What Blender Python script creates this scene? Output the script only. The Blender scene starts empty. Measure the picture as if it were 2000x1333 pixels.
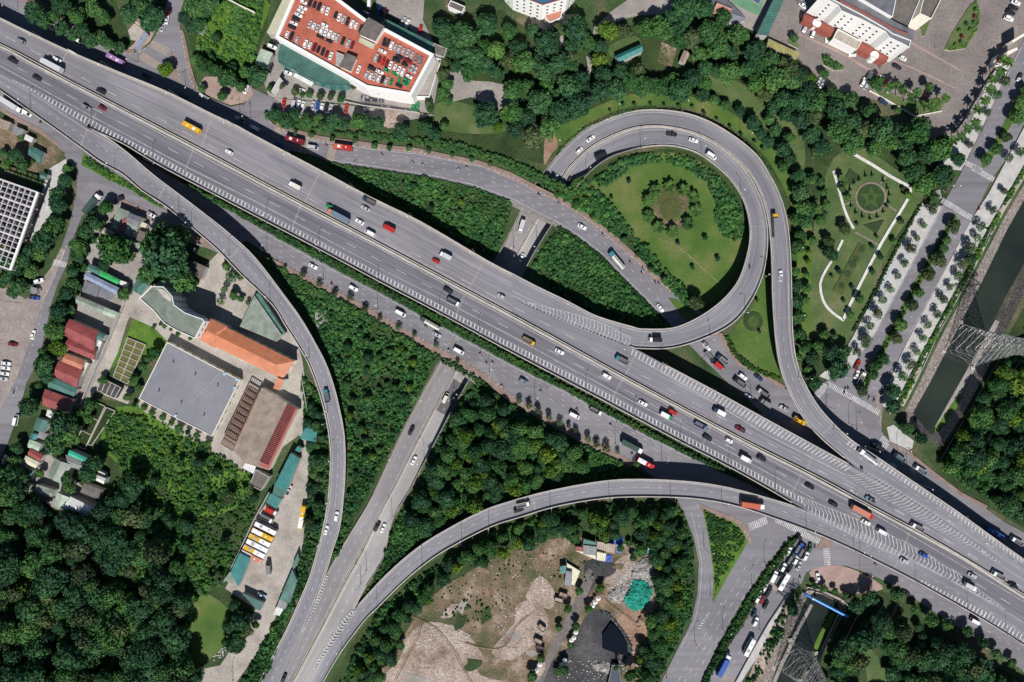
import bpy, bmesh, math, random
import numpy as np
from mathutils import Vector, Matrix
from mathutils.geometry import tessellate_polygon, delaunay_2d_cdt
D = bpy.data
SC = bpy.context.scene
COL = SC.collection
rnd = random.Random(7)
# ---------------------------------------------------------------- camera, sky, sun, exposure
CAM_H, PXM = 340.0, 4.0
cam = D.objects.new('camera', D.cameras.new('camera'))
COL.objects.link(cam)
cam.location = (0, 0, CAM_H)
cam.data.sensor_width = 36.0
cam.data.lens = 36.0 * CAM_H / (2000 / PXM)
cam.data.clip_end = 3000
cam.data.clip_start = 1.0
SC.camera = cam
SUN_EL, SUN_DIR = math.radians(47), Vector((-0.04, 1.0))      # shadows fall to the top of the picture
world = D.worlds.new('World'); SC.world = world; world.use_nodes = True
wn = world.node_tree.nodes; wl = world.node_tree.links
bg = wn['Background']; sky = wn.new('ShaderNodeTexSky'); sky.sky_type = 'NISHITA'; sky.sun_disc = False
sky.sun_elevation = SUN_EL; sky.sun_rotation = math.radians(180 + 2.3)
sky.air_density = 1.0; sky.dust_density = 0.0; sky.ozone_density = 2.0; sky.altitude = 300
wl.new(sky.outputs[0], bg.inputs[0]); bg.inputs[1].default_value = 0.05
sl = D.lights.new('sun', 'SUN'); sl.energy = 5.0; sl.angle = math.radians(0.5); sl.color = (1.0, 0.965, 0.925)
sun = D.objects.new('sun', sl); COL.objects.link(sun)
d = Vector((SUN_DIR.x * math.cos(SUN_EL), SUN_DIR.y * math.cos(SUN_EL), -math.sin(SUN_EL)))
sun.rotation_euler = d.to_track_quat('-Z', 'Y').to_euler()
sun.location = (0, -200, 200)
SC.view_settings.view_transform = 'Standard'; SC.view_settings.look = 'None'
SC.view_settings.exposure = 0.2; SC.view_settings.gamma = 1.0
SC.view_settings.use_curve_mapping = False
SC.render.engine = 'CYCLES'
SC.cycles.max_bounces = 5; SC.cycles.diffuse_bounces = 2; SC.cycles.glossy_bounces = 2
SC.cycles.transparent_max_bounces = 4
# ---------------------------------------------------------------- helpers
def W(px, py, z=0.0):
    k = (1 - z / CAM_H) / PXM
    return Vector(((px - 1000) * k, (666.5 - py) * k, z))
def link(o, parent=None):
    COL.objects.link(o)
    if parent is not None: o.parent = parent
    return o
REG = []          # (object, px, py, look, mode)
def tag(o, label=None, cat=None, group=None, kind=None):
    if label: o['label'] = label
    if cat: o['category'] = cat
    if group: o['group'] = group
    if kind: o['kind'] = kind
    return o
def mesh_obj(name, verts, faces, mats, parent=None, mi=None, smooth=False, uvs=None):
    me = D.meshes.new(name)
    me.from_pydata([tuple(v) for v in verts], [], faces)
    if not isinstance(mats, (list, tuple)): mats = [mats]
    for m in mats: me.materials.append(m)
    if mi is not None: me.polygons.foreach_set('material_index', mi)
    if smooth: me.polygons.foreach_set('use_smooth', [True] * len(me.polygons))
    if uvs is not None:
        ul = me.uv_layers.new(name='UVMap')
        li = np.zeros(len(me.loops), dtype=np.int32); me.loops.foreach_get('vertex_index', li)
        ul.data.foreach_set('uv', np.asarray(uvs, dtype=np.float32)[li].ravel())
    me.update()
    return link(D.objects.new(name, me), parent)
def empty(name, loc=(0, 0, 0), rz=0.0, parent=None):
    o = D.objects.new(name, None); o.location = loc; o.rotation_euler = (0, 0, rz)
    o.empty_display_size = 0.5
    return link(o, parent)
class MB:
    """collects boxes, prisms, tubes into one mesh"""
    def __init__(s): s.v = []; s.f = []; s.m = []
    def add(s, vs, fs, m=0):
        b = len(s.v); s.v += [tuple(v) for v in vs]; s.f += [tuple(b + i for i in f) for f in fs]; s.m += [m] * len(fs)
    def box(s, x0, x1, y0, y1, z0, z1, m=0, taper=0.0):
        t = taper
        s.add([(x0, y0, z0), (x1, y0, z0), (x1, y1, z0), (x0, y1, z0), (x0 + t, y0 + t, z1), (x1 - t, y0 + t, z1), (x1 - t, y1 - t, z1), (x0 + t, y1 - t, z1)],
              [(3, 2, 1, 0), (4, 5, 6, 7), (0, 1, 5, 4), (1, 2, 6, 5), (2, 3, 7, 6), (3, 0, 4, 7)], m)
    def beam(s, a, b, w, h=None, m=0):
        a = Vector(a); b = Vector(b); h = h or w
        d = (b - a); 
        if d.length < 1e-6: return
        d.normalize(); up = Vector((0, 0, 1)) if abs(d.z) < .95 else Vector((1, 0, 0))
        sd = d.cross(up).normalized() * w / 2; u = sd.cross(d).normalized() * h / 2
        s.add([a - sd - u, a + sd - u, a + sd + u, a - sd + u, b - sd - u, b + sd - u, b + sd + u, b - sd + u],
              [(0, 1, 2, 3), (7, 6, 5, 4), (4, 5, 1, 0), (5, 6, 2, 1), (6, 7, 3, 2), (7, 4, 0, 3)], m)
    def tube(s, a, b, r0, r1=None, n=8, m=0, cap=True):
        a = Vector(a); b = Vector(b); r1 = r0 if r1 is None else r1
        d = (b - a).normalized(); up = Vector((0, 0, 1)) if abs(d.z) < .95 else Vector((1, 0, 0))
        x = d.cross(up).normalized(); y = d.cross(x)
        vs = []
        for c, r in ((a, r0), (b, r1)):
            for i in range(n):
                t = 2 * math.pi * i / n; vs.append(c + x * math.cos(t) * r + y * math.sin(t) * r)
        fs = [(i, (i + 1) % n, n + (i + 1) % n, n + i) for i in range(n)]
        if cap: fs += [tuple(range(n))[::-1], tuple(range(n, 2 * n))]
        s.add(vs, fs, m)
    def prism(s, pts, z0, z1, m=0, mtop=None, bottom=True):
        """pts: list of 2D (x,y) world"""
        n = len(pts); vs = [(p[0], p[1], z0) for p in pts] + [(p[0], p[1], z1) for p in pts]
        s.add(vs, [(i, (i + 1) % n, n + (i + 1) % n, n + i) for i in range(n)], m)
        tri = tessellate_polygon([[Vector((p[0], p[1], 0)) for p in pts]])
        ar = sum(pts[i][0] * pts[(i + 1) % n][1] - pts[(i + 1) % n][0] * pts[i][1] for i in range(n))
        b = len(s.v) - 2 * n
        mt = m if mtop is None else mtop
        for t in tri:
            a_, b_, c_ = [Vector((pts[i][0], pts[i][1])) for i in t]
            cr = (b_ - a_).x * (c_ - a_).y - (b_ - a_).y * (c_ - a_).x
            t = t if cr > 0 else t[::-1]
            s.f.append(tuple(b + n + i for i in t)); s.m.append(mt)
            if bottom: s.f.append(tuple(b + i for i in t[::-1])); s.m.append(m)
    def build(s, name, mats, parent=None, smooth=False):
        return mesh_obj(name, s.v, s.f, mats, parent, mi=s.m, smooth=smooth)
def catmull(rows, sub=4, closed=False):
    """Catmull-Rom through rows of any dimension"""
    R = np.array(rows, dtype=float); n = len(R); out = []
    rng = range(n) if closed else range(n - 1)
    for i in rng:
        if closed: a, b, c, e = R[(i - 1) % n], R[i], R[(i + 1) % n], R[(i + 2) % n]
        else: a, b, c, e = R[max(i - 1, 0)], R[i], R[i + 1], R[min(i + 2, n - 1)]
        for k in range(sub):
            t = k / sub
            out.append(0.5 * ((2 * b) + (-a + c) * t + (2 * a - 5 * b + 4 * c - e) * t * t + (-a + 3 * b - 3 * c + e) * t ** 3))
    if not closed: out.append(R[-1])
    return np.array(out)
def pts(s):
    """'x,y x,y ...' -> list of tuples"""
    return [tuple(float(c) for c in p.split(',')) for p in s.split()]
def inpoly(x, y, poly):
    c = False; j = len(poly) - 1
    for i in range(len(poly)):
        xi, yi = poly[i]; xj, yj = poly[j]
        if (yi > y) != (yj > y) and x < (xj - xi) * (y - yi) / (yj - yi) + xi: c = not c
        j = i
    return c
# ---------------------------------------------------------------- materials
def nodes_of(m):
    m.use_nodes = True; nt = m.node_tree; return nt, nt.nodes, nt.links, nt.nodes['Principled BSDF']
def ramp(nt, fac, stops):
    r = nt.nodes.new('ShaderNodeValToRGB'); nt.links.new(fac, r.inputs[0])
    e = r.color_ramp.elements
    while len(e) < len(stops): e.new(0.5)
    for i, (p, c) in enumerate(stops): e[i].position = p; e[i].color = (*c, 1)
    return r.outputs[0]
def noise(nt, vec, scale, detail=4, rough=0.6, stretch=None):
    n = nt.nodes.new('ShaderNodeTexNoise'); n.inputs['Scale'].default_value = scale
    n.inputs['Detail'].default_value = detail; n.inputs['Roughness'].default_value = rough
    if stretch:
        mp = nt.nodes.new('ShaderNodeMapping'); mp.inputs['Scale'].default_value = stretch
        nt.links.new(vec, mp.inputs[0]); vec = mp.outputs[0]
    nt.links.new(vec, n.inputs['Vector']); return n.outputs[0]
def mixc(nt, fac, a, b, mode='MIX'):
    m = nt.nodes.new('ShaderNodeMix'); m.data_type = 'RGBA'; m.blend_type = mode
    for sock, v in ((m.inputs[0], fac), (m.inputs[6], a), (m.inputs[7], b)):
        if hasattr(v, 'links'): nt.links.new(v, sock)
        elif isinstance(v, (int, float)): sock.default_value = v
        else: sock.default_value = (*v, 1)
    return m.outputs[2]
def vec_world(nt):
    g = nt.nodes.new('ShaderNodeNewGeometry'); return g.outputs['Position']
MATS = {}
def mat(name, stops, scale=0.3, rough=0.85, detail=5, fine=None, bump=0.0, spec=0.3, fine_amt=0.35, metallic=0.0):
    """ground-like material: world-space noise ramp, multiplied by a fine noise"""
    if name in MATS: return MATS[name]
    m = D.materials.new(name); nt, N, L, P = nodes_of(m)
    v = vec_world(nt)
    if len(stops) == 1: stops = [(0.3, tuple(c * 0.85 for c in stops[0])), (0.7, tuple(min(1, c * 1.12) for c in stops[0]))]
    elif not isinstance(stops[0][1], (tuple, list)): stops = [(0.32 + 0.36 * i / (len(stops) - 1), c) for i, c in enumerate(stops)]
    c = ramp(nt, noise(nt, v, scale, detail), stops)
    if fine:
        f = ramp(nt, noise(nt, v, fine, 3), [(0.3, (1 - fine_amt,) * 3), (0.7, (1 + fine_amt * 0.6,) * 3)])
        c = mixc(nt, 1.0, c, f, 'MULTIPLY')
    L.new(c, P.inputs['Base Color']); P.inputs['Roughness'].default_value = rough
    P.inputs['Specular IOR Level'].default_value = spec; P.inputs['Metallic'].default_value = metallic
    if bump:
        b = nt.nodes.new('ShaderNodeBump'); b.inputs['Strength'].default_value = bump; b.inputs['Distance'].default_value = 0.3
        L.new(noise(nt, v, fine or scale * 4, 4), b.inputs['Height']); L.new(b.outputs[0], P.inputs['Normal'])
    MATS[name] = m; return m
def paint(name, col, rough=0.35, spec=0.5, metallic=0.0, var=0.06):
    if name in MATS: return MATS[name]
    m = D.materials.new(name); nt, N, L, P = nodes_of(m)
    v = vec_world(nt)
    c = ramp(nt, noise(nt, v, 0.9, 4), [(0.3, tuple(x * (1 - var) for x in col)), (0.7, tuple(min(1, x * (1 + var)) for x in col))])
    L.new(c, P.inputs['Base Color']); P.inputs['Roughness'].default_value = rough
    P.inputs['Specular IOR Level'].default_value = spec; P.inputs['Metallic'].default_value = metallic
    MATS[name] = m; return m
def asphalt(name, base, streak=0.22, patch=0.12, dirt=(0.30, 0.27, 0.22), edge_dirt=0.0):
    """UV: u = metres along the road, v = 0..1 across"""
    if name in MATS: return MATS[name]
    m = D.materials.new(name); nt, N, L, P = nodes_of(m)
    uv = nt.nodes.new('ShaderNodeUVMap').outputs[0]; v = vec_world(nt)
    s1 = ramp(nt, noise(nt, uv, 1.0, 4, 0.65, (0.012, 14, 1)), [(0.30, (1 - streak,) * 3), (0.70, (1 + streak * .7,) * 3)])
    s2 = ramp(nt, noise(nt, v, 0.035, 6, 0.6), [(0.35, (1 - patch,) * 3), (0.65, (1 + patch,) * 3)])
    s3 = ramp(nt, noise(nt, v, 3.0, 3), [(0.3, (0.90,) * 3), (0.7, (1.08,) * 3)])
    c = mixc(nt, 1.0, mixc(nt, 1.0, base, s1, 'MULTIPLY'), s2, 'MULTIPLY')
    c = mixc(nt, 1.0, c, s3, 'MULTIPLY')
    # paving lengths laid at different times, cracks and oil drips
    sg = nt.nodes.new('ShaderNodeTexVoronoi'); sg.feature = 'F1'; sg.inputs['Scale'].default_value = 1.0; sg.inputs['Randomness'].default_value = 0.9
    mp = nt.nodes.new('ShaderNodeMapping'); mp.inputs['Scale'].default_value = (0.028, 2.6, 1); L.new(uv, mp.inputs[0]); L.new(mp.outputs[0], sg.inputs['Vector'])
    bw = nt.nodes.new('ShaderNodeRGBToBW'); L.new(sg.outputs['Color'], bw.inputs[0])
    c = mixc(nt, 1.0, c, ramp(nt, bw.outputs[0], [(0.2, (0.90, 0.90, 0.905)), (0.8, (1.07, 1.065, 1.06))]), 'MULTIPLY')
    oil = ramp(nt, noise(nt, uv, 1.0, 6, 0.75, (0.10, 9, 1)), [(0.60, (1, 1, 1)), (0.72, (0.74, 0.74, 0.75))])
    c = mixc(nt, 1.0, c, oil, 'MULTIPLY')
    lt = ramp(nt, noise(nt, uv, 1.3, 5, 0.7, (0.02, 7, 1)), [(0.28, (1.16, 1.15, 1.13)), (0.42, (1, 1, 1))])
    c = mixc(nt, 1.0, c, lt, 'MULTIPLY')
    if edge_dirt:
        sp = nt.nodes.new('ShaderNodeSeparateXYZ'); L.new(uv, sp.inputs[0])
        e = nt.nodes.new('ShaderNodeMath'); e.operation = 'SUBTRACT'; e.inputs[1].default_value = 0.5; L.new(sp.outputs[1], e.inputs[0])
        a = nt.nodes.new('ShaderNodeMath'); a.operation = 'ABSOLUTE'; L.new(e.outputs[0], a.inputs[0])
        nz = noise(nt, v, 0.5, 5)
        ad = nt.nodes.new('ShaderNodeMath'); ad.operation = 'MULTIPLY_ADD'; L.new(nz, ad.inputs[0]); ad.inputs[1].default_value = 0.16; L.new(a.outputs[0], ad.inputs[2])
        f = ramp(nt, ad.outputs[0], [(0.465, (0, 0, 0)), (0.57, (edge_dirt,) * 3)])
        sx = nt.nodes.new('ShaderNodeRGBToBW'); L.new(f, sx.inputs[0])
        c = mixc(nt, sx.outputs[0], c, dirt)
    L.new(c, P.inputs['Base Color']); P.inputs['Roughness'].default_value = 0.8; P.inputs['Specular IOR Level'].default_value = 0.35
    MATS[name] = m; return m
def foliage(name, c1, c2, c3, rough=0.75, lowf=0.35):
    """per-object random tint, world noise, slight translucency"""
    if name in MATS: return MATS[name]
    m = D.materials.new(name); nt, N, L, P = nodes_of(m)
    oi = nt.nodes.new('ShaderNodeObjectInfo'); v = vec_world(nt)
    n1 = noise(nt, v, 0.55, 4)
    c = ramp(nt, n1, [(0.30, c1), (0.52, c2), (0.75, c3)])
    hsv = nt.nodes.new('ShaderNodeHueSaturation')
    mr = nt.nodes.new('ShaderNodeMapRange'); L.new(oi.outputs['Random'], mr.inputs[0]); mr.inputs[3].default_value = 0.72; mr.inputs[4].default_value = 1.30
    mh = nt.nodes.new('ShaderNodeMapRange'); L.new(oi.outputs['Random'], mh.inputs[0]); mh.inputs[3].default_value = 0.515; mh.inputs[4].default_value = 0.485
    lf = ramp(nt, noise(nt, v, 0.045, 5, 0.65), [(0.30, (1 - lowf, 1 - lowf * .9, 1 - lowf * .5)), (0.5, (1, 1, 1)), (0.72, (1 + lowf * 1.3, 1 + lowf * .8, 1 - lowf * .1))])
    c = mixc(nt, 1.0, c, lf, 'MULTIPLY')
    L.new(mr.outputs[0], hsv.inputs['Value']); L.new(mh.outputs[0], hsv.inputs['Hue']); L.new(c, hsv.inputs['Color'])
    L.new(hsv.outputs[0], P.inputs['Base Color']); P.inputs['Roughness'].default_value = rough
    P.inputs['Specular IOR Level'].default_value = 0.12
    MATS[name] = m; return m
def roofing(name, col, pitch=0.9, amt=0.25, angle=0.0, dirt=0.38):
    """corrugated sheet / tile roof: fine relief stripes and weathering"""
    if name in MATS: return MATS[name]
    m = D.materials.new(name); nt, N, L, P = nodes_of(m)
    v = vec_world(nt)
    w = ramp(nt, noise(nt, v, 0.25, 6, 0.65), [(0.3, (1 - dirt,) * 3), (0.7, (1 + dirt * .5,) * 3)])
    c = mixc(nt, 1.0, col, w, 'MULTIPLY')
    st = ramp(nt, noise(nt, v, 1.1, 6, 0.75), [(0.52, (1, 1, 1)), (0.70, (0.70, 0.67, 0.63))])
    c = mixc(nt, 1.0, c, st, 'MULTIPLY')
    tc = nt.nodes.new('ShaderNodeUVMap').outputs[0]
    wv = nt.nodes.new('ShaderNodeTexWave'); wv.inputs['Scale'].default_value = 1.0 / pitch / 3.0; wv.bands_direction = 'X'
    L.new(tc, wv.inputs[0])
    f = ramp(nt, wv.outputs[0], [(0.0, (1 - amt,) * 3), (0.6, (1 + amt * .3,) * 3)])
    c = mixc(nt, 1.0, c, f, 'MULTIPLY')
    b = nt.nodes.new('ShaderNodeBump'); b.inputs['Strength'].default_value = 0.5; b.inputs['Distance'].default_value = 0.1
    L.new(wv.outputs[0], b.inputs['Height']); L.new(b.outputs[0], P.inputs['Normal'])
    L.new(c, P.inputs['Base Color']); P.inputs['Roughness'].default_value = 0.55
    MATS[name] = m; return m
M_BASE = mat('base_ground', [(0.30, (0.024, 0.052, 0.018)), (0.48, (0.046, 0.085, 0.026)), (0.60, (0.10, 0.095, 0.05)), (0.74, (0.19, 0.155, 0.11))], 0.05, fine=1.2, bump=0.3, fine_amt=0.5)
M_SCRUBG = mat('scrub_ground', [(0.30, (0.018, 0.036, 0.011)), (0.6, (0.040, 0.070, 0.018)), (0.78, (0.09, 0.085, 0.045))], 0.09, fine=1.4, bump=0.4, fine_amt=0.55)
M_LAWN = mat('lawn_grass', [(0.30, (0.042, 0.098, 0.016)), (0.5, (0.075, 0.135, 0.024)), (0.70, (0.155, 0.160, 0.055))], 0.06, fine=1.6, fine_amt=0.28, bump=0.1)
M_LAWN2 = mat('dry_lawn_grass', [(0.30, (0.048, 0.092, 0.026)), (0.52, (0.085, 0.125, 0.040)), (0.72, (0.155, 0.155, 0.075))], 0.08, fine=1.6, fine_amt=0.3, bump=0.1)
M_LUSH = mat('lush_grass', [(0.3, (0.055, 0.12, 0.012)), (0.6, (0.095, 0.19, 0.022)), (0.75, (0.14, 0.21, 0.045))], 0.15, fine=1.8, fine_amt=0.5, bump=0.4)
M_DARKBED = mat('dark_bed_plants', [(0.3, (0.020, 0.045, 0.014)), (0.7, (0.038, 0.070, 0.022))], 0.3, fine=2.0, fine_amt=0.45, bump=0.3)
M_DIRT = mat('bare_dirt', [(0.28, (0.15, 0.105, 0.08)), (0.46, (0.31, 0.24, 0.195)), (0.72, (0.46, 0.38, 0.33))], 0.10, fine=0.9, fine_amt=0.5, bump=0.4, detail=7)
M_REDDIRT = mat('reddish_dirt', [(0.3, (0.20, 0.12, 0.08)), (0.7, (0.36, 0.235, 0.17))], 0.1, fine=1.3, fine_amt=0.35, bump=0.3)
M_WEEDS = mat('weedy_dirt', [(0.30, (0.045, 0.065, 0.022)), (0.44, (0.11, 0.10, 0.05)), (0.55, (0.19, 0.135, 0.09)), (0.70, (0.36, 0.29, 0.23))], 0.085, fine=1.2, fine_amt=0.5, bump=0.4, detail=7)
M_YARD = mat('pale_concrete_yard', [(0.27, (0.20, 0.175, 0.155)), (0.45, (0.33, 0.295, 0.26)), (0.72, (0.46, 0.42, 0.375))], 0.09, fine=1.2, fine_amt=0.22, detail=7)
M_YARD2 = mat('grey_concrete_yard', [(0.3, (0.22, 0.20, 0.185)), (0.7, (0.34, 0.31, 0.28))], 0.10, fine=1.0, fine_amt=0.2, detail=7)
M_COAL = mat('coal_ground', [(0.3, (0.022, 0.022, 0.026)), (0.55, (0.060, 0.058, 0.062)), (0.75, (0.13, 0.12, 0.12))], 0.07, fine=1.1, fine_amt=0.45, bump=0.5, detail=7)
M_SIDEWALK = mat('brown_paving', [(0.3, (0.19, 0.135, 0.115)), (0.7, (0.29, 0.215, 0.185))], 0.3, fine=2.5, fine_amt=0.25)
M_PALEWALK = mat('pale_paving', [(0.3, (0.36, 0.35, 0.34)), (0.7, (0.50, 0.485, 0.465))], 0.3, fine=1.6, fine_amt=0.12)
M_PLAZA = mat('pink_paving', [(0.3, (0.28, 0.19, 0.165)), (0.7, (0.38, 0.28, 0.245))], 0.15, fine=2.0, fine_amt=0.2)
M_PATHW = mat('white_gravel_path', [(0.3, (0.50, 0.48, 0.45)), (0.7, (0.68, 0.66, 0.63))], 0.5, fine=2.2, fine_amt=0.2)
M_RIPRAP = mat('stone_bank', [(0.3, (0.10, 0.085, 0.075)), (0.5, (0.23, 0.195, 0.175)), (0.7, (0.40, 0.35, 0.33))], 0.9, fine=2.2, fine_amt=0.5, bump=0.8)
M_MUD = mat('mud_bank', [(0.3, (0.035, 0.036, 0.028)), (0.7, (0.10, 0.09, 0.07))], 0.2, fine=1.0, fine_amt=0.4)
M_RUBBLE = mat('rubble', [(0.3, (0.12, 0.11, 0.10)), (0.5, (0.30, 0.28, 0.26)), (0.7, (0.52, 0.50, 0.47))], 0.8, fine=2.5, fine_amt=0.5, bump=1.0)
M_ROAD = asphalt('service_road_asphalt', (0.190, 0.182, 0.200), 0.20, 0.08, edge_dirt=0.0)
M_DECK = asphalt('highway_asphalt', (0.150, 0.144, 0.165), 0.40, 0.07, edge_dirt=0.0)
M_DECK2 = asphalt('ramp_asphalt', (0.205, 0.198, 0.220), 0.34, 0.09, edge_dirt=0.0)
M_DECKN = asphalt('wide_deck_asphalt', (0.212, 0.202, 0.221), 0.34, 0.07, dirt=(0.36, 0.33, 0.285), edge_dirt=0.8)
M_LOW = asphalt('lower_highway_asphalt', (0.235, 0.220, 0.225), 0.18, 0.12, dirt=(0.38, 0.33, 0.28), edge_dirt=0.7)
M_LOWP = asphalt('pale_highway_asphalt', (0.315, 0.300, 0.295), 0.16, 0.12, dirt=(0.42, 0.36, 0.30), edge_dirt=0.8)
M_SHOULDER = mat('pinkish_shoulder', [(0.3, (0.22, 0.185, 0.17)), (0.7, (0.33, 0.28, 0.255))], 0.15, fine=1.0, fine_amt=.25, detail=7)
M_CONC = mat('concrete', [(0.3, (0.36, 0.33, 0.29)), (0.7, (0.50, 0.465, 0.42))], 0.25, fine=1.5, fine_amt=0.18, detail=6)
M_CONCD = mat('weathered_concrete', [(0.3, (0.16, 0.145, 0.13)), (0.7, (0.30, 0.275, 0.25))], 0.3, fine=1.5, fine_amt=0.3, detail=6)
M_LINE = mat('road_paint', [(0.32, (0.34, 0.33, 0.34)), (0.5, (0.52, 0.51, 0.51)), (0.7, (0.68, 0.67, 0.67))], 0.35, fine=2.0, fine_amt=0.4, detail=7)
M_YLINE = mat('yellow_road_paint', [(0.3, (0.42, 0.32, 0.20)), (0.7, (0.52, 0.40, 0.26))], 0.6, fine=2.5, fine_amt=0.3)
M_PATCH = asphalt('fresh_asphalt', (0.12, 0.115, 0.12), 0.1, 0.06)
M_WATER = D.materials.new('canal_water')
nt, N_, L_, P_ = nodes_of(M_WATER)
P_.inputs['Base Color'].default_value = (0.018, 0.026, 0.022, 1); P_.inputs['Roughness'].default_value = 0.12
c_ = ramp(nt, noise(nt, vec_world(nt), 0.03, 5), [(0.3, (0.012, 0.018, 0.016)), (0.7, (0.032, 0.040, 0.030))]); L_.new(c_, P_.inputs['Base Color'])
M_POND = mat('green_pond_water', [(0.3, (0.020, 0.035, 0.014)), (0.7, (0.040, 0.058, 0.022))], 0.1, rough=0.15)
M_BLACK = paint('black_rubber', (0.02, 0.02, 0.022), 0.7)
M_GLASS = paint('dark_glass', (0.018, 0.022, 0.03), 0.08, 0.8)
M_STEEL = paint('galvanised_steel', (0.26, 0.265, 0.26), 0.4, metallic=0.3)
M_DSTEEL = paint('dark_steel', (0.10, 0.10, 0.105), 0.5)
M_WHITE = paint('white_wall', (0.74, 0.73, 0.70), 0.7, 0.3, var=0.08)
M_CREAM = paint('cream_wall', (0.72, 0.68, 0.58), 0.7, 0.3, var=0.08)
M_REDB = mat('red_stone_cladding', [(0.3, (0.22, 0.06, 0.045)), (0.7, (0.32, 0.10, 0.07))], 0.6, fine=2, fine_amt=0.2)
# ---------------------------------------------------------------- flat sheets, slabs
LAYER = [0.01]
def sheet(name, P, m, z=None, parent=None, closed_smooth=0, label=None, kind='structure', cuts=None):
    if isinstance(P, str): P = pts(P)
    if closed_smooth: P = [tuple(p) for p in catmull(P, closed_smooth, True)]
    if z is None:
        LAYER[0] += 0.003; z = LAYER[0]
    wp = [W(x, y, z) for x, y in P]
    tri = tessellate_polygon([[Vector((p.x, p.y, 0)) for p in wp]])
    fs = []
    for t in tri:
        a, b, c = [wp[i] for i in t]
        cr = (b - a).x * (c - a).y - (b - a).y * (c - a).x
        if abs(cr) < 1e-9: continue
        fs.append(tuple(t) if cr > 0 else tuple(t)[::-1])
    o = mesh_obj(name, wp, fs, m, parent, uvs=[(p.x, p.y * 0.02) for p in wp])
    if parent is None: tag(o, label, None, None, kind)
    elif label: o['label'] = label
    return o
def slab(name, P, m, z0=0.0, z1=0.15, parent=None, closed_smooth=0, label=None, kind='structure', mtop=None):
    if isinstance(P, str): P = pts(P)
    if closed_smooth: P = [tuple(p) for p in catmull(P, closed_smooth, True)]
    wp = [W(x, y, z1) for x, y in P]
    ar = sum(wp[i].x * wp[(i + 1) % len(wp)].y - wp[(i + 1) % len(wp)].x * wp[i].y for i in range(len(wp)))
    if ar < 0: wp = wp[::-1]
    b = MB(); b.prism([(p.x, p.y) for p in wp], z0, z1, 0, 1 if mtop else None)
    o = b.build(name, [m] + ([mtop] if mtop else []), parent)
    if parent is None: tag(o, label, None, None, kind)
    elif label: o['label'] = label
    return o
def strip_px(P, w, closed=False):
    """px polyline -> polygon of width w px"""
    P = np.array(P, float); T = np.gradient(P, axis=0); T /= np.linalg.norm(T, axis=1)[:, None] + 1e-9
    Nn = np.stack([-T[:, 1], T[:, 0]], 1) * w / 2
    return [tuple(p) for p in np.concatenate([P + Nn, (P - Nn)[::-1]])]
def wall_line(mb, P, z, h, w, m=0, smooth=0):
    """px polyline (with optional per-point z) -> a wall of height h, width w metres"""
    rows = [(p[0], p[1], p[2] if len(p) > 2 else z) for p in P]
    if smooth: rows = catmull(rows, smooth)
    wp = [W(*r) for r in rows]
    n = len(wp); vs = []
    for i, p in enumerate(wp):
        t = (wp[min(i + 1, n - 1)] - wp[max(i - 1, 0)]); t.z = 0; t.normalize(); s = Vector((-t.y, t.x, 0)) * w / 2
        u = Vector((0, 0, h)); vs += [p - s, p + s, p + s + u, p - s + u]
    fs = []
    for i in range(n - 1):
        a, b = 4 * i, 4 * i + 4
        fs += [(a + 1, b + 1, b + 2, a + 2), (b, a, a + 3, b + 3), (a + 3, a + 2, b + 2, b + 3), (a, b, b + 1, a + 1)]
    fs += [(0, 1, 2, 3), (4 * n - 1, 4 * n - 2, 4 * n - 3, 4 * n - 4)]
    mb.add(vs, fs, m)
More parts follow.
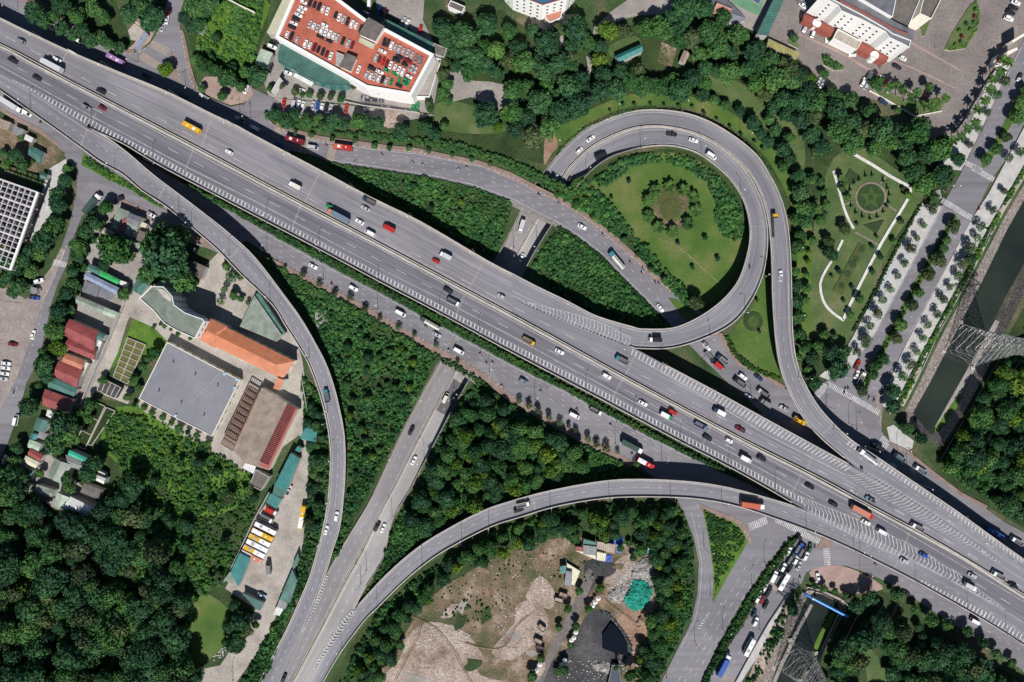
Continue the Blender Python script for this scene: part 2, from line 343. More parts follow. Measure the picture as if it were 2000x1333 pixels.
# ---------------------------------------------------------------- ribbons (roads with level and thickness)
def ribbon(name, rows, m, thick=1.5, parapet=(1, 1), label=None, sub=5, par_h=0.95, kind='structure', par_w=0.42, pm=None, trim=None):
    """rows: (Lx,Ly,Rx,Ry,z) in photo pixels; returns object with samples"""
    R = catmull(rows, sub); L = [W(r[0], r[1], r[4]) for r in R]; Rr = [W(r[2], r[3], r[4]) for r in R]
    n = len(R); vs = []; uv = []; u = 0
    NC = 4
    for i in range(n):
        if i: u += ((L[i] + Rr[i]) / 2 - (L[i - 1] + Rr[i - 1]) / 2).length
        for k in range(NC + 1):
            t = k / NC; vs.append(L[i].lerp(Rr[i], t)); uv.append((u, t))
    fs = []
    for i in range(n - 1):
        for k in range(NC):
            a = i * (NC + 1) + k; b = a + NC + 1
            fs.append((a, b, b + 1, a + 1))
    # orientation
    a, b, c = vs[0], vs[NC + 1], vs[1]
    if (Vector(b) - Vector(a)).cross(Vector(c) - Vector(a)).z < 0: fs = [f[::-1] for f in fs]
    fs = fs
    o = mesh_obj(name, vs, fs, m, None, uvs=uv)
    tag(o, label, None, None, kind)
    if thick:
        mb = MB()
        dz = Vector((0, 0, -thick)); e = Vector((0, 0, -0.01))
        base = []
        for i in range(n): base += [L[i] + e, Rr[i] + e, L[i].lerp(Rr[i], 0.18) + dz, L[i].lerp(Rr[i], 0.82) + dz, L[i] + dz * .35, Rr[i] + dz * .35]
        f2 = []
        for i in range(n - 1):
            p, q = 6 * i, 6 * i + 6
            f2 += [(p, q, q + 4, p + 4), (p + 4, q + 4, q + 2, p + 2), (p + 2, q + 2, q + 3, p + 3), (p + 3, q + 3, q + 5, p + 5), (p + 5, q + 5, q + 1, p + 1)]
        f2 += [(0, 4, 2, 3, 5, 1), tuple(6 * (n - 1) + i for i in (1, 5, 3, 2, 4, 0))]
        mb.add(base, f2); g = mb.build('girder', M_CONCD, o)
    o_par = []
    for side, flag in ((0, parapet[0]), (1, parapet[1])):
        if not flag: continue
        lo, hi = (0, n) if flag is True or flag == 1 else (int(flag[0] * n), int(flag[1] * n))
        mb = MB()
        seg = [(R[i][0 + 2 * side], R[i][1 + 2 * side], R[i][4]) for i in range(lo, hi)]
        wall_line(mb, seg, 0, par_h, par_w[side] if isinstance(par_w, tuple) else par_w)
        o_par.append(mb.build('parapet', pm or M_CONC, o))
    return o
def lerp_rows(rows, t, sub=5):
    R = catmull(rows, sub); return [(r[0] * (1 - t) + r[2] * t, r[1] * (1 - t) + r[3] * t, r[4]) for r in R]
class Marks:
    def __init__(s): s.v = []; s.f = []
    def quad(s, a, b, c, e, up=0.02):
        n = len(s.v); s.v += [W(p[0], p[1], p[2] + up) for p in (a, b, c, e)]
        p0, p1, p2 = s.v[n], s.v[n + 1], s.v[n + 2]
        s.f.append((n, n + 1, n + 2, n + 3) if (p1 - p0).cross(p2 - p0).z > 0 else (n + 3, n + 2, n + 1, n))
    def line(s, P, w=0.6, dash=None, z=None, smooth=0, start=0, up=0.02):
        """P px points (x,y[,z]); w px width; dash=(on,off) px"""
        rows = [(p[0], p[1], p[2] if len(p) > 2 else (z or 0)) for p in P]
        R = catmull(rows, smooth) if smooth else np.array(rows, float)
        seg = np.linalg.norm(np.diff(R[:, :2], axis=0), axis=1); cum = np.concatenate([[0], np.cumsum(seg)])
        def at(d):
            d = min(max(d, 0), cum[-1]); i = min(max(int(np.searchsorted(cum, d)) - 1, 0), len(seg) - 1)
            return R[i] + (R[i + 1] - R[i]) * (d - cum[i]) / max(seg[i], 1e-6)
        spans = []
        if dash:
            x = start
            while x < cum[-1] - 2: spans.append((x, min(x + dash[0], cum[-1]))); x += dash[0] + dash[1]
        else:
            x = 0
            while x < cum[-1] - 0.01:
                y = min(x + 12, cum[-1]); spans.append((x, y)); x = y
        for a, b in spans:
            p, q = at(a), at(b); t = (q - p)[:2]; l = np.linalg.norm(t)
            if l < 1e-6: continue
            nx, ny = -t[1] / l * w / 2, t[0] / l * w / 2
            s.quad((p[0] + nx, p[1] + ny, p[2]), (p[0] - nx, p[1] - ny, p[2]), (q[0] - nx, q[1] - ny, q[2]), (q[0] + nx, q[1] + ny, q[2]), up)
    def bars(s, A, B, step, w, z=0, skew=0.0, up=0.02, chevron=0.0, smooth=0):
        """hatching between polylines A and B (px)"""
        A = np.array([(p[0], p[1], p[2] if len(p) > 2 else z) for p in A], float); B = np.array([(p[0], p[1], p[2] if len(p) > 2 else z) for p in B], float)
        def par(R):
            seg = np.linalg.norm(np.diff(R[:, :2], axis=0), axis=1); cum = np.concatenate([[0], np.cumsum(seg)])
            def at(d):
                d = min(max(d, 0), cum[-1]); i = min(max(int(np.searchsorted(cum, d)) - 1, 0), len(seg) - 1)
                return R[i] + (R[i + 1] - R[i]) * (d - cum[i]) / max(seg[i], 1e-6)
            return at, cum[-1]
        fa, la = par(A); fb, lb = par(B); n = max(1, int(la / step))
        for i in range(n):
            a0 = fa(i * la / n); a1 = fa(i * la / n + w); t = (i * la / n + skew) / la; b0 = fb(t * lb); b1 = fb(t * lb + w)
            if np.linalg.norm(a0[:2] - b0[:2]) < 1.2: continue
            if chevron:
                c0 = (fa(i * la / n + chevron) + fb(t * lb + chevron)) / 2; c1 = (fa(i * la / n + w + chevron) + fb(t * lb + w + chevron)) / 2
                s.quad(a0, a1, c1, c0, up); s.quad(c0, c1, b1, b0, up)
            else: s.quad(a0, a1, b1, b0, up)
    def zebra(s, p, q, length, step, w, z=0, up=0.03, direction=None):
        """bars side by side from p to q (px), each `length` long across"""
        p = np.array(p, float); q = np.array(q, float); t = q - p; l = np.linalg.norm(t); t /= l
        nrm = np.array(direction, float) if direction else np.array([-t[1], t[0]]); nrm = nrm / np.linalg.norm(nrm) * length / 2
        n = int(l / step)
        for i in range(n):
            a = p + t * (i * step); b = a + t * w
            s.quad((*(a - nrm), z), (*(b - nrm), z), (*(b + nrm), z), (*(a + nrm), z), up)
    def build(s, name, parent=None, m=None, label=None):
        o = mesh_obj(name, s.v, s.f, m or M_LINE, parent)
        if parent is None: tag(o, label, None, None, 'structure')
        return o
# ================================================================ ground with trench and canals cut out
TR = [(716,990,770,1010,0.0),(745,932,801,956,-0.6),(770,878,828,905,-1.5),(796,825,854,857,-2.8),(826,768,884,800,-4.2),(862,703,920,736,-5.0),(905,620,965,650,-5.2),(968,510,1030,520,-5.2),(1000,450,1054,478,-5.0),(1022,405,1078,440,-4.8),
      (1046,362,1114,384,-4.2),(1067,333,1150,340,-3.4),(1102,290,1187,312,-2.6),(1150,250,1222,298,-1.7),(1212,225,1262,287,-0.8),(1262,216,1300,285,0.0)]
def hole_pts(rows, sub=4):
    R = catmull(rows, sub)
    L = [W(r[0], r[1], r[4]) for r in R]; Q = [W(r[2], r[3], r[4]) for r in R]
    return R, L, Q
trR, trL, trQ = hole_pts(TR)
CAN1_OUT = pts('2075,215 2000,362 1962,425 1900,545 1835,665 1800,740 1768,803 1772,826 1800,846 1838,874 1886,801 1932,713 1975,625 2000,575 2075,440')
CAN2_OUT = pts('1578,1146 1600,1150 1645,1168 1667,1198 1640,1250 1610,1307 1575,1380 1468,1380 1500,1290 1535,1215 1560,1165')
def base_ground():
    ext = 520
    outer = [Vector((-ext, -420)), Vector((ext, -420)), Vector((ext, 420)), Vector((-ext, 420))]
    polys = [outer, [Vector((p.x, p.y)) for p in trL] + [Vector((p.x, p.y)) for p in trQ[::-1]]]
    for C in (CAN1_OUT, CAN2_OUT): polys.append([Vector(W(x, y, 0).to_2d()) for x, y in C])
    V = []; F = []
    for p in polys:
        b = len(V); V += p; F.append(list(range(b, b + len(p))))
    # interior grid for gentle tessellation
    vo, eo, fo, ov, oe, of = delaunay_2d_cdt(V, [], F, 2, 1e-4)
    holes = [[(v.x, v.y) for v in p] for p in polys[1:]]
    keep = []
    for f in fo:
        c = sum((vo[i] for i in f), Vector((0, 0))) / len(f)
        if any(inpoly(c.x, c.y, h) for h in holes): continue
        keep.append(tuple(f))
    o = mesh_obj('ground', [(v.x, v.y, 0) for v in vo], keep, M_BASE); tag(o, None, None, None, 'structure')
    return o
base_ground()
# retaining walls of the sunken road
for nm, side in (('retaining_wall', trL), ('retaining_wall', trQ)):
    vs = []; fs = []
    for p in side:
        vs += [(p.x, p.y, min(p.z, 0) - 0.3), (p.x, p.y, 0.35)]
    for i in range(len(side) - 1): fs.append((2 * i, 2 * i + 2, 2 * i + 3, 2 * i + 1))
    o = mesh_obj(nm, vs, fs, M_CONCD)
    sm = o.modifiers.new('thickness', 'SOLIDIFY'); sm.thickness = 0.45; sm.offset = 0
    tag(o, 'long concrete retaining wall on the %s side of the sunken road' % ('west' if side is trL else 'east'), 'wall')
# canals
def canal(name, outer, inner, water, lab):
    n = len(outer); vs = [W(x, y, 0.0) for x, y in outer] + [W(x, y, -3.6) for x, y in inner]
    fs = [(i, (i + 1) % n, n + (i + 1) % n, n + i) for i in range(n)]
    o = mesh_obj(name + '_bank', vs, fs, M_RIPRAP); tag(o, lab + ' stone bank', None, None, 'structure')
    sheet(name + '_bed', inner, M_MUD, z=-3.6, label=lab + ' mud bed')
    sheet(name + '_water', water, M_WATER, z=-3.45, label=lab + ' dark water')
canal('canal', CAN1_OUT, pts('2075,255 2008,378 1968,448 1912,562 1850,682 1815,750 1783,806 1785,822 1805,836 1828,850 1868,795 1912,705 1955,622 1985,560 2075,395'),
      pts('2075,272 2003,385 1964,455 1922,545 1853,678 1818,748 1784,808 1806,837 1824,848 1853,796 1893,710 1930,650 1964,580 1998,520 2075,372'), 'upper canal')
canal('canal', CAN2_OUT, pts('1588,1158 1605,1161 1636,1176 1640,1192 1614,1245 1585,1300 1550,1380 1492,1380 1520,1290 1550,1225 1574,1170'),
      pts('1589,1159 1608,1163 1636,1178 1634,1190 1606,1240 1577,1290 1543,1380 1496,1380 1521,1298 1552,1224 1576,1172'), 'lower canal')
for P in ('1846,668 1856,668 1812,745 1800,764 1790,790 1785,790 1804,742','1944,625 1952,629 1914,704 1878,772 1832,838 1826,834 1862,770 1904,696','1583,1180 1588,1183 1560,1236 1530,1300 1500,1370 1494,1370 1522,1300 1554,1232'):
    sheet('mud_strip', P, M_YARD2, z=-3.40)
sheet('bank_grass', '1862,785 1878,772 1872,800 1850,838 1832,846 1826,838 1842,815', M_LUSH, z=-3.36, closed_smooth=3)
sheet('bank_grass', '1623,1198 1632,1202 1612,1240 1598,1270 1590,1262 1606,1228', M_LUSH, z=-3.36, closed_smooth=3)
# ================================================================ ground patches
for nm, m, cs, P in [
 ('scrub_land', M_SCRUBG, 0, '640,325 760,338 860,352 940,372 1003,398 968,510 900,475 800,420 700,360'),
 ('scrub_land', M_SCRUBG, 0, '1080,445 1130,470 1180,510 1230,562 1300,640 1230,650 1140,620 1034,525'),
 ('scrub_land', M_SCRUBG, 0, '1165,330 1210,305 1300,290 1352,298 1395,330 1432,370 1450,410 1455,470 1300,560 1350,600 1380,640 1340,640 1230,520 1090,400 1120,352'),
 ('scrub_land', M_SCRUBG, 0, '520,500 600,545 700,598 790,650 857,698 815,780 785,840 712,985 655,1095 690,900 650,740 580,600'),
 ('scrub_land', M_SCRUBG, 0, '925,745 1000,785 1100,840 1240,915 1300,945 1075,980 1000,990 850,1065 700,1185 745,1100 775,1012 835,905 880,815'),
 ('scrub_land', M_SCRUBG, 0, '640,1345 700,1235 825,1110 950,1036 1075,995 1225,975 1320,980 1350,1050 1360,1150 1320,1250 1270,1345 1200,1345 1270,1200 1290,1080 1180,1080 1100,1060 900,1150 820,1200 750,1345'),
 ('scrub_land', M_SCRUBG, 0, '340,343 440,395 560,456 660,508 760,562 900,635 1000,690 1150,772 1280,840 1420,916 1500,966 1470,960 1350,898 1175,806 1000,715 750,578 560,480 420,400'),
 ('forest_floor', M_SCRUBG, 0, '40,820 200,780 300,800 480,900 520,940 440,1130 500,1200 480,1345 -60,1345 -60,900'),
 ('forest_floor', M_SCRUBG, 0, '1800,880 1850,870 1900,780 2000,600 2080,500 2080,1080 1950,1003 1870,955 1830,920'),
 ('forest_floor', M_SCRUBG, 0, '1640,1195 1700,1150 1740,1160 1820,1220 1920,1290 2000,1330 2080,1370 2080,1400 1560,1400'),
 ('forest_floor', M_SCRUBG, 0, '860,30 980,20 1060,80 1200,60 1350,10 1480,60 1560,130 1640,200 1750,260 1850,300 1850,420 1700,300 1640,290 1600,640 1640,660 1600,740 1560,700 1550,420 1500,320 1380,200 1260,190 1150,230 1060,320 960,300 850,280 700,240 520,215 540,190 850,215 870,160'),
 ('forest_floor', M_SCRUBG, 0, '60,-10 220,-10 250,60 320,-10 330,20 300,60 250,95 150,50'),
 ('forest_floor', M_SCRUBG, 0, '375,-10 530,-10 520,60 500,110 520,165 480,180 430,160 380,120 365,60'),
 ('loop_lawn', M_LAWN, 3, '1165,345 1230,310 1310,298 1370,318 1420,370 1450,430 1456,490 1440,535 1405,580 1365,600 1330,570 1270,500 1200,430 1150,385'),
 ('south_lawn', M_LAWN, 2, '1495,530 1505,600 1512,680 1530,740 1490,722 1455,700 1425,655 1470,600'),
 ('loop_verge', M_LAWN, 3, '1100,285 1150,240 1215,212 1262,206 1330,208 1400,235 1470,280 1510,330 1545,400 1555,470 1560,640 1566,700 1590,640 1584,430 1545,350 1500,280 1420,215 1330,185 1230,185 1150,215 1085,235 1078,262'),
 ('park_lawn', M_LAWN2, 3, '1640,300 1700,320 1790,370 1795,400 1740,480 1670,640 1620,700 1590,660 1585,560 1590,440 1610,350'),
 ('park_lawn', M_LAWN2, 3, '1360,150 1420,150 1480,185 1560,240 1570,330 1530,320 1480,240 1400,180'),
 ('park_lawn', M_LAWN2, 3, '850,205 900,200 960,230 990,255 930,262 860,250'),
 ('park_lawn', M_LAWN2, 3, '1190,90 1240,70 1250,95 1200,115'),
 ('hotel_verge', M_LAWN2, 0, '1640,280 1690,290 1770,345 1800,380 1760,395 1720,370'),
 ('left_lawn', M_LUSH, 0, '250,650 262,622 300,640 330,668 322,690 285,700 235,705 208,728 228,688'),
 ('clearing_grass', M_LAWN, 3, '395,1160 445,1190 448,1230 430,1270 385,1300 360,1260 362,1220'),
 ('field_weeds', M_LUSH, 4, '215,800 300,800 360,840 440,880 500,930 480,980 400,1010 330,960 250,920 200,870'),
 ('north_field', M_LUSH, 4, '400,10 520,0 510,60 490,120 500,150 430,135 385,110 390,50'),
 ('verge_grass', M_LUSH, 0, '163,300 205,330 250,357 300,400 325,412 300,400 250,366 215,352 160,322'),
 ('road_island', M_LAWN, 0, '1305,582 1322,585 1350,605 1372,621 1345,630 1325,610'),
 ('red_earth', M_REDDIRT, 3, '1066,262 1080,258 1090,285 1078,300 1064,322 1062,300'),
 ('weed_yard', M_WEEDS, 3, '1000,1075 1100,1050 1200,1060 1265,1080 1290,1150 1270,1250 1240,1345 740,1345 790,1240 850,1160 930,1110'),
 ('dirt_yard', M_DIRT, 3, '840,1215 900,1230 930,1260 960,1310 990,1345 745,1345 780,1290 800,1240'),
 ('dirt_yard', M_DIRT, 3, '1010,1180 1050,1175 1070,1210 1062,1240 1040,1260 1000,1290 960,1275 985,1240 1005,1215'),
 ('haul_green', M_WEEDS, 3, '935,1290 985,1300 1040,1290 1060,1310 1000,1330 940,1320'),
 ('dirt_yard', M_DIRT, 3, '1055,1125 1085,1160 1075,1190 1035,1175 1028,1160'),
 ('dirt_yard', M_REDDIRT, 3, '1215,1200 1250,1170 1285,1150 1290,1200 1265,1230 1258,1280 1225,1300 1200,1230'),
 ('dirt_yard', M_DIRT, 3, '1205,1095 1240,1085 1235,1130 1180,1140'),
 ('coal_yard', M_COAL, 3, '1165,1190 1190,1200 1225,1240 1232,1275 1215,1300 1200,1345 1060,1345 1080,1290 1120,1255 1140,1210'),
 ('coal_yard', M_COAL, 3, '1145,1095 1200,1100 1200,1120 1170,1135 1150,1160 1130,1190 1122,1180 1140,1140'),
 ('haul_track', mat('haul_track_dirt', [(0.3, (0.115, 0.10, 0.10)), (0.7, (0.20, 0.175, 0.165))], .15, fine=1.0, fine_amt=.35, detail=7), 2, '1150,1110 1160,1130 1140,1178 1118,1222 1090,1270 1070,1310 1056,1345 1040,1345 1058,1300 1084,1245 1114,1190 1135,1140'),
 ('school_yard', M_YARD, 0, '300,520 380,540 440,480 470,520 520,560 560,610 590,700 602,790 595,820 640,800 610,900 585,850 480,925 275,800 270,790 330,670 300,640 255,620 262,600 290,545'),
 ('school_yard', M_YARD, 0, '230,690 250,625 300,545 270,540 215,640 150,800 165,800 185,765 250,790 262,760 205,740'),
 ('coach_yard', M_YARD, 0, '598,868 606,885 600,960 592,1060 565,1160 540,1200 520,1250 462,1333 372,1345 380,1310 430,1300 470,1240 500,1190 440,1150 470,1090 500,1010 540,960 560,930'),
 ('left_shops_ground', M_YARD2, 0, '190,370 240,400 300,430 330,470 310,520 270,560 240,600 180,760 130,840 60,960 50,930 110,760 160,560 180,440'),
 ('houses_ground', M_YARD2, 0, '60,960 90,880 110,900 170,960 215,1010 190,1030 100,990'),
 ('roadside_paving', M_PALEWALK, 0, '95,330 130,310 128,380 100,440 70,470 55,470 75,400'),
 ('roadside_paving', M_SHOULDER, 0, '-20,600 0,555 60,590 45,600 30,660 0,900 -20,920'),
 ('building_yard', M_YARD2, 0, '535,90 560,80 690,165 800,195 830,140 865,100 860,130 845,222 700,205 525,190 515,160'),
 ('stone_lane', M_YARD2, 0, '520,190 700,208 850,225 800,235 690,236 560,228'),
 ('stone_lane', M_YARD2, 0, '735,-20 830,-20 826,40 850,90 830,80 780,40 735,15'),
 ('earth_yard', M_DIRT, 2, '750,215 790,225 775,250 745,245'),
 ('park_path', M_YARD2, 2, '870,160 895,120 905,155 960,160 1010,178 1010,205 975,215 920,190 880,200'),
 ('park_path', M_YARD2, 2, '1085,60 1100,62 1098,95 1086,100'),
 ('park_path', M_YARD2, 2, '1145,110 1160,112 1155,135 1150,158 1142,150 1148,130'),
 ('park_path', M_YARD2, 2, '1160,55 1240,-10 1310,-10 1310,25 1250,30 1200,45 1170,68'),
 ('park_path', M_YARD2, 0, '1035,30 1130,28 1110,52 1090,60 1040,58'),
 ('hotel_forecourt', mat('forecourt_paving', [(0.28, (0.155, 0.135, 0.128)), (0.6, (0.225, 0.195, 0.182)), (0.74, (0.34, 0.28, 0.225))], 0.06, fine=1.0, fine_amt=0.25, detail=7), 0, '1500,-20 2080,-20 2000,110 1960,160 1890,330 1830,290 1790,220 1690,190 1620,175 1560,115 1500,90 1495,60'),
 ('court_ground', M_YARD2, 0, '1360,-20 1500,-20 1495,70 1470,60 1420,40 1370,30'),
 ('wood_clearing', M_LAWN2, 2, '1682,1272 1702,1268 1726,1305 1740,1350 1700,1350 1692,1310'),
 ('lower_plaza', M_PLAZA, 2, '1580,1118 1605,1107 1640,1105 1680,1118 1712,1136 1725,1150 1690,1160 1640,1158 1600,1145'),
 ('side_plaza', M_PLAZA, 0, '390,180 450,206 480,200 500,182 490,168 470,165 430,150 400,150 390,165'),
 ('side_plaza', M_PLAZA, 0, '248,98 275,95 292,82 303,62 280,60 262,85'),
 ('east_sidewalk', M_PALEWALK, 0, '1732,835 1745,830 1785,862 1782,875 1770,885 1738,862'),
 ('canal_walk', M_YARD, 0, '2075,200 2000,350 1962,412 1898,535 1832,655 1798,730 1765,795 1758,790 1790,725 1826,650 1892,530 1955,408 1992,345 2070,190'),
 ('canal_walk', M_DIRT, 0, '1560,1165 1535,1215 1500,1290 1470,1380 1440,1380 1475,1290 1515,1210 1545,1150'),
]:
    sheet(nm, P, m, closed_smooth=cs)
rq = random.Random(12)
YARD = pts('860,1215 930,1110 1000,1080 1100,1060 1180,1085 1280,1150 1280,1240 1240,1330 760,1330 800,1260')
for i in range(46):
    cx, cy = rq.uniform(760, 1280), rq.uniform(1070, 1330)
    if not inpoly(cx, cy, YARD) or (1060 < cx < 1235 and cy > 1190): continue
    rr = rq.uniform(5, 24); an = rq.uniform(0, 3.14); P = []
    for k in range(9):
        a = k * 2 * math.pi / 9; q_ = rr * rq.uniform(.55, 1.3); x_, y_ = q_ * math.cos(a), q_ * .55 * math.sin(a); P.append((cx + x_ * math.cos(an) - y_ * math.sin(an), cy + x_ * math.sin(an) + y_ * math.cos(an)))
    sheet('yard_ground', P, rq.choice([M_WEEDS, M_REDDIRT, M_DIRT, M_YARD2, M_SCRUBG, M_WEEDS]), closed_smooth=3)
for P in ([(805,1205),(845,1225),(880,1265),(905,1310),(925,1345)], [(770,1330),(790,1290),(812,1250),(822,1215)], [(905,1255),(950,1268),(985,1262),(1005,1225),(1040,1195)], [(1165,1160),(1200,1190),(1235,1215),(1250,1260)], [(1106,1085),(1060,1110),(1050,1150)]):
    sheet('wheel_track', strip_px(catmull(P, 3), 1.5), M_REDDIRT); sheet('wheel_track', strip_px(catmull([(a + 4, b - 1) for a, b in P], 3), 1.1), M_WEEDS)
LAYER[0] = max(0.34, LAYER[0] + .004) if False else 0.34
sheet('worn_path', strip_px([(1285,462),(1320,478),(1360,512),(1395,545),(1415,560)], 1.0), M_DIRT, z=LAYER[0])
sheet('worn_path', strip_px([(1100,290),(1150,262),(1210,238),(1270,230)], .1), M_LAWN2, z=LAYER[0]) if False else None
sheet('market_ground', '-40,225 40,235 80,262 128,300 98,330 60,340 -40,318', M_WEEDS)
# ================================================================ street level roads
POLY_A = pts('-80,-70 10,-20 57,12 110,38 170,68 232,103 262,105 290,90 305,70 315,45 322,20 335,-30 370,-30 350,30 352,60 358,90 365,130 378,172 400,188 450,209 478,203 495,185 488,170 530,190 545,200 520,225 530,240 552,254 625,274 687,282 750,291 812,297 875,310 937,322 1000,347 1050,373 1100,397 1150,430 1200,468 1250,515 1275,540 1312,570 1347,590 1385,625 1405,650 1422,686 1440,713 1475,726 1500,742 1537,761 1585,775 1598,757 1617,742 1650,733 1717,763 1725,790 1722,820 1722,842 1738,866 1775,886 1800,908 1825,928 1875,966 1925,993 1962,1020 2000,1040 2080,1085 2080,1150 1900,1060 1700,960 1560,880 1480,800 1462,783 1425,751 1370,698 1345,672 1300,625 1275,600 1225,550 1175,498 1125,460 1087,438 1050,420 1000,392 925,365 850,348 750,332 700,325 642,316 600,300 500,285 400,240 200,150 0,50 -80,20')
sheet('north_service_road', POLY_A, M_ROAD, z=0.34, label='grey asphalt service road curving along the north side of the highway')
POLY_B = pts('-80,140 0,180 172,255 330,343 400,381 500,441 567,478 662,530 750,575 812,610 915,665 1000,712 1100,761 1175,803 1275,856 1350,893 1400,918 1470,950 1540,985 1650,1040 1760,1090 2080,1270 2080,1358 2000,1312 1962,1282 1900,1245 1812,1187 1750,1145 1700,1122 1655,1106 1625,1104 1600,1108 1575,1118 1565,1140 1537,1165 1500,1217 1467,1275 1430,1345 1285,1345 1325,1265 1350,1215 1362,1160 1365,1100 1355,1050 1335,1000 1318,968 1240,902 1200,881 1137,851 1075,816 1000,772 950,731 900,701 845,673 787,640 700,588 600,538 535,504 480,470 440,500 400,483 350,463 295,433 250,408 232,398 185,402 160,423 140,473 132,513 112,558 100,595 85,665 75,703 52,748 37,806 15,866 -20,940 -20,740 12,700 32,653 45,593 72,558 100,523 120,483 135,440 150,383 150,333 112,287 75,260 37,240 0,217 -80,175')
sheet('south_service_road', POLY_B, M_ROAD, z=0.34, label='grey asphalt service road along the south side of the highway')
for P in ('985,335 1100,390 1092,446 1045,424 990,398', '832,650 942,710 930,752 838,690'):
    slab('bridge_slab', P, M_CONCD, z0=-1.0, z1=0.33)
sheet('road_shoulder', '120,483 127,492 104,545 84,590 56,672 34,735 0,800 -40,850 -40,600 0,588 45,593 72,558 100,523', M_SHOULDER, z=0.346)
sheet('road_shoulder', '1712,766 1724,766 1721,800 1722,838 1712,812', M_SHOULDER, z=0.346)
# right boulevard
sheet('boulevard', '2080,-80 1980,117 1937,215 1900,292 1876,340 1840,403 1770,530 1702,663 1650,733 1717,765 1725,763 1772,666 1840,540 1897,430 1940,345 1965,312 2080,85', M_ROAD, z=0.345, label='two-way boulevard with a planted median beside the park')
for nm, m, P in [
 ('sidewalk', M_PALEWALK, '1800,398 1840,403 1702,663 1650,733 1617,742 1600,735 1640,700 1665,660 1712,570 1750,493'),
 ('sidewalk', M_PALEWALK, '1897,430 1930,445 1982,353 2080,180 2080,100 1965,315 1930,380'),
 ('sidewalk', M_PALEWALK, '1895,434 1928,448 1875,548 1817,658 1775,735 1740,810 1722,790 1727,763 1772,668 1840,540'),
 ('sidewalk', M_PALEWALK, '1976,122 1934,214 1897,292 1878,333 1830,330 1845,300 1890,250 1930,160 1960,110'),
 ('sidewalk', M_SIDEWALK, '552,246 625,266 687,274 750,283 812,289 875,302 937,314 1000,338 1050,364 1100,388 1150,420 1200,458 1250,505 1275,530 1312,561 1350,590 1345,594 1312,572 1273,542 1248,517 1198,470 1148,432 1098,399 1048,375 998,349 937,324 875,312 812,299 750,293 687,284 625,276 548,256'),
 ('sidewalk', M_SIDEWALK, '533,506 600,540 700,590 787,642 845,675 900,703 950,733 1000,774 1075,818 1137,853 1200,883 1240,904 1232,914 1195,893 1130,862 1070,828 993,784 944,742 895,712 840,684 780,651 695,600 595,549 528,514'),
 ('sidewalk', M_SIDEWALK, '1366,984 1400,998 1440,1013 1462,1032 1470,1058 1466,1064 1458,1052 1452,1038 1436,1022 1398,1008 1368,996'),
 ('sidewalk', M_SIDEWALK, '1397,650 1412,652 1432,690 1448,712 1500,735 1535,755 1530,760 1500,744 1475,728 1440,714 1420,686'),
 ('sidewalk', M_SIDEWALK, '1740,864 1778,882 1803,904 1828,924 1878,962 1928,988 1926,994 1875,968 1825,930 1800,910 1774,888 1736,868'),
 ('sidewalk', M_SIDEWALK, '0,217 37,240 75,260 112,287 116,281 80,252 40,232 0,209 -40,190 -40,198'),
 ('sidewalk', M_SIDEWALK, '236,388 262,398 330,432 400,468 415,486 405,485 350,455 290,425 240,402'),
 ('sidewalk', M_SIDEWALK, '379,173 366,132 358,90 352,60 357,58 365,90 373,130 385,168 400,180 398,187'),
 ('sidewalk', M_SIDEWALK, '-80,-80 10,-30 60,5 112,32 172,62 235,97 262,98 262,104 232,105 170,70 110,40 57,14 10,-18 -80,-68'),
 ('sidewalk', M_PALEWALK, '1545,1152 1515,1212 1475,1290 1440,1345 1432,1345 1468,1277 1502,1219 1538,1167'),
]:
    slab(nm, P, m, z0=0.3, z1=0.48)
slab('traffic_island', '338,95 352,155 352,163 318,135 327,120', M_SIDEWALK, z0=0.3, z1=0.48)
slab('traffic_island', '1372,994 1402,1008 1436,1022 1452,1040 1460,1060 1446,1085 1422,1125 1392,1180 1394,1120 1384,1050', M_CONC, z0=0.3, z1=0.50, mtop=M_LUSH, label='triangular green island between the slip road and the lower junction')
slab('traffic_island', '1305,582 1322,585 1350,605 1372,621 1345,630 1325,610', M_CONC, z0=0.3, z1=0.50, mtop=M_LAWN, label='narrow grass island where the frontage road splits')
slab('traffic_island', '163,300 205,328 250,355 300,392 322,410 296,398 246,366 212,352 158,322', M_CONC, z0=0.3, z1=0.50, mtop=M_LUSH, label='grass verge below the start of the curved ramp')
slab('traffic_island', '1608,1050 1612,1050 1626,1060 1624,1070 1600,1072 1596,1068', M_SIDEWALK, z0=0.3, z1=0.48)
# medians
M_MEDSOIL = M_LAWN
slab('median', '2080,20 1987,187 1950,262 1917,322 1920,329 1930,325 1975,245 2080,52', M_CONC, z0=0.3, z1=0.5, mtop=M_MEDSOIL)
slab('median', '1862,418 1795,535 1727,665 1680,752 1675,768 1682,775 1690,765 1747,652 1812,532 1870,428 1868,420', M_CONC, z0=0.3, z1=0.5, mtop=M_MEDSOIL)
slab('median', '1552,1045 1556,1050 1510,1120 1460,1200 1405,1290 1376,1345 1362,1345 1400,1265 1450,1175 1500,1102 1546,1046', M_CONC, z0=0.3, z1=0.5, mtop=M_MEDSOIL)
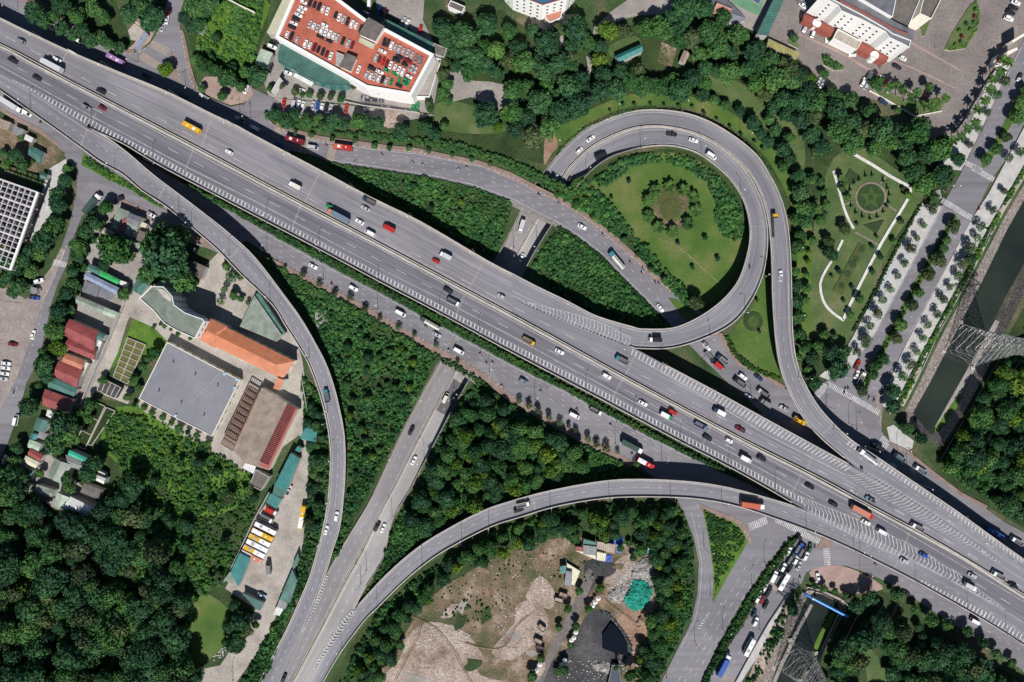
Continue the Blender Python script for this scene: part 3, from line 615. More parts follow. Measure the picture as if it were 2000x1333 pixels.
# ================================================================ elevated and sunken carriageways
GAP = [(-60,57),(0,89),(125,155),(250,220),(375,285),(500,352),(625,418),(750,483),(875,550),(1000,617),(1082,662),(1162,706),(1260,760),(1375,821),(1500,886),(1625,948),(1712,998),(1825,1057),(1875,1086),(2000,1165),(2060,1203),(2100,1230)]
gx = [g[0] for g in GAP]; gy = [g[1] for g in GAP]
def gap(x): return float(np.interp(x, gx, gy))
Z8 = 8.0
def rowsx(tbl, z=Z8, north=True, g=2.6):
    out = []
    for t in tbl:
        x, y = t[0], t[1]; zz = t[2] if len(t) > 2 else z
        out.append((x, y, x, gap(x) - g, zz) if north else (x, gap(x) + g, x, y, zz))
    return out
NW = rowsx([(-100,-16),(0,36),(125,96),(206,131),(300,169),(345,189),(415,224),(460,245),(500,267),(625,333),(722,385),(822,434),(950,509),(1000,535)])
decks = {}
decks['NW'] = ribbon('highway_north_deck', NW, M_DECKN, 1.8, (1, 1), 'wide northern carriageway of the elevated highway, dusty hard shoulder', sub=3)
NE = rowsx([(1000,583),(1110,630),(1230,677),(1297,712),(1390,761),(1481,811),(1600,876),(1685,922),(1800,990),(1955,1092),(2090,1180)])
decks['NE'] = ribbon('highway_north_deck', NE, M_DECK2, 1.8, ((0.31, 0.70), 1), 'eastern stretch of the northern highway carriageway', sub=3)
SA = rowsx([(-100,88),(0,144),(62,178),(120,216),(172,249),(240,281),(277,303),(327,332),(415,378),(500,423),(625,488),(740,550),(860,613),(950,662),(1000,689),(1147,766),(1240,816),(1332,865),(1425,913),(1500,955),(1572,995),(1687,1042),(1795,1097),(1875,1140),(1965,1192),(2090,1265)], north=False)
decks['S'] = ribbon('highway_south_deck', SA, M_DECK, 1.8, (1, (0.17, 0.80)), 'southern carriageway of the elevated highway with hatched shoulder', sub=3, par_w=(0.95, 0.42))
RA = [(-100,88,-100,112,8),(0,144,0,177,8),(62,178,62,220,8),(120,216,105,250,8),(172,249,160,290,8),(212,271,200,319,8),(250,299,240,341,8),(300,342,278,373,8),(350,380,325,404,8),(400,418,375,445,8),(450,458,425,488,7.8),(500,505,470,535,7.6),(560,583,532,595,7.2),(590,625,558,636,6.8),(615,668,580,670,6.4),(636,708,602,708,6.0),(652,752,620,754,5.5),(664,800,635,806,5.0),(673,850,645,862,4.3),(675,905,646,915,3.6),(672,966,641,980,2.8),(664,1030,631,1035,2.0),(650,1075,618,1085,1.4),(638,1115,604,1130,0.9),(622,1160,585,1175,0.60),(600,1215,560,1230,0.45),(577,1270,535,1278,0.42),(545,1345,500,1345,0.42)]
decks['A'] = ribbon('curved_ramp', RA, M_DECK2, 1.5, ((0.15, 0.90), 1), 'long curved flyover ramp sweeping south past the school buildings', sub=4)
RB = [(2090,1265,2090,1318,8),(1965,1192,2000,1261,8),(1875,1140,1922,1212,8),(1795,1097,1790,1137,8),(1687,1042,1700,1091,8),(1572,996,1605,1047,8),(1500,973,1500,1008,8),(1425,953,1425,985,7.8),(1350,941,1350,973,7.5),(1250,936,1260,970,7.1),(1175,940,1180,973,6.6),(1075,958,1090,988,5.8),(1000,978,1015,1010,5.0),(937,1000,955,1030,4.2),(850,1047,872,1073,3.2),(800,1082,825,1105,2.5),(750,1127,782,1142,1.4),(700,1182,738,1186,0.75),(672,1218,712,1212,0.55),(640,1275,665,1275,0.46),(605,1345,628,1338,0.42)]
decks['B'] = ribbon('curved_ramp', RB, M_DECK2, 1.5, ((0.27, 0.86), 1), 'curved flyover ramp arching over the service road at the bottom', sub=4)
RO = [(1058,345,1092,360,-4.0),(1075,322,1110,330,-3.2),(1112,280,1140,300,-2.5),(1150,250,1172,277,-1.7),(1212,225,1226,254,-0.7),(1262,216,1272,247,0.2),(1320,219,1318,251,1.0),(1372,233,1360,262,1.8),(1425,262,1405,284,2.8),(1475,302,1447,320,4.0),(1503,345,1472,353,5.0),(1524,388,1491,396,5.8),(1537,440,1501,444,6.6),(1543,508,1506,508,7.3),(1545,583,1508,583,7.8),(1547,655,1514,665,8),(1555,708,1523,718,8),(1571,750,1538,760,8),(1595,791,1562,806,8),(1625,826,1595,848,8),(1662,860,1637,885,8),(1712,893,1685,922,8),(1775,936,1755,963,8),(1865,997,1850,1023,8),(1955,1062,1955,1092,8),(2080,1150,2090,1180,8)]
decks['O'] = ribbon('loop_outer_ramp', RO, M_DECK2, 1.3, (1, (0.0, 0.82)), 'outer carriageway of the round loop ramp', sub=4)
RI = [(1095,362,1122,372,-4.0),(1112,332,1157,333,-3.2),(1143,301,1185,314,-2.5),(1175,279,1212,299,-1.7),(1228,256,1250,290,-0.7),(1273,249,1290,285,0.2),(1318,253,1325,288,1.0),(1358,264,1360,299,1.8),(1402,286,1392,320,2.8),(1444,322,1425,350,4.0),(1468,355,1448,385,5.0),(1487,396,1460,420,5.8),(1497,444,1464,460,6.5),(1497,490,1458,500,7.0),(1488,540,1442,547,7.6),(1465,590,1415,582,8),(1430,632,1382,609,8),(1375,661,1345,630,8),(1312,680,1308,642,8),(1250,681,1255,643,8),(1230,677,1235,639,8),(1170,655,1165,618,8),(1110,630,1110,590,8),(1050,606,1050,561,8),(1000,583,1000,535,8)]
decks['I'] = ribbon('loop_inner_ramp', RI, M_DECK2, 1.3, ((0.0, 0.84), 1), 'inner carriageway of the round loop ramp joining the highway', sub=4)
# sunken north-south highway
def half(rows, a, b): return [(r[0] + (r[2] - r[0]) * a, r[1] + (r[3] - r[1]) * a, r[0] + (r[2] - r[0]) * b, r[1] + (r[3] - r[1]) * b, r[4]) for r in rows]
MED = 0.52
TRZ = [(r[0], r[1], r[2], r[3], r[4] + (0.34 if r[4] >= 0 else 0.2)) for r in TR[:11]]
def half3(rows, a, b, c): return half(rows, a, b)
LOWW = [(545,1345,561,1345,0.40),(577,1270,599,1276,0.40),(600,1215,627,1222,0.40),(622,1160,654,1170,0.40),(640,1118,675,1130,0.38),(672,1062,706,1074,0.36)] + half(TRZ, 0.0, MED - .02)
LOWE = [(566,1345,612,1345,0.40),(603,1277,648,1290,0.40),(631,1224,676,1232,0.40),(658,1172,694,1187,0.40),(679,1132,715,1146,0.38),(710,1076,748,1092,0.36)] + half(TRZ, MED + .02, 1.0)
LOWM = [(a[2], a[3], b[0], b[1], a[4]) for a, b in zip(LOWW, LOWE)]
LOWR = [(a[0], a[1], b[2], b[3], a[4]) for a, b in zip(LOWW, LOWE)]
lo_w = ribbon('lower_highway', LOWW, M_LOW, 0, (0, 0), 'western carriageway of the straight lower highway', sub=4)
lo_e = ribbon('lower_highway', LOWE, M_LOWP, 0, (0, 0), 'pale eastern carriageway of the straight lower highway', sub=4)
med = ribbon('median_strip', LOWM, M_CONCD, 0, (1, 1), 'narrow dark median strip of the lower highway', sub=4, par_h=0.6, par_w=0.25)
mb = MB()
for a_, lo, hi in ((0.0, 20, 60), (1.0, 16, 60)):
    P = lerp_rows(LOWR, a_, 4)[lo:hi]
    o = None
    wall_line(mb, P, 0, 0.7, 0.3)
o = mb.build('crash_barrier', M_CONCD); tag(o, 'low concrete crash barriers lining the lower highway', 'crash barrier')
k = Marks()
# dark resurfaced patch
P = lerp_rows(LOWE, 0.03, 4); Q = lerp_rows(LOWE, 0.97, 4)
def nearest(P, x, y): return min(range(len(P)), key=lambda i: (P[i][0] - x) ** 2 + (P[i][1] - y) ** 2)
i0, i1 = nearest(P, 855, 802), nearest(P, 884, 748)
pm = Marks()
for i in range(min(i0, i1), max(i0, i1)): pm.quad(P[i], P[i + 1], Q[i + 1], Q[i], 0.015)
pm.build('asphalt_patch', lo_e, M_PATCH)
LM = Marks()
for RR_, t, ds in ((LOWW, 0.5, (7, 14)), (LOWW, 0.93, None), (LOWE, .09, None), (LOWE, .5, (7, 14))): LM.line(lerp_rows(RR_, t, 4), 0.75, ds)
LM.build('lane_markings', lo_w)
# ================================================================ painted markings
def zline(P, z): return [(p[0], p[1], z) for p in P]
mk = Marks()
DASH = (22, 34)
mk.line([(0,66),(68,102),(168,156),(268,209),(411,285),(602,387),(747,463),(942,568),(1000,598)], 0.8, DASH, Z8, start=12)
mk.line([(0,84),(250,214),(500,345),(750,475),(1000,610)], 0.5, None, Z8)
mk.build('lane_markings', decks['NW'])
mk = Marks()
mk.line([(1002,599),(1040,619),(1187,698),(1332,775),(1522,877),(1617,928),(1760,1003),(2000,1150)], 0.8, DASH, Z8, start=3)
mk.line([(1240,698),(1300,731),(1400,790),(1497,849),(1657,931)], 0.9, None, Z8)
mk.line([(1000,611),(1250,748),(1500,879),(1712,991),(2000,1158)], 0.5, None, Z8)
mk.bars([(1236,682),(1300,716),(1390,764),(1481,814),(1600,879),(1668,916)], [(1232,693),(1296,727),(1388,779),(1475,830),(1590,888),(1655,923)], 8.2, 2.2, Z8, skew=0)
mk.line([(1700,965),(1800,1025),(1900,1085),(1990,1143)], 0.7, DASH, Z8)
mk.bars([(1650,929),(1685,950),(1760,995),(1840,1040),(1955,1103)], [(1690,924),(1720,935),(1790,980),(1860,1030),(1958,1100)], 8.6, 1.35, Z8, chevron=4)
for x, y in ((1885,1010),(1850,1018),(1925,1062),(1918,1078),(1657,965),(1660,958)):
    mk.line([(x, y), (x + 15, y + 9)], 0.9, None, Z8); mk.line([(x, y), (x + 6, y + 0.5)], 1.6, None, Z8, up=0.03)
mk.build('lane_markings', decks['NE'])
mk = Marks()
mk.line([(0,97),(125,162),(250,228),(500,361),(750,491),(1000,626),(1262,769),(1500,896),(1712,1007),(2000,1176)], 0.7, None, Z8)
mk.line([(0,129),(172,224),(375,332),(500,394),(750,528),(1000,657),(1125,727),(1250,792),(1375,856),(1500,924),(1590,975)], 0.8, None, Z8)
mk.line([(34,133),(135,187),(234,239),(380,317),(522,392),(617,443),(762,520),(960,624),(1106,702),(1205,753),(1350,833),(1540,933),(1660,1000),(1779,1064),(2000,1196)], 0.8, DASH, Z8, start=-2)
A_ = [(24,156),(60,172),(100,192),(172,231),(250,273),(312,306),(375,341),(415,362),(500,406),(625,472),(740,533),(860,596),(950,645),(1000,671),(1147,748),(1240,798),(1332,848),(1425,896),(1500,936),(1572,976)]
B_ = [(24,157),(62,178),(100,203),(172,245),(240,278),(300,310),(327,325),(415,373),(500,416),(625,481),(740,543),(860,606),(950,655),(1000,682),(1147,759),(1240,809),(1332,858),(1425,906),(1500,947),(1572,987)]
mk.bars(A_, B_, 8.0, 2.5, Z8); mk.line(A_, 0.5, None, Z8); mk.line(B_, 0.5, None, Z8)
CA = [(1560,968),(1600,985),(1690,1020),(1800,1077),(1880,1127),(1965,1192)]; CB = [(1572,992),(1600,1012),(1690,1060),(1795,1103),(1878,1145),(1966,1193)]
mk.bars(CA, CB, 8.6, 1.6, Z8, chevron=6); mk.line(CA, 0.6, None, Z8); mk.line(CB, 0.6, None, Z8)
mk.build('lane_markings', decks['S'])
mk = Marks()
for t in (0.12, 0.90): mk.line(lerp_rows(RA, t, 4), 0.6)
mk.line(lerp_rows(RA, 0.5, 4), 0.7, (7, 12)); mk.build('lane_markings', decks['A'])
mk = Marks()
for t in (0.10, 0.90): mk.line(lerp_rows(RB, t, 4), 0.6)
mk.line(lerp_rows(RB, 0.48, 4), 0.7, (8, 17))
mk.bars([(1798,1138),(1922,1207),(2060,1291)], [(1800,1133),(1930,1197),(2066,1281)], 8, 2.6, Z8)
mk.build('lane_markings', decks['B'])
for nm, RR in (('O', RO), ('I', RI)):
    mk = Marks()
    for t in (0.13, 0.87): mk.line(lerp_rows(RR, t, 4), 0.6)
    if nm == 'O': mk.line(lerp_rows(RR, 0.5, 4)[60:], 0.6, (8, 18))
    if nm == 'O':
        mk.bars(lerp_rows(RO[20:], .07, 4), lerp_rows(RO[20:], .34, 4), 8.2, 2.2, Z8, up=0.025)
    if nm == 'I':
        mk.bars([(1020,588),(1060,598),(1120,613),(1180,632),(1235,662)], [(1024,594),(1066,613),(1120,636),(1180,661),(1233,677)], 7.5, 1.2, Z8, chevron=3)
        mk.line([(1020,588),(1060,598),(1120,613),(1180,632),(1235,662)], 0.7, None, Z8)
    mk.build('lane_markings', decks[nm])
# expansion joints
def joint(name, parent, items):
    mk = Marks()
    for a, b in items:
        dx, dy = b[0] - a[0], b[1] - a[1]; l = math.hypot(dx, dy); ox, oy = -dy / l, dx / l
        for s in (-1, 1): mk.line([(a[0] + ox * s, a[1] + oy * s), (b[0] + ox * s, b[1] + oy * s)], 0.45, None, None, up=0.022) if len(a) < 3 else mk.line([(a[0] + ox * s, a[1] + oy * s, a[2]), (b[0] + ox * s, b[1] + oy * s, b[2])], 0.45, None, None, up=0.022)
    mk.build(name, parent, M_CONC)
joint('expansion_joint', decks['NW'], [((131,100,8),(120,128,8)),((413,234,8),(392,290,8)),((625,337,8),(593,400,8)),((945,512,8),(912,570,8))])
joint('expansion_joint', decks['NE'], [((1244,686,8),(1220,737,8)),((1416,780,8),(1402,832,8)),((1590,880,8),(1575,922,8))])
joint('expansion_joint', decks['S'], [((187,222,8),(178,240,8)),((378,292,8),(362,332,8)),((588,400,8),(571,444,8)),((908,575,8),(888,622,8)),((1216,742,8),(1195,778,8)),((1388,833,8),(1372,870,8)),((1566,925,8),(1548,962,8)),((1776,1040,8),(1764,1075,8))])
joint('expansion_joint', decks['A'], [((172,250,8),(158,285,8)),((323,361,8),(310,388,8)),((467,485,7.7),(452,502,7.7)),((591,630,6.7),(566,640,6.7)),((674,863,4.2),(646,865,4.2)),((650,1066,1.4),(622,1062,1.4))])
joint('expansion_joint', decks['B'], [((1290,938,7.3),(1290,969,7.3)),((1040,969,5.4),(1046,998,5.4)),((1760,1085,8),(1745,1112,8))])
joint('expansion_joint', decks['I'], [((1464,440,6.5),(1497,443,6.5)),((1262,648,8),(1253,676,8))])
joint('expansion_joint', decks['O'], [((1510,621,8),(1547,621,8)),((1625,833,8),(1604,850,8))])
# piers below the decks
def piers(parent, rows, step_m, name='pier', w=1.3, skip=()):
    R = catmull(rows, 4); acc = step_m * 0.5; last = None
    for i, r in enumerate(R):
        a, b = W(r[0], r[1], r[4]), W(r[2], r[3], r[4]); c = (a + b) / 2
        if last is not None: acc += (c - last).length
        last = c
        if acc >= step_m and r[4] > 3.2:
            acc = 0; d = (b - a).normalized(); wd = (b - a).length; mb = MB()
            for t in ((-0.28, 0.28) if wd > 11 else (0,)):
                p = c + d * wd * t; mb.tube((p.x, p.y, -0.5), (p.x, p.y, r[4] - 2.2), w * 0.6, n=10)
            mb.beam((c - d * wd * .40) + Vector((0, 0, -2.1)), (c + d * wd * .40) + Vector((0, 0, -2.1)), 1.6, 0.9)
            mb.build('pier', M_CONCD, parent)
for kk, RR in (('NW', NW), ('NE', NE), ('S', SA), ('A', RA), ('B', RB), ('O', RO), ('I', RI)): piers(decks[kk], RR, 30)
# street level markings
mk = Marks()
S1 = [(642,297),(700,304),(750,312),(812,319),(850,327),(925,343),(1000,369),(1050,397),(1100,420),(1150,448),(1200,492),(1250,545),(1290,590),(1330,632)]
S2 = [(642,285),(700,294),(750,303),(812,309),(870,320),(930,335),(1000,359),(1050,385),(1100,409),(1150,440),(1205,480),(1255,530),(1300,575)]
S3 = [(652,307),(700,313),(750,322),(812,328),(850,338),(925,354),(1000,381),(1050,408),(1100,430),(1140,452),(1180,486)]
for s in (S1, S2, S3): mk.line(s, 0.6, (7, 18), 0.36)
for s in ([(642,312),(700,321),(750,328),(850,344),(925,361),(1000,388),(1050,415),(1087,433),(1125,456),(1175,494),(1225,546),(1300,621)], [(552,258),(625,278),(687,286),(750,295),(812,301),(875,313),(937,325),(1000,350),(1050,376),(1100,400),(1150,433),(1198,470),(1250,518),(1300,562)]): mk.line(s, 0.7, None, 0.36, up=0.01)
# lanes on the southern service road
for off in (10, 21, 32):
    a = [(520,460+off*1.0),(567,478+off),(662,530+off),(750,575+off),(812,610+off),(915,665+off),(1000,712+off),(1100,761+off),(1175,803+off),(1275,856+off),(1330,885+off)]
    mk.line(a, 0.6, (8, 18), 0.36)
mk.line([(500,446),(567,483),(662,535),(750,580),(812,615),(915,670),(1000,716),(1100,765),(1175,807),(1275,860),(1350,897)], 0.7, None, 0.36)
# yellow rumble bars
for i in range(5):
    for (p, q, o) in (((300,81),(331,96),(-1.6,2.4)), ((278,103),(313,124),(-1.6,2.4)), ((548,238),(541,270),(2.0,0.6)), ((598,268),(590,302),(2.2,0.6)), ((651,281),(641,318),(2.2,0.6))):
        mk2 = None
YB = Marks()
for (p, q, o) in (((300,81),(331,96),(-1.3,2.2)), ((278,103),(313,124),(-1.3,2.2)), ((541,240),(534,268),(2.3,0.6)), ((590,266),(584,298),(2.5,0.6)), ((645,283),(637,316),(2.5,0.6)),
                  ((1184,852),(1200,861),(-1.6,3.2)), ((1502,1132),(1532,1148),(-1.2,2.2)), ((1412,1316),(1436,1328),(-1.6,3.0))):
    for i in range(6): YB.line([(p[0] + o[0] * i, p[1] + o[1] * i), (q[0] + o[0] * i, q[1] + o[1] * i)], 0.9, None, 0.36)
YB.build('rumble_strips', None, M_YLINE, 'pale yellow rumble strips painted across the service roads')
# zebra crossings
for p, q, ln, st, w, dr in (((1840,391),(1906,432),11,3.0,1.7,(-.5,.86)), ((1900,328),(1942,352),11,3.0,1.7,(-.5,.86)), ((1882,316),(1918,335),10,3.0,1.7,(-.5,.86)), ((1617,750),(1718,807),11,3.4,1.9,(-.45,.88)),
                            ((1592,780),(1616,748),13,3.4,1.7,(.87,.42)), ((1720,858),(1736,874),20,3.6,1.8,(-.6,.8)), ((1464,1030),(1500,1015),15,3.8,1.9,(.28,.96)), ((1515,1015),(1606,1060),11,3.6,1.9,(-.4,.9)),
                            ((1614,1070),(1616,1106),13,3.6,1.8,(1,.02)), ((104,513),(133,518),12,3.4,1.8,(-.3,.95)), ((1832,330),(1828,345),11,3.2,1.6,(1,-.35)), ((1832,372),(1836,392),9,3.0,1.6,(1,-.35))):
    mk.zebra(p, q, ln, st, w, 0.36, direction=dr)
# stop lines and boulevard lines
mk.line([(1706,658),(1842,404)], 0.7, None, 0.36); mk.line([(1770,665),(1900,430)], 0.7, None, 0.36); mk.line([(1995,92),(1886,314)], 0.7, None, 0.36); mk.line([(2010,250),(1960,330)], 0.7, None, 0.36)
mk.line([(1715,668),(1850,412)], 0.6, (6, 16), 0.36); mk.line([(1758,660),(1885,428)], 0.6, (6, 16), 0.36)
mk.line([(2000,120),(1905,300)], 0.6, (6, 14), 0.36); mk.line([(1650,737),(1674,748),(1698,720)], 0.7, None, 0.36); mk.line([(1702,757),(1728,764)], 0.7, None, 0.36)
# roads D / E / C
mk.line([(1362,985),(1368,1050),(1377,1100),(1377,1160),(1367,1215),(1342,1265),(1308,1320)], 0.5, (6, 14), 0.36)
mk.line([(1350,1000),(1362,1050),(1371,1100),(1368,1160),(1357,1212),(1330,1265)], 0.6, None, 0.36)
for o in (0, 12, 24): mk.line([(1470 + o, 1085 + o * .55), (1440 + o, 1135 + o * .55), (1405 + o * .95, 1195 + o * .5), (1365 + o * .9, 1260 + o * .5), (1325 + o * .8, 1330 + o * .5)], 0.7, (11, 14), 0.36)
mk.bars([(1362,1228),(1375,1208),(1386,1192)], [(1368,1228),(1380,1210),(1387,1196)], 6, 1.8, 0.36)
mk.line([(1560,1070),(1520,1140),(1470,1225),(1415,1330)], 0.6, (9, 14), 0.36); mk.line([(1556,1042),(1592,1060)], 0.9, None, 0.36)
mk.line([(85,585),(75,640),(62,680),(40,740),(15,800)], 0.7, (6, 9), 0.36)
mk.line([(130,480),(98,560),(85,585)], 0.6, None, 0.36)
for P in ([(1530,1065),(1515,1090)], [(1508,1058),(1500,1072)], [(1735,1150),(1800,1190),(1900,1250),(2000,1312)], [(1740,1120),(1850,1185),(2000,1275)]): mk.line(P, 0.6, (8, 14), 0.36)
mk.line([(255,372),(330,408),(400,445),(470,484)], 0.5, (6, 12), 0.36)
mk.line([(1440,745),(1500,790),(1560,835)], 0.6, (8, 14), 0.36); mk.line([(1760,905),(1850,965),(1960,1040)], 0.6, (8, 14), 0.36); mk.line([(60,30),(230,120),(400,215),(540,262)], 0.6, (8, 14), 0.36)
mk.build('street_markings', None, label='white lane lines, arrows and zebra crossings on the street level roads')
gm = Marks()   # gore bars of the lower highway
g1a = [(636,1124),(625,1155),(612,1190),(600,1215),(588,1235)]; g1b = [(641,1126),(632,1155),(616,1192),(602,1217),(589,1236)]
gm.bars(g1a, g1b, 6, 2.0, 0.62, up=0.06)
g2b = [(697,1194),(680,1218),(660,1244),(640,1272),(622,1297),(609,1317)]
g2c = [(688,1192),(668,1212),(652,1236),(634,1266),(618,1294),(607,1314)]
gm.bars(g2c, g2b, 7, 2.2, 0.60, up=0.14, chevron=4)
gm.line(zline(g1a, .62), .6, None, None, up=.06); gm.line(zline(g1b, .62), .6, None, None, up=.06); gm.line(zline(g2c, .62), .6, None, None, up=.14); gm.line(zline(g2b, .62), .6, None, None, up=.14)
gm.build('gore_markings', None, label='white chevron bars where the ramps join the lower highway')
# painted kerbs, red and white
def kerb(P, w=0.8, z=0.48, smooth=3):
    a = Marks(); b = Marks(); a.line(P, w, (5, 5), z, smooth); b.line(P, w, (5, 5), z, smooth, start=5)
    return a, b
KR = paint('red_kerb_paint', (0.36, 0.17, 0.13), 0.7); KW = Marks(); KB = Marks()
for P in ([(232,103),(262,105),(290,90),(305,70),(315,45)], [(352,60),(358,90),(365,130),(378,172)], [(338,95),(352,158)], [(527,237),(552,254),(625,274),(687,283),(750,292),(812,298),(875,311),(937,323),(1000,347),(1050,374),(1100,398),(1150,431),(1198,470),(1250,516),(1312,571),(1347,591)],
          [(535,504),(600,539),(700,589),(787,641),(845,674),(900,702),(950,732),(1000,773),(1075,817),(1137,852),(1200,882),(1240,903)], [(240,401),(350,463),(400,484)], [(57,12),(110,38),(170,68),(232,103)], [(1452,1037),(1462,1045),(1467,1062)]):
    a, b = kerb(P); 
    for s, dst in ((a, KW), (b, KB)):
        n = len(dst.v); dst.v += s.v; dst.f += [tuple(n + i for i in f) for f in s.f]
KW.build('painted_kerb', None, M_LINE, 'white painted lengths of the kerb beside the service roads')
KB.build('painted_kerb', None, KR, 'red painted lengths of the kerb beside the service roads')
# ================================================================ tree prototypes
F_DARK = foliage('dark_leaves', (0.013, 0.045, 0.022), (0.030, 0.086, 0.036), (0.066, 0.142, 0.056))
F_MID = foliage('green_leaves', (0.021, 0.068, 0.022), (0.046, 0.122, 0.034), (0.094, 0.190, 0.052))
F_BRIGHT = foliage('bright_leaves', (0.040, 0.085, 0.012), (0.082, 0.150, 0.020), (0.135, 0.205, 0.034))
F_OLIVE = foliage('olive_leaves', (0.034, 0.056, 0.024), (0.060, 0.092, 0.038), (0.105, 0.140, 0.060))
F_HEDGE = foliage('hedge_leaves', (0.018, 0.062, 0.022), (0.042, 0.112, 0.034), (0.080, 0.170, 0.050))
F_SCRUB = foliage('scrub_leaves', (0.025, 0.092, 0.030), (0.058, 0.165, 0.050), (0.118, 0.245, 0.078), lowf=.42)
M_BARK = mat('bark', [(0.3, (0.06, 0.045, 0.035)), (0.7, (0.13, 0.10, 0.08))], 3.0)
M_PALMBARK = mat('palm_bark', [(0.3, (0.26, 0.23, 0.20)), (0.7, (0.42, 0.39, 0.35))], 2.0)
def crown_mesh(name, seed, rad, height, z0, nleaf, leaf, lobes=9, core=0.80, mats=(F_DARK,), flat=0.75, trunk=None):
    """lumpy crown: overlapping leaf clumps on several lobes round a ragged dark core"""
    r = np.random.default_rng(seed)
    L = [(0, 0, z0 + height * .62, rad * 0.62)]
    for i in range(lobes):
        a = 2 * math.pi * (i + r.uniform(-.3, .3)) / lobes * (1 if i % 2 else 1); rr = rad * r.uniform(.36, .68)
        L.append((math.cos(a) * rr, math.sin(a) * rr, z0 + height * r.uniform(.30, .66), rad * r.uniform(.26, .46)))
    L = np.array(L); V = []; Fc = []
    w = L[:, 3] ** 2; w /= w.sum()
    idx = r.choice(len(L), nleaf, p=w)
    dirs = r.normal(size=(nleaf, 3)); dirs[:, 2] = np.abs(dirs[:, 2]) * 0.95 - 0.30 * (r.random(nleaf) < .4); dirs /= np.linalg.norm(dirs, axis=1)[:, None]
    rad_ = L[idx, 3] * r.uniform(.82, 1.12, nleaf)
    P = L[idx, :3] + dirs * rad_[:, None] * np.array([1, 1, flat])
    nrm = dirs + r.normal(scale=.55, size=(nleaf, 3)); nrm /= np.linalg.norm(nrm, axis=1)[:, None]
    t = np.cross(nrm, r.normal(size=(nleaf, 3))); t /= np.linalg.norm(t, axis=1)[:, None]; b = np.cross(nrm, t)
    sz = (leaf * r.uniform(.6, 1.35, nleaf))[:, None]
    q = np.stack([P + t * sz, P + b * sz * .6, P - t * sz, P - b * sz * .6], 1).reshape(-1, 3)
    verts = q.tolist(); faces = [tuple(range(4 * i, 4 * i + 4)) for i in range(nleaf)]
    # core lobes
    for (x, y, z, s) in L:
        bm = bmesh.new(); bmesh.ops.create_icosphere(bm, subdivisions=1, radius=1.0)
        n = len(verts)
        for v in bm.verts:
            k = core * s * r.uniform(.85, 1.1); verts.append((x + v.co.x * k, y + v.co.y * k, z + v.co.z * k * flat))
        for f in bm.faces: faces.append(tuple(n + v.index for v in f.verts))
        bm.free()
    mi = [0] * len(faces)
    ml = list(mats)
    if trunk:
        mb = MB(); mb.tube((0, 0, -.2), (0, 0, z0 + height * .5), trunk, trunk * .5, 7)
        for k in range(3):
            a = k * 2.1 + seed; mb.tube((0, 0, z0 * .7), (math.cos(a) * rad * .45, math.sin(a) * rad * .45, z0 + height * .5), trunk * .5, trunk * .2, 5)
        n = len(verts); verts += mb.v; faces += [tuple(n + i for i in f) for f in mb.f]; mi += [1] * len(mb.f); ml.append(M_BARK)
    me = D.meshes.new(name); me.from_pydata(verts, [], faces)
    for m in ml: me.materials.append(m)
    me.polygons.foreach_set('material_index', mi); me.update(); return me
def trunk_mesh(name, h, r0, rad, seed):
    mb = MB(); mb.tube((0, 0, -.3), (0, 0, h * .8), r0, r0 * .6, 8)
    for k in range(4):
        a = k * 1.6 + seed; mb.tube((0, 0, h * .55), (math.cos(a) * rad * .5, math.sin(a) * rad * .5, h * 1.05), r0 * .5, r0 * .2, 5)
    me = D.meshes.new(name); me.from_pydata(mb.v, [], mb.f); me.materials.append(M_BARK); me.update(); return me
# unit: radius 4 m, total height about 8 m
KINDS_T = {}
for key, m, look in (('dark', F_DARK, 'dark green'), ('mid', F_MID, 'mid green'), ('bright', F_BRIGHT, 'yellow-green'), ('olive', F_OLIVE, 'dull olive')):
    KINDS_T[key] = [(crown_mesh('crown', 10 * i + len(key), 4.0, 5.2, 2.6, 900, .46, lobes=8 + i, mats=(m,)), trunk_mesh('trunk', 5.0, .24, 4.0, i)) for i in range(4)]
KINDS_T['young'] = [(crown_mesh('crown', 50 + i, 4.0, 6.0, 2.2, 420, .42, lobes=7, core=.35, mats=(F_MID,)), trunk_mesh('trunk', 5.5, .17, 4.0, i)) for i in range(3)]
KINDS_T['youngdark'] = [(crown_mesh('crown', 60 + i, 4.0, 6.0, 2.2, 520, .42, lobes=7, core=.45, mats=(F_OLIVE,)), trunk_mesh('trunk', 5.5, .17, 4.0, i)) for i in range(3)]
def cone_mesh():
    r = np.random.default_rng(3); V = []; F = []
    mb = MB(); mb.tube((0, 0, -.1), (0, 0, 5.6), 1.0, 0.1, 10)
    for i in range(260):
        h = r.uniform(.1, 5.6); a = r.uniform(0, 6.3); q = 1.15 * (1 - h / 6.2); c = Vector((math.cos(a) * q, math.sin(a) * q, h)); t = Vector(r.normal(size=3)).normalized() * .3; b = Vector(r.normal(size=3)).normalized() * .2
        mb.add([c + t, c + b, c - t, c - b], [(0, 1, 2, 3)])
    me = D.meshes.new('crown'); me.from_pydata(mb.v, [], mb.f); me.materials.append(F_DARK); me.update(); return me
CONE = cone_mesh()
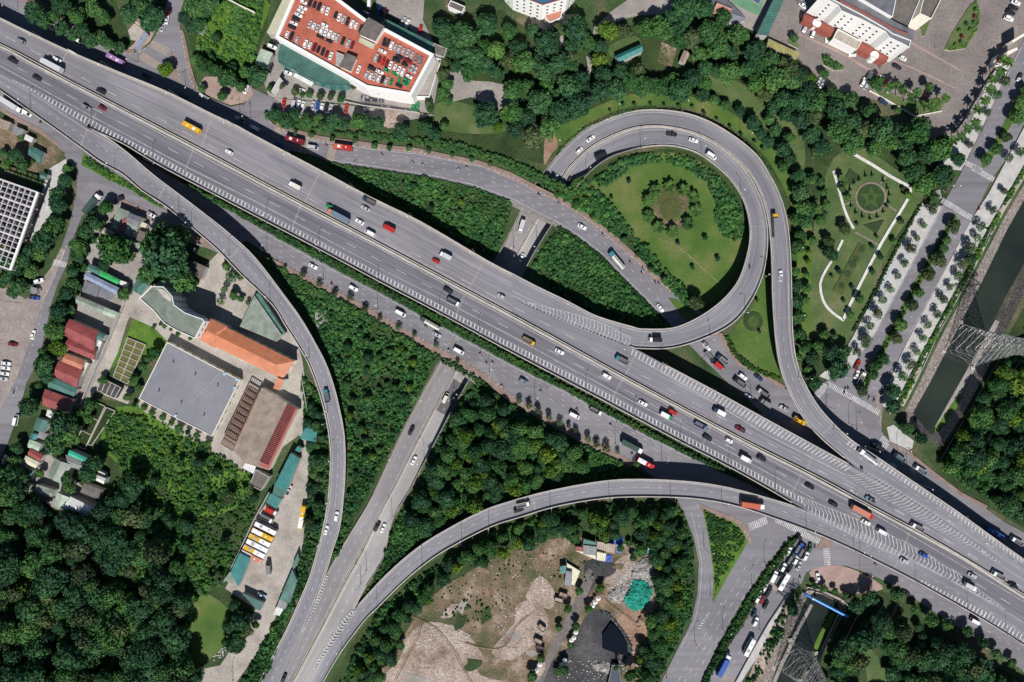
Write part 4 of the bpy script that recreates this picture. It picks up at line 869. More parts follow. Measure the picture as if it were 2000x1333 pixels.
# palms: fronds as parts
def frond_mesh(length, width, droop, mat_, seed=0, n=11):
    r = np.random.default_rng(seed); mb = MB()
    def P(t): return Vector((length * t, 0, length * (.34 * t - droop * t * t)))
    for i in range(n): mb.beam(P(i / n), P((i + 1) / n), .10 * (1 - i / n) + .03, .05)
    for i in range(1, 2 * n):
        t = i / (2 * n); c = P(t); l = width * math.sin(math.pi * (t * .86 + .10)) + .1
        for s in (-1, 1):
            e = c + Vector((l * .55, s * l, -l * .30 + r.uniform(-.1, .1))); w = Vector((.17, 0, 0))
            mb.add([c - w, c + w, e + w * .3, e - w * .3], [(0, 1, 2, 3)])
    me = D.meshes.new('frond'); me.from_pydata(mb.v, [], mb.f); me.materials.append(mat_); me.update(); return me
F_PALM = foliage('palm_leaves', (0.026, 0.066, 0.016), (0.052, 0.112, 0.028), (0.095, 0.170, 0.045))
FR_DATE = [frond_mesh(3.1, .75, .55, F_PALM, i) for i in range(3)]
FR_ROYAL = [frond_mesh(2.7, .55, .62, F_PALM, 10 + i) for i in range(3)]
def palm_trunk(h, r):
    mb = MB(); n = 8
    for i in range(n): mb.tube((0, 0, h * i / n - .1), (0, 0, h * (i + 1) / n), r * (1.15 - .3 * i / n), r * (1.0 - .3 * i / n), 9)
    me = D.meshes.new('trunk'); me.from_pydata(mb.v, [], mb.f); me.materials.append(M_PALMBARK); me.update(); return me
TK_DATE, TK_ROYAL = palm_trunk(2.6, .38), palm_trunk(8.0, .24)
LOOKW = {'dark': 'dark green broadleaf tree', 'mid': 'mid green broadleaf tree', 'bright': 'yellow-green leafy tree', 'olive': 'dull olive broadleaf tree', 'young': 'thin young green tree', 'youngdark': 'thin young olive tree'}
TREES = []
def tree(px, py, r_px, kind, row=None, label=None, z=0.3, hs=1.0):
    """r_px = crown radius in the photograph; (px, py) = crown centre as seen"""
    s = r_px / PXM / 4.0 ; h = 5.6 * s * hs
    p = W(px, py, h); cm, tm = rnd.choice(KINDS_T[kind])
    t = empty('broadleaf_tree' if 'young' not in kind else 'street_tree', (p.x, p.y, 0), rnd.uniform(0, 6.28)); t.scale = (s, s, s * hs)
    link(D.objects.new('trunk', tm), t); link(D.objects.new('crown', cm), t)
    size = 'large ' if s > 1.25 else ('small ' if s < .62 else '')
    if r_px < 7: t.name = 'small_tree_or_shrub'  # small trees as well as shrubs are tagged and labelled as shrubs here
    tag(t, label, 'tree' if r_px >= 7 else 'shrub', row)
    REG.append([t, px, py, size + LOOKW[kind] if r_px >= 7 else LOOKW[kind].replace('broadleaf tree', 'round shrub').replace('tree', 'shrub'), label is None, 'tree'])
    TREES.append((px, py, r_px)); return t
def palm(px, py, kind, row, h=None, s=1.0):
    n = 16 if kind == 'date' else 11
    hh = (2.6 if kind == 'date' else 8.0) * s
    p = W(px, py, hh); t = empty('palm_tree', (p.x, p.y, 0), rnd.uniform(0, 6.28)); t.scale = (s,) * 3
    link(D.objects.new('trunk', TK_DATE if kind == 'date' else TK_ROYAL), t)
    for i in range(n):
        f = link(D.objects.new('frond', rnd.choice(FR_DATE if kind == 'date' else FR_ROYAL)), t)
        f.location = (0, 0, 2.6 if kind == 'date' else 8.0)
        f.rotation_euler = (0, -rnd.uniform(-.25, .75) if i % 2 else -rnd.uniform(0, .3), i * 2 * math.pi / n + rnd.uniform(-.15, .15)); f.rotation_euler = (rnd.uniform(-.1, .1), f.rotation_euler[1], f.rotation_euler[2])
    tag(t, None, 'palm', row); REG.append([t, px, py, 'stout date palm' if kind == 'date' else 'tall slim palm', True, 'palm']); return t
# ---------------------------------------------------------------- scattering of stuff with geometry nodes
def gn_instancer(protos_col):
    ng = D.node_groups.new('scatter_clumps', 'GeometryNodeTree')
    ng.interface.new_socket('Geometry', in_out='INPUT', socket_type='NodeSocketGeometry'); ng.interface.new_socket('Geometry', in_out='OUTPUT', socket_type='NodeSocketGeometry')
    n = ng.nodes; gi = n.new('NodeGroupInput'); go = n.new('NodeGroupOutput')
    ci = n.new('GeometryNodeCollectionInfo'); ci.inputs['Collection'].default_value = protos_col; ci.inputs['Separate Children'].default_value = True; ci.inputs['Reset Children'].default_value = True
    ip = n.new('GeometryNodeInstanceOnPoints'); ip.inputs['Pick Instance'].default_value = True
    ra = n.new('GeometryNodeInputNamedAttribute'); ra.data_type = 'FLOAT_VECTOR'; ra.inputs[0].default_value = 'rot'
    sa = n.new('GeometryNodeInputNamedAttribute'); sa.data_type = 'FLOAT_VECTOR'; sa.inputs[0].default_value = 'scl'
    L = ng.links; L.new(gi.outputs[0], ip.inputs['Points']); L.new(ci.outputs[0], ip.inputs['Instance'])
    L.new(ra.outputs[0], ip.inputs['Rotation']); L.new(sa.outputs[0], ip.inputs['Scale']); L.new(ip.outputs[0], go.inputs[0])
    return ng
def proto_col(name, meshes):
    c = D.collections.new(name)
    for m in meshes: c.objects.link(D.objects.new(m.name, m))
    return gn_instancer(c)
BUSHES = [crown_mesh('bush', 80 + i, 1.0, 1.3, -.15, 110, .26, lobes=5, mats=(F_SCRUB,)) for i in range(3)] + [crown_mesh('bush', 90, 1.0, 1.3, -.15, 110, .26, lobes=5, mats=(F_MID,))]
HEDGES = [crown_mesh('bush', 95 + i, 1.0, 1.5, -.1, 70, .30, lobes=2, mats=(F_HEDGE,)) for i in range(3)]
F_LUSH = foliage('lush_leaves', (0.036, 0.096, 0.018), (0.078, 0.172, 0.030), (0.140, 0.240, 0.052), lowf=.5)
LUSHB = [crown_mesh('bush', 98 + i, 1.0, 1.1, -.1, 110, .28, lobes=5, mats=(F_LUSH,)) for i in range(2)] + [crown_mesh('bush', 108 + i, 1.0, 1.1, -.1, 110, .28, lobes=5, mats=(F_SCRUB,)) for i in range(2)]
WOODS = [crown_mesh('forest_tree', 120 + i, 4.0 + .5 * i, 4.4 + .6 * i, 2.6, 1500, .30 + .04 * i, lobes=7 + 3 * i, mats=(F_DARK,), trunk=.25) for i in range(4)] + [crown_mesh('forest_tree', 130 + i, 4.0, 5.2, 2.6, 1300, .36, lobes=7 + 4 * i, mats=(F_MID,), trunk=.25) for i in range(2)] + [crown_mesh('forest_tree', 150, 3.8, 5.6, 2.6, 700, .42, lobes=8, core=.5, mats=(F_OLIVE,), trunk=.25)]
WOODSB = [WOODS[0], WOODS[2], WOODS[4], WOODS[5], WOODS[4], crown_mesh('forest_tree', 140, 4.0, 5.2, 2.6, 800, .50, lobes=9, mats=(F_BRIGHT,), trunk=.25)]
NG = {'bush': proto_col('bushes', BUSHES), 'hedge': proto_col('hedge_bushes', HEDGES), 'lush': proto_col('lush_bushes', LUSHB), 'wood': proto_col('wood_trees', WOODS), 'woodb': proto_col('bright_wood_trees', WOODSB)}
from mathutils import noise as MN
def scatter(name, label, kind, poly, step, smin, smax, z=0.2, excl=(), zs=1.0, jit=.55, seed=1, keep=1.0, objkind='stuff', cat=None, hz=0.0):
    if isinstance(poly, str): poly = pts(poly)
    r = random.Random(seed); xs = [p[0] for p in poly]; ys = [p[1] for p in poly]; P = []; Rr = []; Sc = []
    y = min(ys); k = 0
    while y < max(ys):
        x = min(xs) + (step / 2 if k % 2 else 0)
        while x < max(xs):
            qx = x + r.uniform(-jit, jit) * step; qy = y + r.uniform(-jit, jit) * step
            if r.random() < keep and inpoly(qx, qy, poly) and not any(inpoly(qx, qy, e) for e in excl) and -60 < qx < 2060 and -60 < qy < 1400:
                s = r.uniform(smin, smax)
                if name in ('scrub', 'field_plants'):
                    nv = MN.fractal(Vector((qx * .018, qy * .018, seed * 1.7)), 1, 2, 4); n2 = MN.noise(Vector((qx * .09, qy * .09, seed)))
                    if n2 + .5 * nv < -.42: x += step; continue
                    s *= max(.55, 1 + .75 * nv + .35 * n2)
                P.append(W(qx, qy, z + hz)); P[-1].z = z; Rr.append((r.uniform(-.12, .12), r.uniform(-.12, .12), r.uniform(0, 6.28))); Sc.append((s, s, s * zs * r.uniform(.8, 1.2)))
            x += step
        y += step * .86; k += 1
    if objkind is None:      # countable hedge: one real mesh
        src = [(np.array([v.co[:] for v in m.vertices]), [tuple(f.vertices) for f in m.polygons]) for m in (HEDGES if kind == 'hedge' else LUSHB[:1])]
        V = []; F = []; nb = 0
        for p, ro, sc in zip(P, Rr, Sc):
            vv, ff = src[r.randrange(len(src))]; c, s_ = math.cos(ro[2]), math.sin(ro[2])
            q = vv * np.array(sc); V.append(np.stack([q[:, 0] * c - q[:, 1] * s_ + p.x, q[:, 0] * s_ + q[:, 1] * c + p.y, q[:, 2] + p.z], 1)); F += [tuple(nb + i for i in f) for f in ff]; nb += len(vv)
        o = mesh_obj(name, np.concatenate(V).tolist(), F, F_HEDGE if kind == 'hedge' else F_LUSH); tag(o, label, cat, None, None); return o
    me = D.meshes.new(name); me.from_pydata([tuple(p) for p in P], [], [])
    a = me.attributes.new('rot', 'FLOAT_VECTOR', 'POINT'); a.data.foreach_set('vector', np.array(Rr, dtype=np.float32).ravel())
    a = me.attributes.new('scl', 'FLOAT_VECTOR', 'POINT'); a.data.foreach_set('vector', np.array(Sc, dtype=np.float32).ravel())
    o = link(D.objects.new(name, me)); md = o.modifiers.new('scatter', 'NODES'); md.node_group = NG[kind]
    tag(o, label, cat, None, objkind); return o
# ================================================================ scrub, woods, hedges
B = 'scrub'
scatter('scrub', 'thick green scrub in the wedge between highway and north service road', 'bush', '648,325 760,336 860,354 940,374 1000,400 966,502 905,470 800,412 700,358', 5.0, .8, 1.35, z=.1)
scatter('scrub', 'thick green scrub east of the sunken road, north of the highway', 'bush', '1086,448 1130,472 1178,512 1228,564 1292,634 1270,645 1160,618 1095,585 1040,522', 5.0, .8, 1.4, z=.1)
scatter('scrub', 'creepers along the inner edge of the loop ramp', 'bush', '1160,350 1205,318 1250,302 1300,300 1350,310 1392,335 1428,372 1448,415 1452,460 1440,475 1415,465 1395,425 1400,400 1385,365 1350,335 1300,318 1240,325 1180,365', 5.0, .7, 1.3, z=.1, keep=.9)
scatter('scrub', 'thick band of scrub between the palm lawn and north service road', 'bush', '1105,362 1140,352 1175,380 1200,410 1250,470 1300,525 1350,580 1352,600 1340,600 1290,545 1240,492 1190,448 1140,415 1095,388', 4.8, .9, 1.6, z=.1, seed=3)
scatter('scrub', 'wild scrub filling the triangle east of the school ramp', 'bush', '545,528 600,552 700,608 790,660 850,700 815,772 785,835 745,905 706,985 680,1040 652,1090 682,960 682,860 662,770 635,690 600,610', 5.2, .8, 1.6, z=.1, seed=4)
scatter('scrub', 'scrub beside the eastern kerb of the lower highway', 'bush', '930,748 1000,790 1100,848 1200,898 1255,930 1170,936 1075,952 1000,972 930,998 850,1042 790,1085 740,1130 704,1180 745,1100 778,1012 835,910 880,820', 5.0, .8, 1.5, z=.1, seed=5)
scatter('scrub', 'scrub verge south of the bottom flyover ramp', 'bush', '1310,985 1332,1000 1350,1060 1356,1130 1350,1190 1325,1250 1280,1335 1262,1335 1290,1240 1310,1150 1300,1050 1240,1000 1100,1010 1000,1050 880,1110 800,1170 740,1240 680,1340 660,1340 700,1260 745,1190 830,1120 950,1045 1080,1000 1200,985', 5.2, .8, 1.4, z=.1, seed=6)
scatter('scrub', 'scrub west of the long curved ramp', 'bush', '590,735 622,770 640,840 640,960 625,1040 600,1130 560,1215 525,1300 505,1345 465,1345 520,1250 565,1165 592,1080 604,960 606,890 596,800', 5.0, .9, 1.5, z=.1, seed=7)
scatter('field_plants', 'overgrown field south of the grey roofed hall', 'lush', '215,800 262,812 300,815 370,850 440,895 505,935 500,1000 470,1080 440,1125 400,1165 365,1120 330,1050 290,985 250,925 205,870', 5.4, .7, 1.3, z=.1, seed=8, keep=.85)
scatter('field_plants', 'overgrown field between the side road and car park building', 'lush', '400,5 515,0 510,40 500,110 505,150 470,165 420,140 385,110 385,50', 5.2, .7, 1.3, z=.1, seed=9, keep=.9)
scatter('field_plants', 'bright ground cover on the triangular island by the lower junction', 'lush', '1376,996 1405,1012 1443,1032 1455,1055 1438,1083 1405,1138 1394,1165 1396,1110 1386,1050', 3.4, .4, .75, z=.5, seed=10, keep=.95)
scatter('field_plants', 'bright verge plants below the start of the curved ramp', 'lush', '168,304 205,330 250,357 300,392 318,405 290,392 250,368 215,354 164,318', 3.4, .45, .75, z=.5, seed=11)
scatter('field_plants', 'low plants on the canal side verge', 'lush', '1930,447 1950,410 1952,425 1900,525 1830,650 1795,725 1762,790 1742,806 1765,755 1818,660 1876,550', 4.2, .5, 1.0, z=.1, seed=12)
scatter('field_plants', 'low plants on the far east canal verge', 'lush', '1968,380 2075,190 2075,205 1985,365 1960,405', 4.2, .6, 1.0, z=.1, seed=13)
scatter('scrub', 'weeds along the west bank of the lower canal', 'bush', '1545,1152 1558,1150 1562,1165 1520,1250 1485,1330 1455,1340 1490,1265 1525,1195', 5.5, .7, 1.3, z=.1, seed=14, keep=.55)
scatter('scrub', 'patchy weeds on the demolition yard', 'bush', '1000,1078 1100,1052 1180,1080 1160,1140 1080,1130 1060,1100 1010,1130 1000,1180 930,1230 860,1200 860,1150 930,1105', 9, .25, .6, z=.05, seed=15, keep=.5)
scatter('undergrowth', 'bushy undergrowth below the trees east of the upper canal', 'bush', '2070,560 2010,640 1990,690 1950,725 1912,785 1885,835 1850,880 1862,930 1910,965 2000,1015 2070,1060', 7.5, 1.0, 2.6, z=.1, seed=16)
scatter('undergrowth', 'taller clumps dotted through the western scrub triangle', 'woodb', '640,680 700,640 790,680 840,710 800,780 770,840 720,930 690,960 690,860 668,770', 22, .28, .62, seed=17, keep=.6, hz=2)
scatter('undergrowth', 'taller dark clumps through the overgrown field', 'wood', '200,860 260,880 330,930 400,900 470,930 500,960 480,1030 440,1110 390,1130 300,980 240,930', 27, .35, .95, seed=18, keep=.24, hz=3)
scatter('undergrowth', 'taller clumps in the north field', 'woodb', '390,20 440,20 430,100 480,150 440,140 395,100', 24, .4, .7, seed=19, keep=.6, hz=3)
scatter('undergrowth', 'taller clumps in the wedge of scrub north of the highway', 'woodb', '700,340 800,345 940,380 990,410 960,490 900,460 800,395', 30, .25, .45, seed=20, keep=.5, hz=2)
scatter('median_plants', 'dark shrubs filling the median beside the queue street', 'hedge', '1551,1048 1554,1052 1508,1122 1458,1202 1403,1292 1374,1345 1366,1345 1403,1267 1453,1177 1503,1104', 3.4, .7, 1.3, z=.5, seed=40)
scatter('median_plants', 'shrubs on the boulevard median', 'hedge', '1865,422 1797,537 1729,666 1682,752 1681,762 1688,764 1746,650 1810,530 1868,426', 4.2, .5, .9, z=.5, seed=41, keep=.6)
scatter('undergrowth', 'mixed trees and bushes between the left road and the houses', 'wood', '190,400 215,398 205,430 180,470 165,520 150,570 128,630 118,660 100,700 84,730 70,760 62,790 58,780 78,715 92,670 110,610 122,562 146,510 152,475 172,425', 17, .38, .62, seed=42, hz=4)
scatter('undergrowth', 'mixed trees between the frame building and left road', 'wood', '118,350 132,345 130,400 110,440 98,480 70,520 45,560 10,575 -10,570 -10,505 30,500 70,470 100,440', 17, .4, .7, seed=43, hz=4)
scatter('undergrowth', 'bushy undergrowth showing in the gaps of the lower left wood', 'lush', '-20,930 45,985 190,1035 230,930 330,1045 385,1165 350,1290 370,1345 -20,1345', 10, 1.0, 2.4, z=.1, seed=44)
# hedges
scatter('hedge', 'long clipped hedge between the highway and south service road', 'hedge', '345,348 440,398 560,460 660,512 760,566 900,640 1000,696 1150,778 1280,848 1400,910 1440,932 1400,917 1275,855 1175,802 1100,760 1000,711 915,664 812,609 750,574 662,529 567,477 500,440 420,396', 3.6, .75, 1.15, z=.3, seed=21, objkind=None, cat='hedge')
scatter('hedge', 'low hedge along the southern kerb of the north service road', 'hedge', '1090,440 1125,462 1175,500 1225,552 1275,602 1300,627 1293,632 1268,610 1218,560 1168,508 1120,472 1086,447', 3.2, .5, .75, z=.2, seed=22, objkind=None, cat='hedge')
scatter('hedge', 'thin row of shrubs edging the scrub wedge north of the highway', 'hedge', '645,318 700,327 750,334 850,350 925,367 1000,394 998,400 924,373 848,356 750,340 700,333 642,323', 3.2, .5, .8, z=.2, seed=23, objkind=None, cat='hedge')
scatter('hedge', 'tall hedge behind the brick pavement north of the service road', 'hedge', '520,222 560,240 640,256 720,262 800,270 880,278 960,300 1040,332 1100,362 1160,402 1220,450 1200,452 1150,415 1098,382 1048,358 998,332 937,306 875,294 812,281 750,275 687,266 625,258 552,240 520,232', 4.4, .8, 1.4, z=.2, seed=24, objkind=None, cat='hedge')
scatter('hedge', 'hedge strip south of the brick pavement of the south service road', 'hedge', '530,514 600,552 700,603 780,652 840,686 895,714 944,744 993,786 1070,830 1130,864 1195,895 1230,915 1222,922 1190,904 1125,873 1065,840 988,796 938,752 890,722 836,694 775,660 695,612 595,562 520,518', 4.0, .6, 1.1, z=.2, seed=25, objkind=None, cat='hedge')
scatter('hedge', 'clipped hedge between the park and boulevard pavement', 'hedge', '1795,400 1800,402 1750,494 1712,572 1668,650 1662,650 1706,570 1744,494', 3.2, .5, .7, z=.2, seed=26, objkind=None, cat='hedge')
scatter('hedge', 'bright hedge round the southern lawn inside the ramps', 'lush', '1412,655 1420,655 1440,690 1470,715 1500,728 1528,738 1526,745 1498,736 1462,722 1432,696', 3.4, .5, .8, z=.2, seed=27, objkind=None, cat='hedge')
scatter('hedge', 'young hedge following the outer rim of the loop ramp', 'hedge', '1085,300 1110,272 1150,243 1210,219 1262,210 1320,213 1375,226 1428,255 1480,297 1510,335 1506,336 1476,300 1424,260 1372,230 1318,217 1262,214 1212,223 1152,247 1112,277 1088,305', 3.4, .3, .6, z=.2, seed=28, objkind=None, cat='hedge')
# woods that read as one mass
EX_W = [pts('185,1105 215,1100 245,1130 240,1150 200,1170 190,1145'), pts('45,1105 80,1100 80,1140 60,1185 45,1160')]
scatter('woodland', 'dense dark wood in the lower left beyond the houses', 'wood', '-60,900 40,930 45,985 110,1000 190,1035 230,990 215,900 250,925 290,985 325,1045 360,1115 385,1165 362,1215 350,1290 385,1320 370,1345 -60,1345', 24, .65, 1.75, seed=31, hz=5, keep=.86, excl=EX_W)
scatter('woodland', 'wood of trees growing beside the coach yard entrance', 'wood', '440,1180 495,1200 500,1215 470,1260 430,1300 440,1240', 22, .55, .95, seed=32, hz=5)
scatter('woodland', 'wood of rounded trees between lower highway and bottom ramp', 'woodb', '905,765 960,782 1020,822 1080,856 1140,890 1150,915 1060,942 960,975 880,1010 800,1055 790,1030 830,950 870,860', 21, .55, 1.25, seed=33, hz=5)
scatter('woodland', 'tangled wood east of the upper canal', 'woodb', '2070,560 2010,640 1990,690 1950,730 1915,790 1890,840 1855,880 1845,915 1900,955 1960,990 2000,1015 2070,1060', 23, .5, 1.4, seed=34, hz=5)
scatter('woodland', 'dark wood in the bottom right corner south of the service road', 'wood', '1685,1215 1720,1192 1760,1203 1810,1234 1860,1264 1920,1300 1990,1345 2060,1390 1600,1390 1618,1325 1648,1262', 24, .65, 1.5, seed=35, hz=5, excl=[pts('1676,1262 1705,1255 1734,1295 1750,1360 1692,1360 1686,1310')])
scatter('woodland', 'band of trees along the south side of the bottom ramp', 'woodb', '1000,1035 1100,1002 1230,992 1260,1010 1260,1045 1200,1060 1140,1040 1090,1055 1010,1080 930,1100 860,1150 820,1200 790,1235 770,1290 730,1345 680,1345 705,1290 760,1210 850,1125 930,1070', 20, .60, 1.0, seed=36, hz=5)
scatter('woodland', 'strip of trees between the demolition yard and slip road', 'woodb', '1270,990 1320,1000 1340,1060 1345,1130 1335,1190 1300,1260 1260,1340 1215,1345 1265,1240 1280,1150 1270,1080', 19, .60, 1.0, seed=37, hz=5)
scatter('woodland', 'belt of trees west of the long curved ramp', 'wood', '605,790 625,800 632,860 630,960 615,1040 600,1080 598,1000 606,900 600,850', 17, .5, .8, seed=38, hz=4)
# ================================================================ individual trees
def row(lst, r, kind, group, jit=1.8):
    for p in lst: tree(p[0] + rnd.uniform(-jit, jit), p[1] + rnd.uniform(-jit, jit), (p[2] if len(p) > 2 else r) * rnd.uniform(.76, 1.22), kind if isinstance(kind, str) else rnd.choice(kind), group)
row(pts('1865,443 1850,469 1835,508 1816,537 1795,573 1782,598 1761,634 1750,660 1726,703 1709,716 1707,732 1684,763 1998,200 1985,228 1966,269 1946,293 1925,310 2005,175 1843,488'), 13.5, ['olive', 'mid'], 'trees on the boulevard median')
row(pts('1827,389 1822,408 1806,440 1792,465 1781,487 1766,515 1754,540 1740,565 1724,588 1714,615 1700,637 1690,660 1691,671 1675,688 1655,718 1962,160 1947,185 1930,220 1912,252 1892,282'), 10.5, ['young', 'youngdark'], 'young trees on the park side pavement of the boulevard')
row(pts('1962,373 1940,409 1917,443 1910,463 1895,485 1882,515 1872,538 1855,560 1845,587 1830,613 1811,635 1804,660 1790,688 1779,711 1762,736 1992,297 1972,310'), 11, ['youngdark', 'young'], 'young trees on the canal side pavement of the boulevard')
row([(1745,766,17),(1747,791,15),(1591,746,19),(1636,725,17),(1870,310,14),(1837,305,14),(1895,505,16),(1770,838,15),(1800,858,13),(1842,275,16)], 14, 'dark', 'bigger trees beside the boulevard pavements')
row(pts('521,508 557,525 590,538 622,556 651,574 682,585 714,604 742,623 776,639 810,655 852,675 895,707 1015,783 1032,793 1050,803 1072,813 1092,826 1112,833 1127,841 1150,856 1165,868 1185,876 1205,883 1245,906'), 7.5, ['young', 'youngdark'], 'young trees on the pavement of the south service road')
row(pts('577,257 607,265 647,270 691,275 732,284 760,289 797,291 837,296 882,302 920,312 957,322 1089,380 1127,400 1157,425 1192,448 1217,470 1244,495 1272,528 1297,548 1327,575'), 8, ['young', 'mid'], 'street trees on the brick pavement of the north service road')
row([(1362,592,14)], 14, 'olive', None)
row([(537,225),(572,227),(597,237),(620,235),(650,240),(675,245),(700,237,17),(720,242,17),(737,240,16),(785,255,18),(830,250,13),(560,238),(636,246),(850,262,14),(868,246,13)], 14.5, ['dark', 'mid', 'dark'], 'trees between the parked cars and north service road')
row(pts('1750,1160 1790,1190 1820,1212 1852,1222 1889,1237 1920,1255 1947,1277 1975,1295'), 13, 'mid', 'roadside trees before the bottom right wood')
row([(115,378,20),(112,400,20),(107,433,20),(82,470,20),(80,493,20),(95,450,16),(45,508,18),(20,513,17),(60,490,17),(37,558,18),(25,573,16),(125,352,15),(130,330,13),(5,545,15),(60,530,14)], 18, ['dark', 'dark', 'mid'], 'trees on the west pavement of the left road')
row([(207,405,18),(185,438,18),(165,455,17),(155,480,17),(150,500,16),(140,530,17),(140,555,19),(128,575,15),(115,608,18),(118,590,14),(107,650,19),(112,630,14),(172,430,14)], 16, ['dark', 'mid'], 'trees on the east pavement of the left road')
row([(87,716,19),(57,793,22),(90,735,14),(35,876,16),(120,826,24),(105,868,24),(135,845,20),(150,810,15),(170,820,12),(85,690,12),(30,905,16),(20,945,20),(35,960,18),(65,970,10),(80,925,12),(138,950,16),(130,935,12),(170,925,18),(185,905,16),(165,1005,14),(200,1000,18),(215,985,18)], 18, ['dark', 'dark', 'mid'], 'trees among the left side houses')
row([(110,681,20)], 20, 'bright', None)
row([(220,485,33),(322,498,46),(290,535,22),(355,545,24),(335,470,30),(300,480,30),(245,500,18),(205,520,12),(370,555,16),(240,575,13),(380,552,12)], 20, ['dark', 'mid', 'mid'], 'big trees over the yard north of the school')
row([(450,540,16),(437,565,9),(455,578,9),(470,585,9),(430,590,9),(485,592,8),(470,540,8),(440,520,10)], 10, ['olive', 'young'], 'small trees in the school forecourt')
row([(312,631,5),(321,637,5),(332,642,5),(345,652,6),(372,660,5),(298,640,4)], 5, 'mid', 'round shrubs below the curved school block')
row([(200,745,12),(262,740,10),(280,715,12),(290,700,12),(300,690,12),(270,760,11),(250,775,9),(178,790,12),(170,805,10)], 11, ['mid', 'dark'], 'trees around the pond tanks')
row([(263,790,7),(281,797,7),(298,806,8),(316,816,8),(334,824,7),(351,835,8),(368,845,8),(384,851,8),(404,868,9)], 8, 'dark', 'row of small round trees below the grey roofed hall')
row([(65,25,17),(85,40,17),(105,30,15),(120,55,16),(140,70,15),(160,60,16),(175,80,15),(195,75,14),(215,85,16),(235,93,14),(150,30,18),(120,10,18),(180,15,17),(205,35,15),(255,25,20),(280,15,18),(300,30,20),(290,45,16),(270,10,16),(360,35,16),(380,15,18),(395,30,17),(372,55,12),(410,5,16),(390,45,14),(345,170,0.1)][:-1], 15, ['dark', 'dark', 'mid'], 'trees along the top left service road')
row([(322,138,13)], 13, 'bright', None)
row([(395,125,17),(420,135,17),(440,150,17),(455,160,14),(380,115,14),(502,150,22),(395,175,11),(435,190,10),(468,168,10),(450,135,13),(480,140,12)], 14, ['dark', 'mid'], 'trees round the north field')
# park wood north of the loop
PARK = [pts('862,55 980,40 1040,62 1130,48 1165,70 1250,30 1320,15 1355,0 1420,35 1450,70 1490,90 1560,140 1600,170 1640,190 1690,200 1720,220 1700,240 1740,250 1790,240 1850,290 1850,330 1830,370 1800,360 1740,300 1690,290 1640,280 1600,290 1560,250 1500,200 1440,170 1390,160 1330,180 1250,175 1180,190 1110,215 1065,262 1020,270 985,250 1000,210 960,150 900,140 865,100')]
EXC = [pts('1140,0 1235,0 1312,0 1310,28 1250,25 1235,40 1180,40 1145,15'), pts('1180,92 1262,68 1280,90 1275,125 1205,145 1185,125'), pts('1272,72 1362,86 1356,140 1275,148'), pts('1085,60 1105,62 1102,105 1084,100'), pts('1138,108 1162,110 1155,158 1140,155'), pts('1640,272 1700,298 1795,345 1808,390 1770,415 1640,340'), pts('1690,235 1790,205 1840,215 1800,240 1740,240'),
       pts('1360,140 1420,140 1500,190 1570,300 1530,300 1480,225 1400,175'), pts('1600,250 1650,258 1650,280 1630,290 1600,270'), pts('1470,60 1560,85 1570,120 1520,100 1470,75'), pts('1500,55 1570,100 1565,125 1490,85')]
def poisson(poly, n, rmin, seed, excl=(), tries=6000):
    r = random.Random(seed); xs = [p[0] for p in poly]; ys = [p[1] for p in poly]; out = []
    for _ in range(tries):
        x, y = r.uniform(min(xs), max(xs)), r.uniform(min(ys), max(ys))
        if x < -10 or x > 2010 or y < -10 or not inpoly(x, y, poly) or any(inpoly(x, y, e) for e in excl): continue
        rr = rmin * r.uniform(.85, 1.6)
        if all((x - a) ** 2 + (y - b) ** 2 > (.72 * (rr + c)) ** 2 for a, b, c in out): out.append((x, y, rr))
        if len(out) >= n: break
    return out
for x, y, r_ in poisson(PARK[0], 150, 16, 5, EXC): tree(x, y, r_ * 1.12, rnd.choices(['dark', 'mid', 'bright', 'olive'], [5, 4, .6, .7])[0], 'park trees north of the loop ramp')
row([(1389,87,13),(1475,110,11),(1293,157,10),(1315,152,10),(1582,153,16),(1610,143,12),(1624,185,11),(1727,247,11),(1810,297,12),(1784,323,10),(970,248,13),(1570,230,9)], 12, 'bright', 'bright yellow-green trees dotted round the park')
row([(1250,178,14),(1302,175,13),(1335,172,14),(1371,185,14),(1395,196,14),(1420,205,14),(1447,218,15),(1470,243,14),(1485,262,14),(1500,275,13),(950,222,24)], 14, 'dark', 'round trees in an arc above the loop ramp')
row([(1515,255,14),(1530,290,14),(1545,310,16),(1505,235,13),(1540,270,12),(1530,325,13),(1560,345,18),(1565,375,18),(1568,405,17),(1572,432,17),(1565,460,16),(1560,480,16),(1585,350,14),(1590,410,12),(1556,430,13),(1548,500,12),(1555,530,13),(1552,560,13),(1556,590,14),(1560,620,14),(1562,650,14),(1575,680,15),(1600,675,14),(1590,700,15),(1620,690,16),(1640,700,14),(1610,655,12),(1650,685,13),(1580,720,10),(1560,700,10)], 14, ['dark', 'dark', 'mid'], 'trees in the belt east of the loop ramp')
row([(1602,432,9),(1586,470,10),(1580,492,7),(1578,512,7),(1574,538,9),(1576,565,9),(1575,588,9),(1611,644,7),(1630,655,6)], 8, 'bright', 'small bright trees edging the tree belt')
row([(1605,355,10),(1608,375,9),(1616,402,9),(1612,420,9),(1648,446,11),(1620,475,15),(1618,490,13),(1628,500,12),(1645,370,9),(1655,385,10),(1760,433,8),(1745,470,8),(1720,500,8),(1705,530,8),(1680,585,8),(1663,615,9),(1775,380,9),(1790,365,10),(1765,370,6),(1732,402,5),(1640,530,6),(1626,540,5),(1665,560,5),(1647,587,5),(1673,439,5),(1702,483,6),(1713,463,5)], 8, ['dark', 'dark', 'olive'], 'garden trees around the star flower bed')
row([(1227,366,0),(1325,474,5),(1376,464,5),(1403,506,5),(1355,522,5),(1478,588,5),(1485,650,5),(1172,363,3),(1195,385,4),(1228,352,6)][1:], 5, 'dark', 'small clipped trees on the lawns inside the loop')
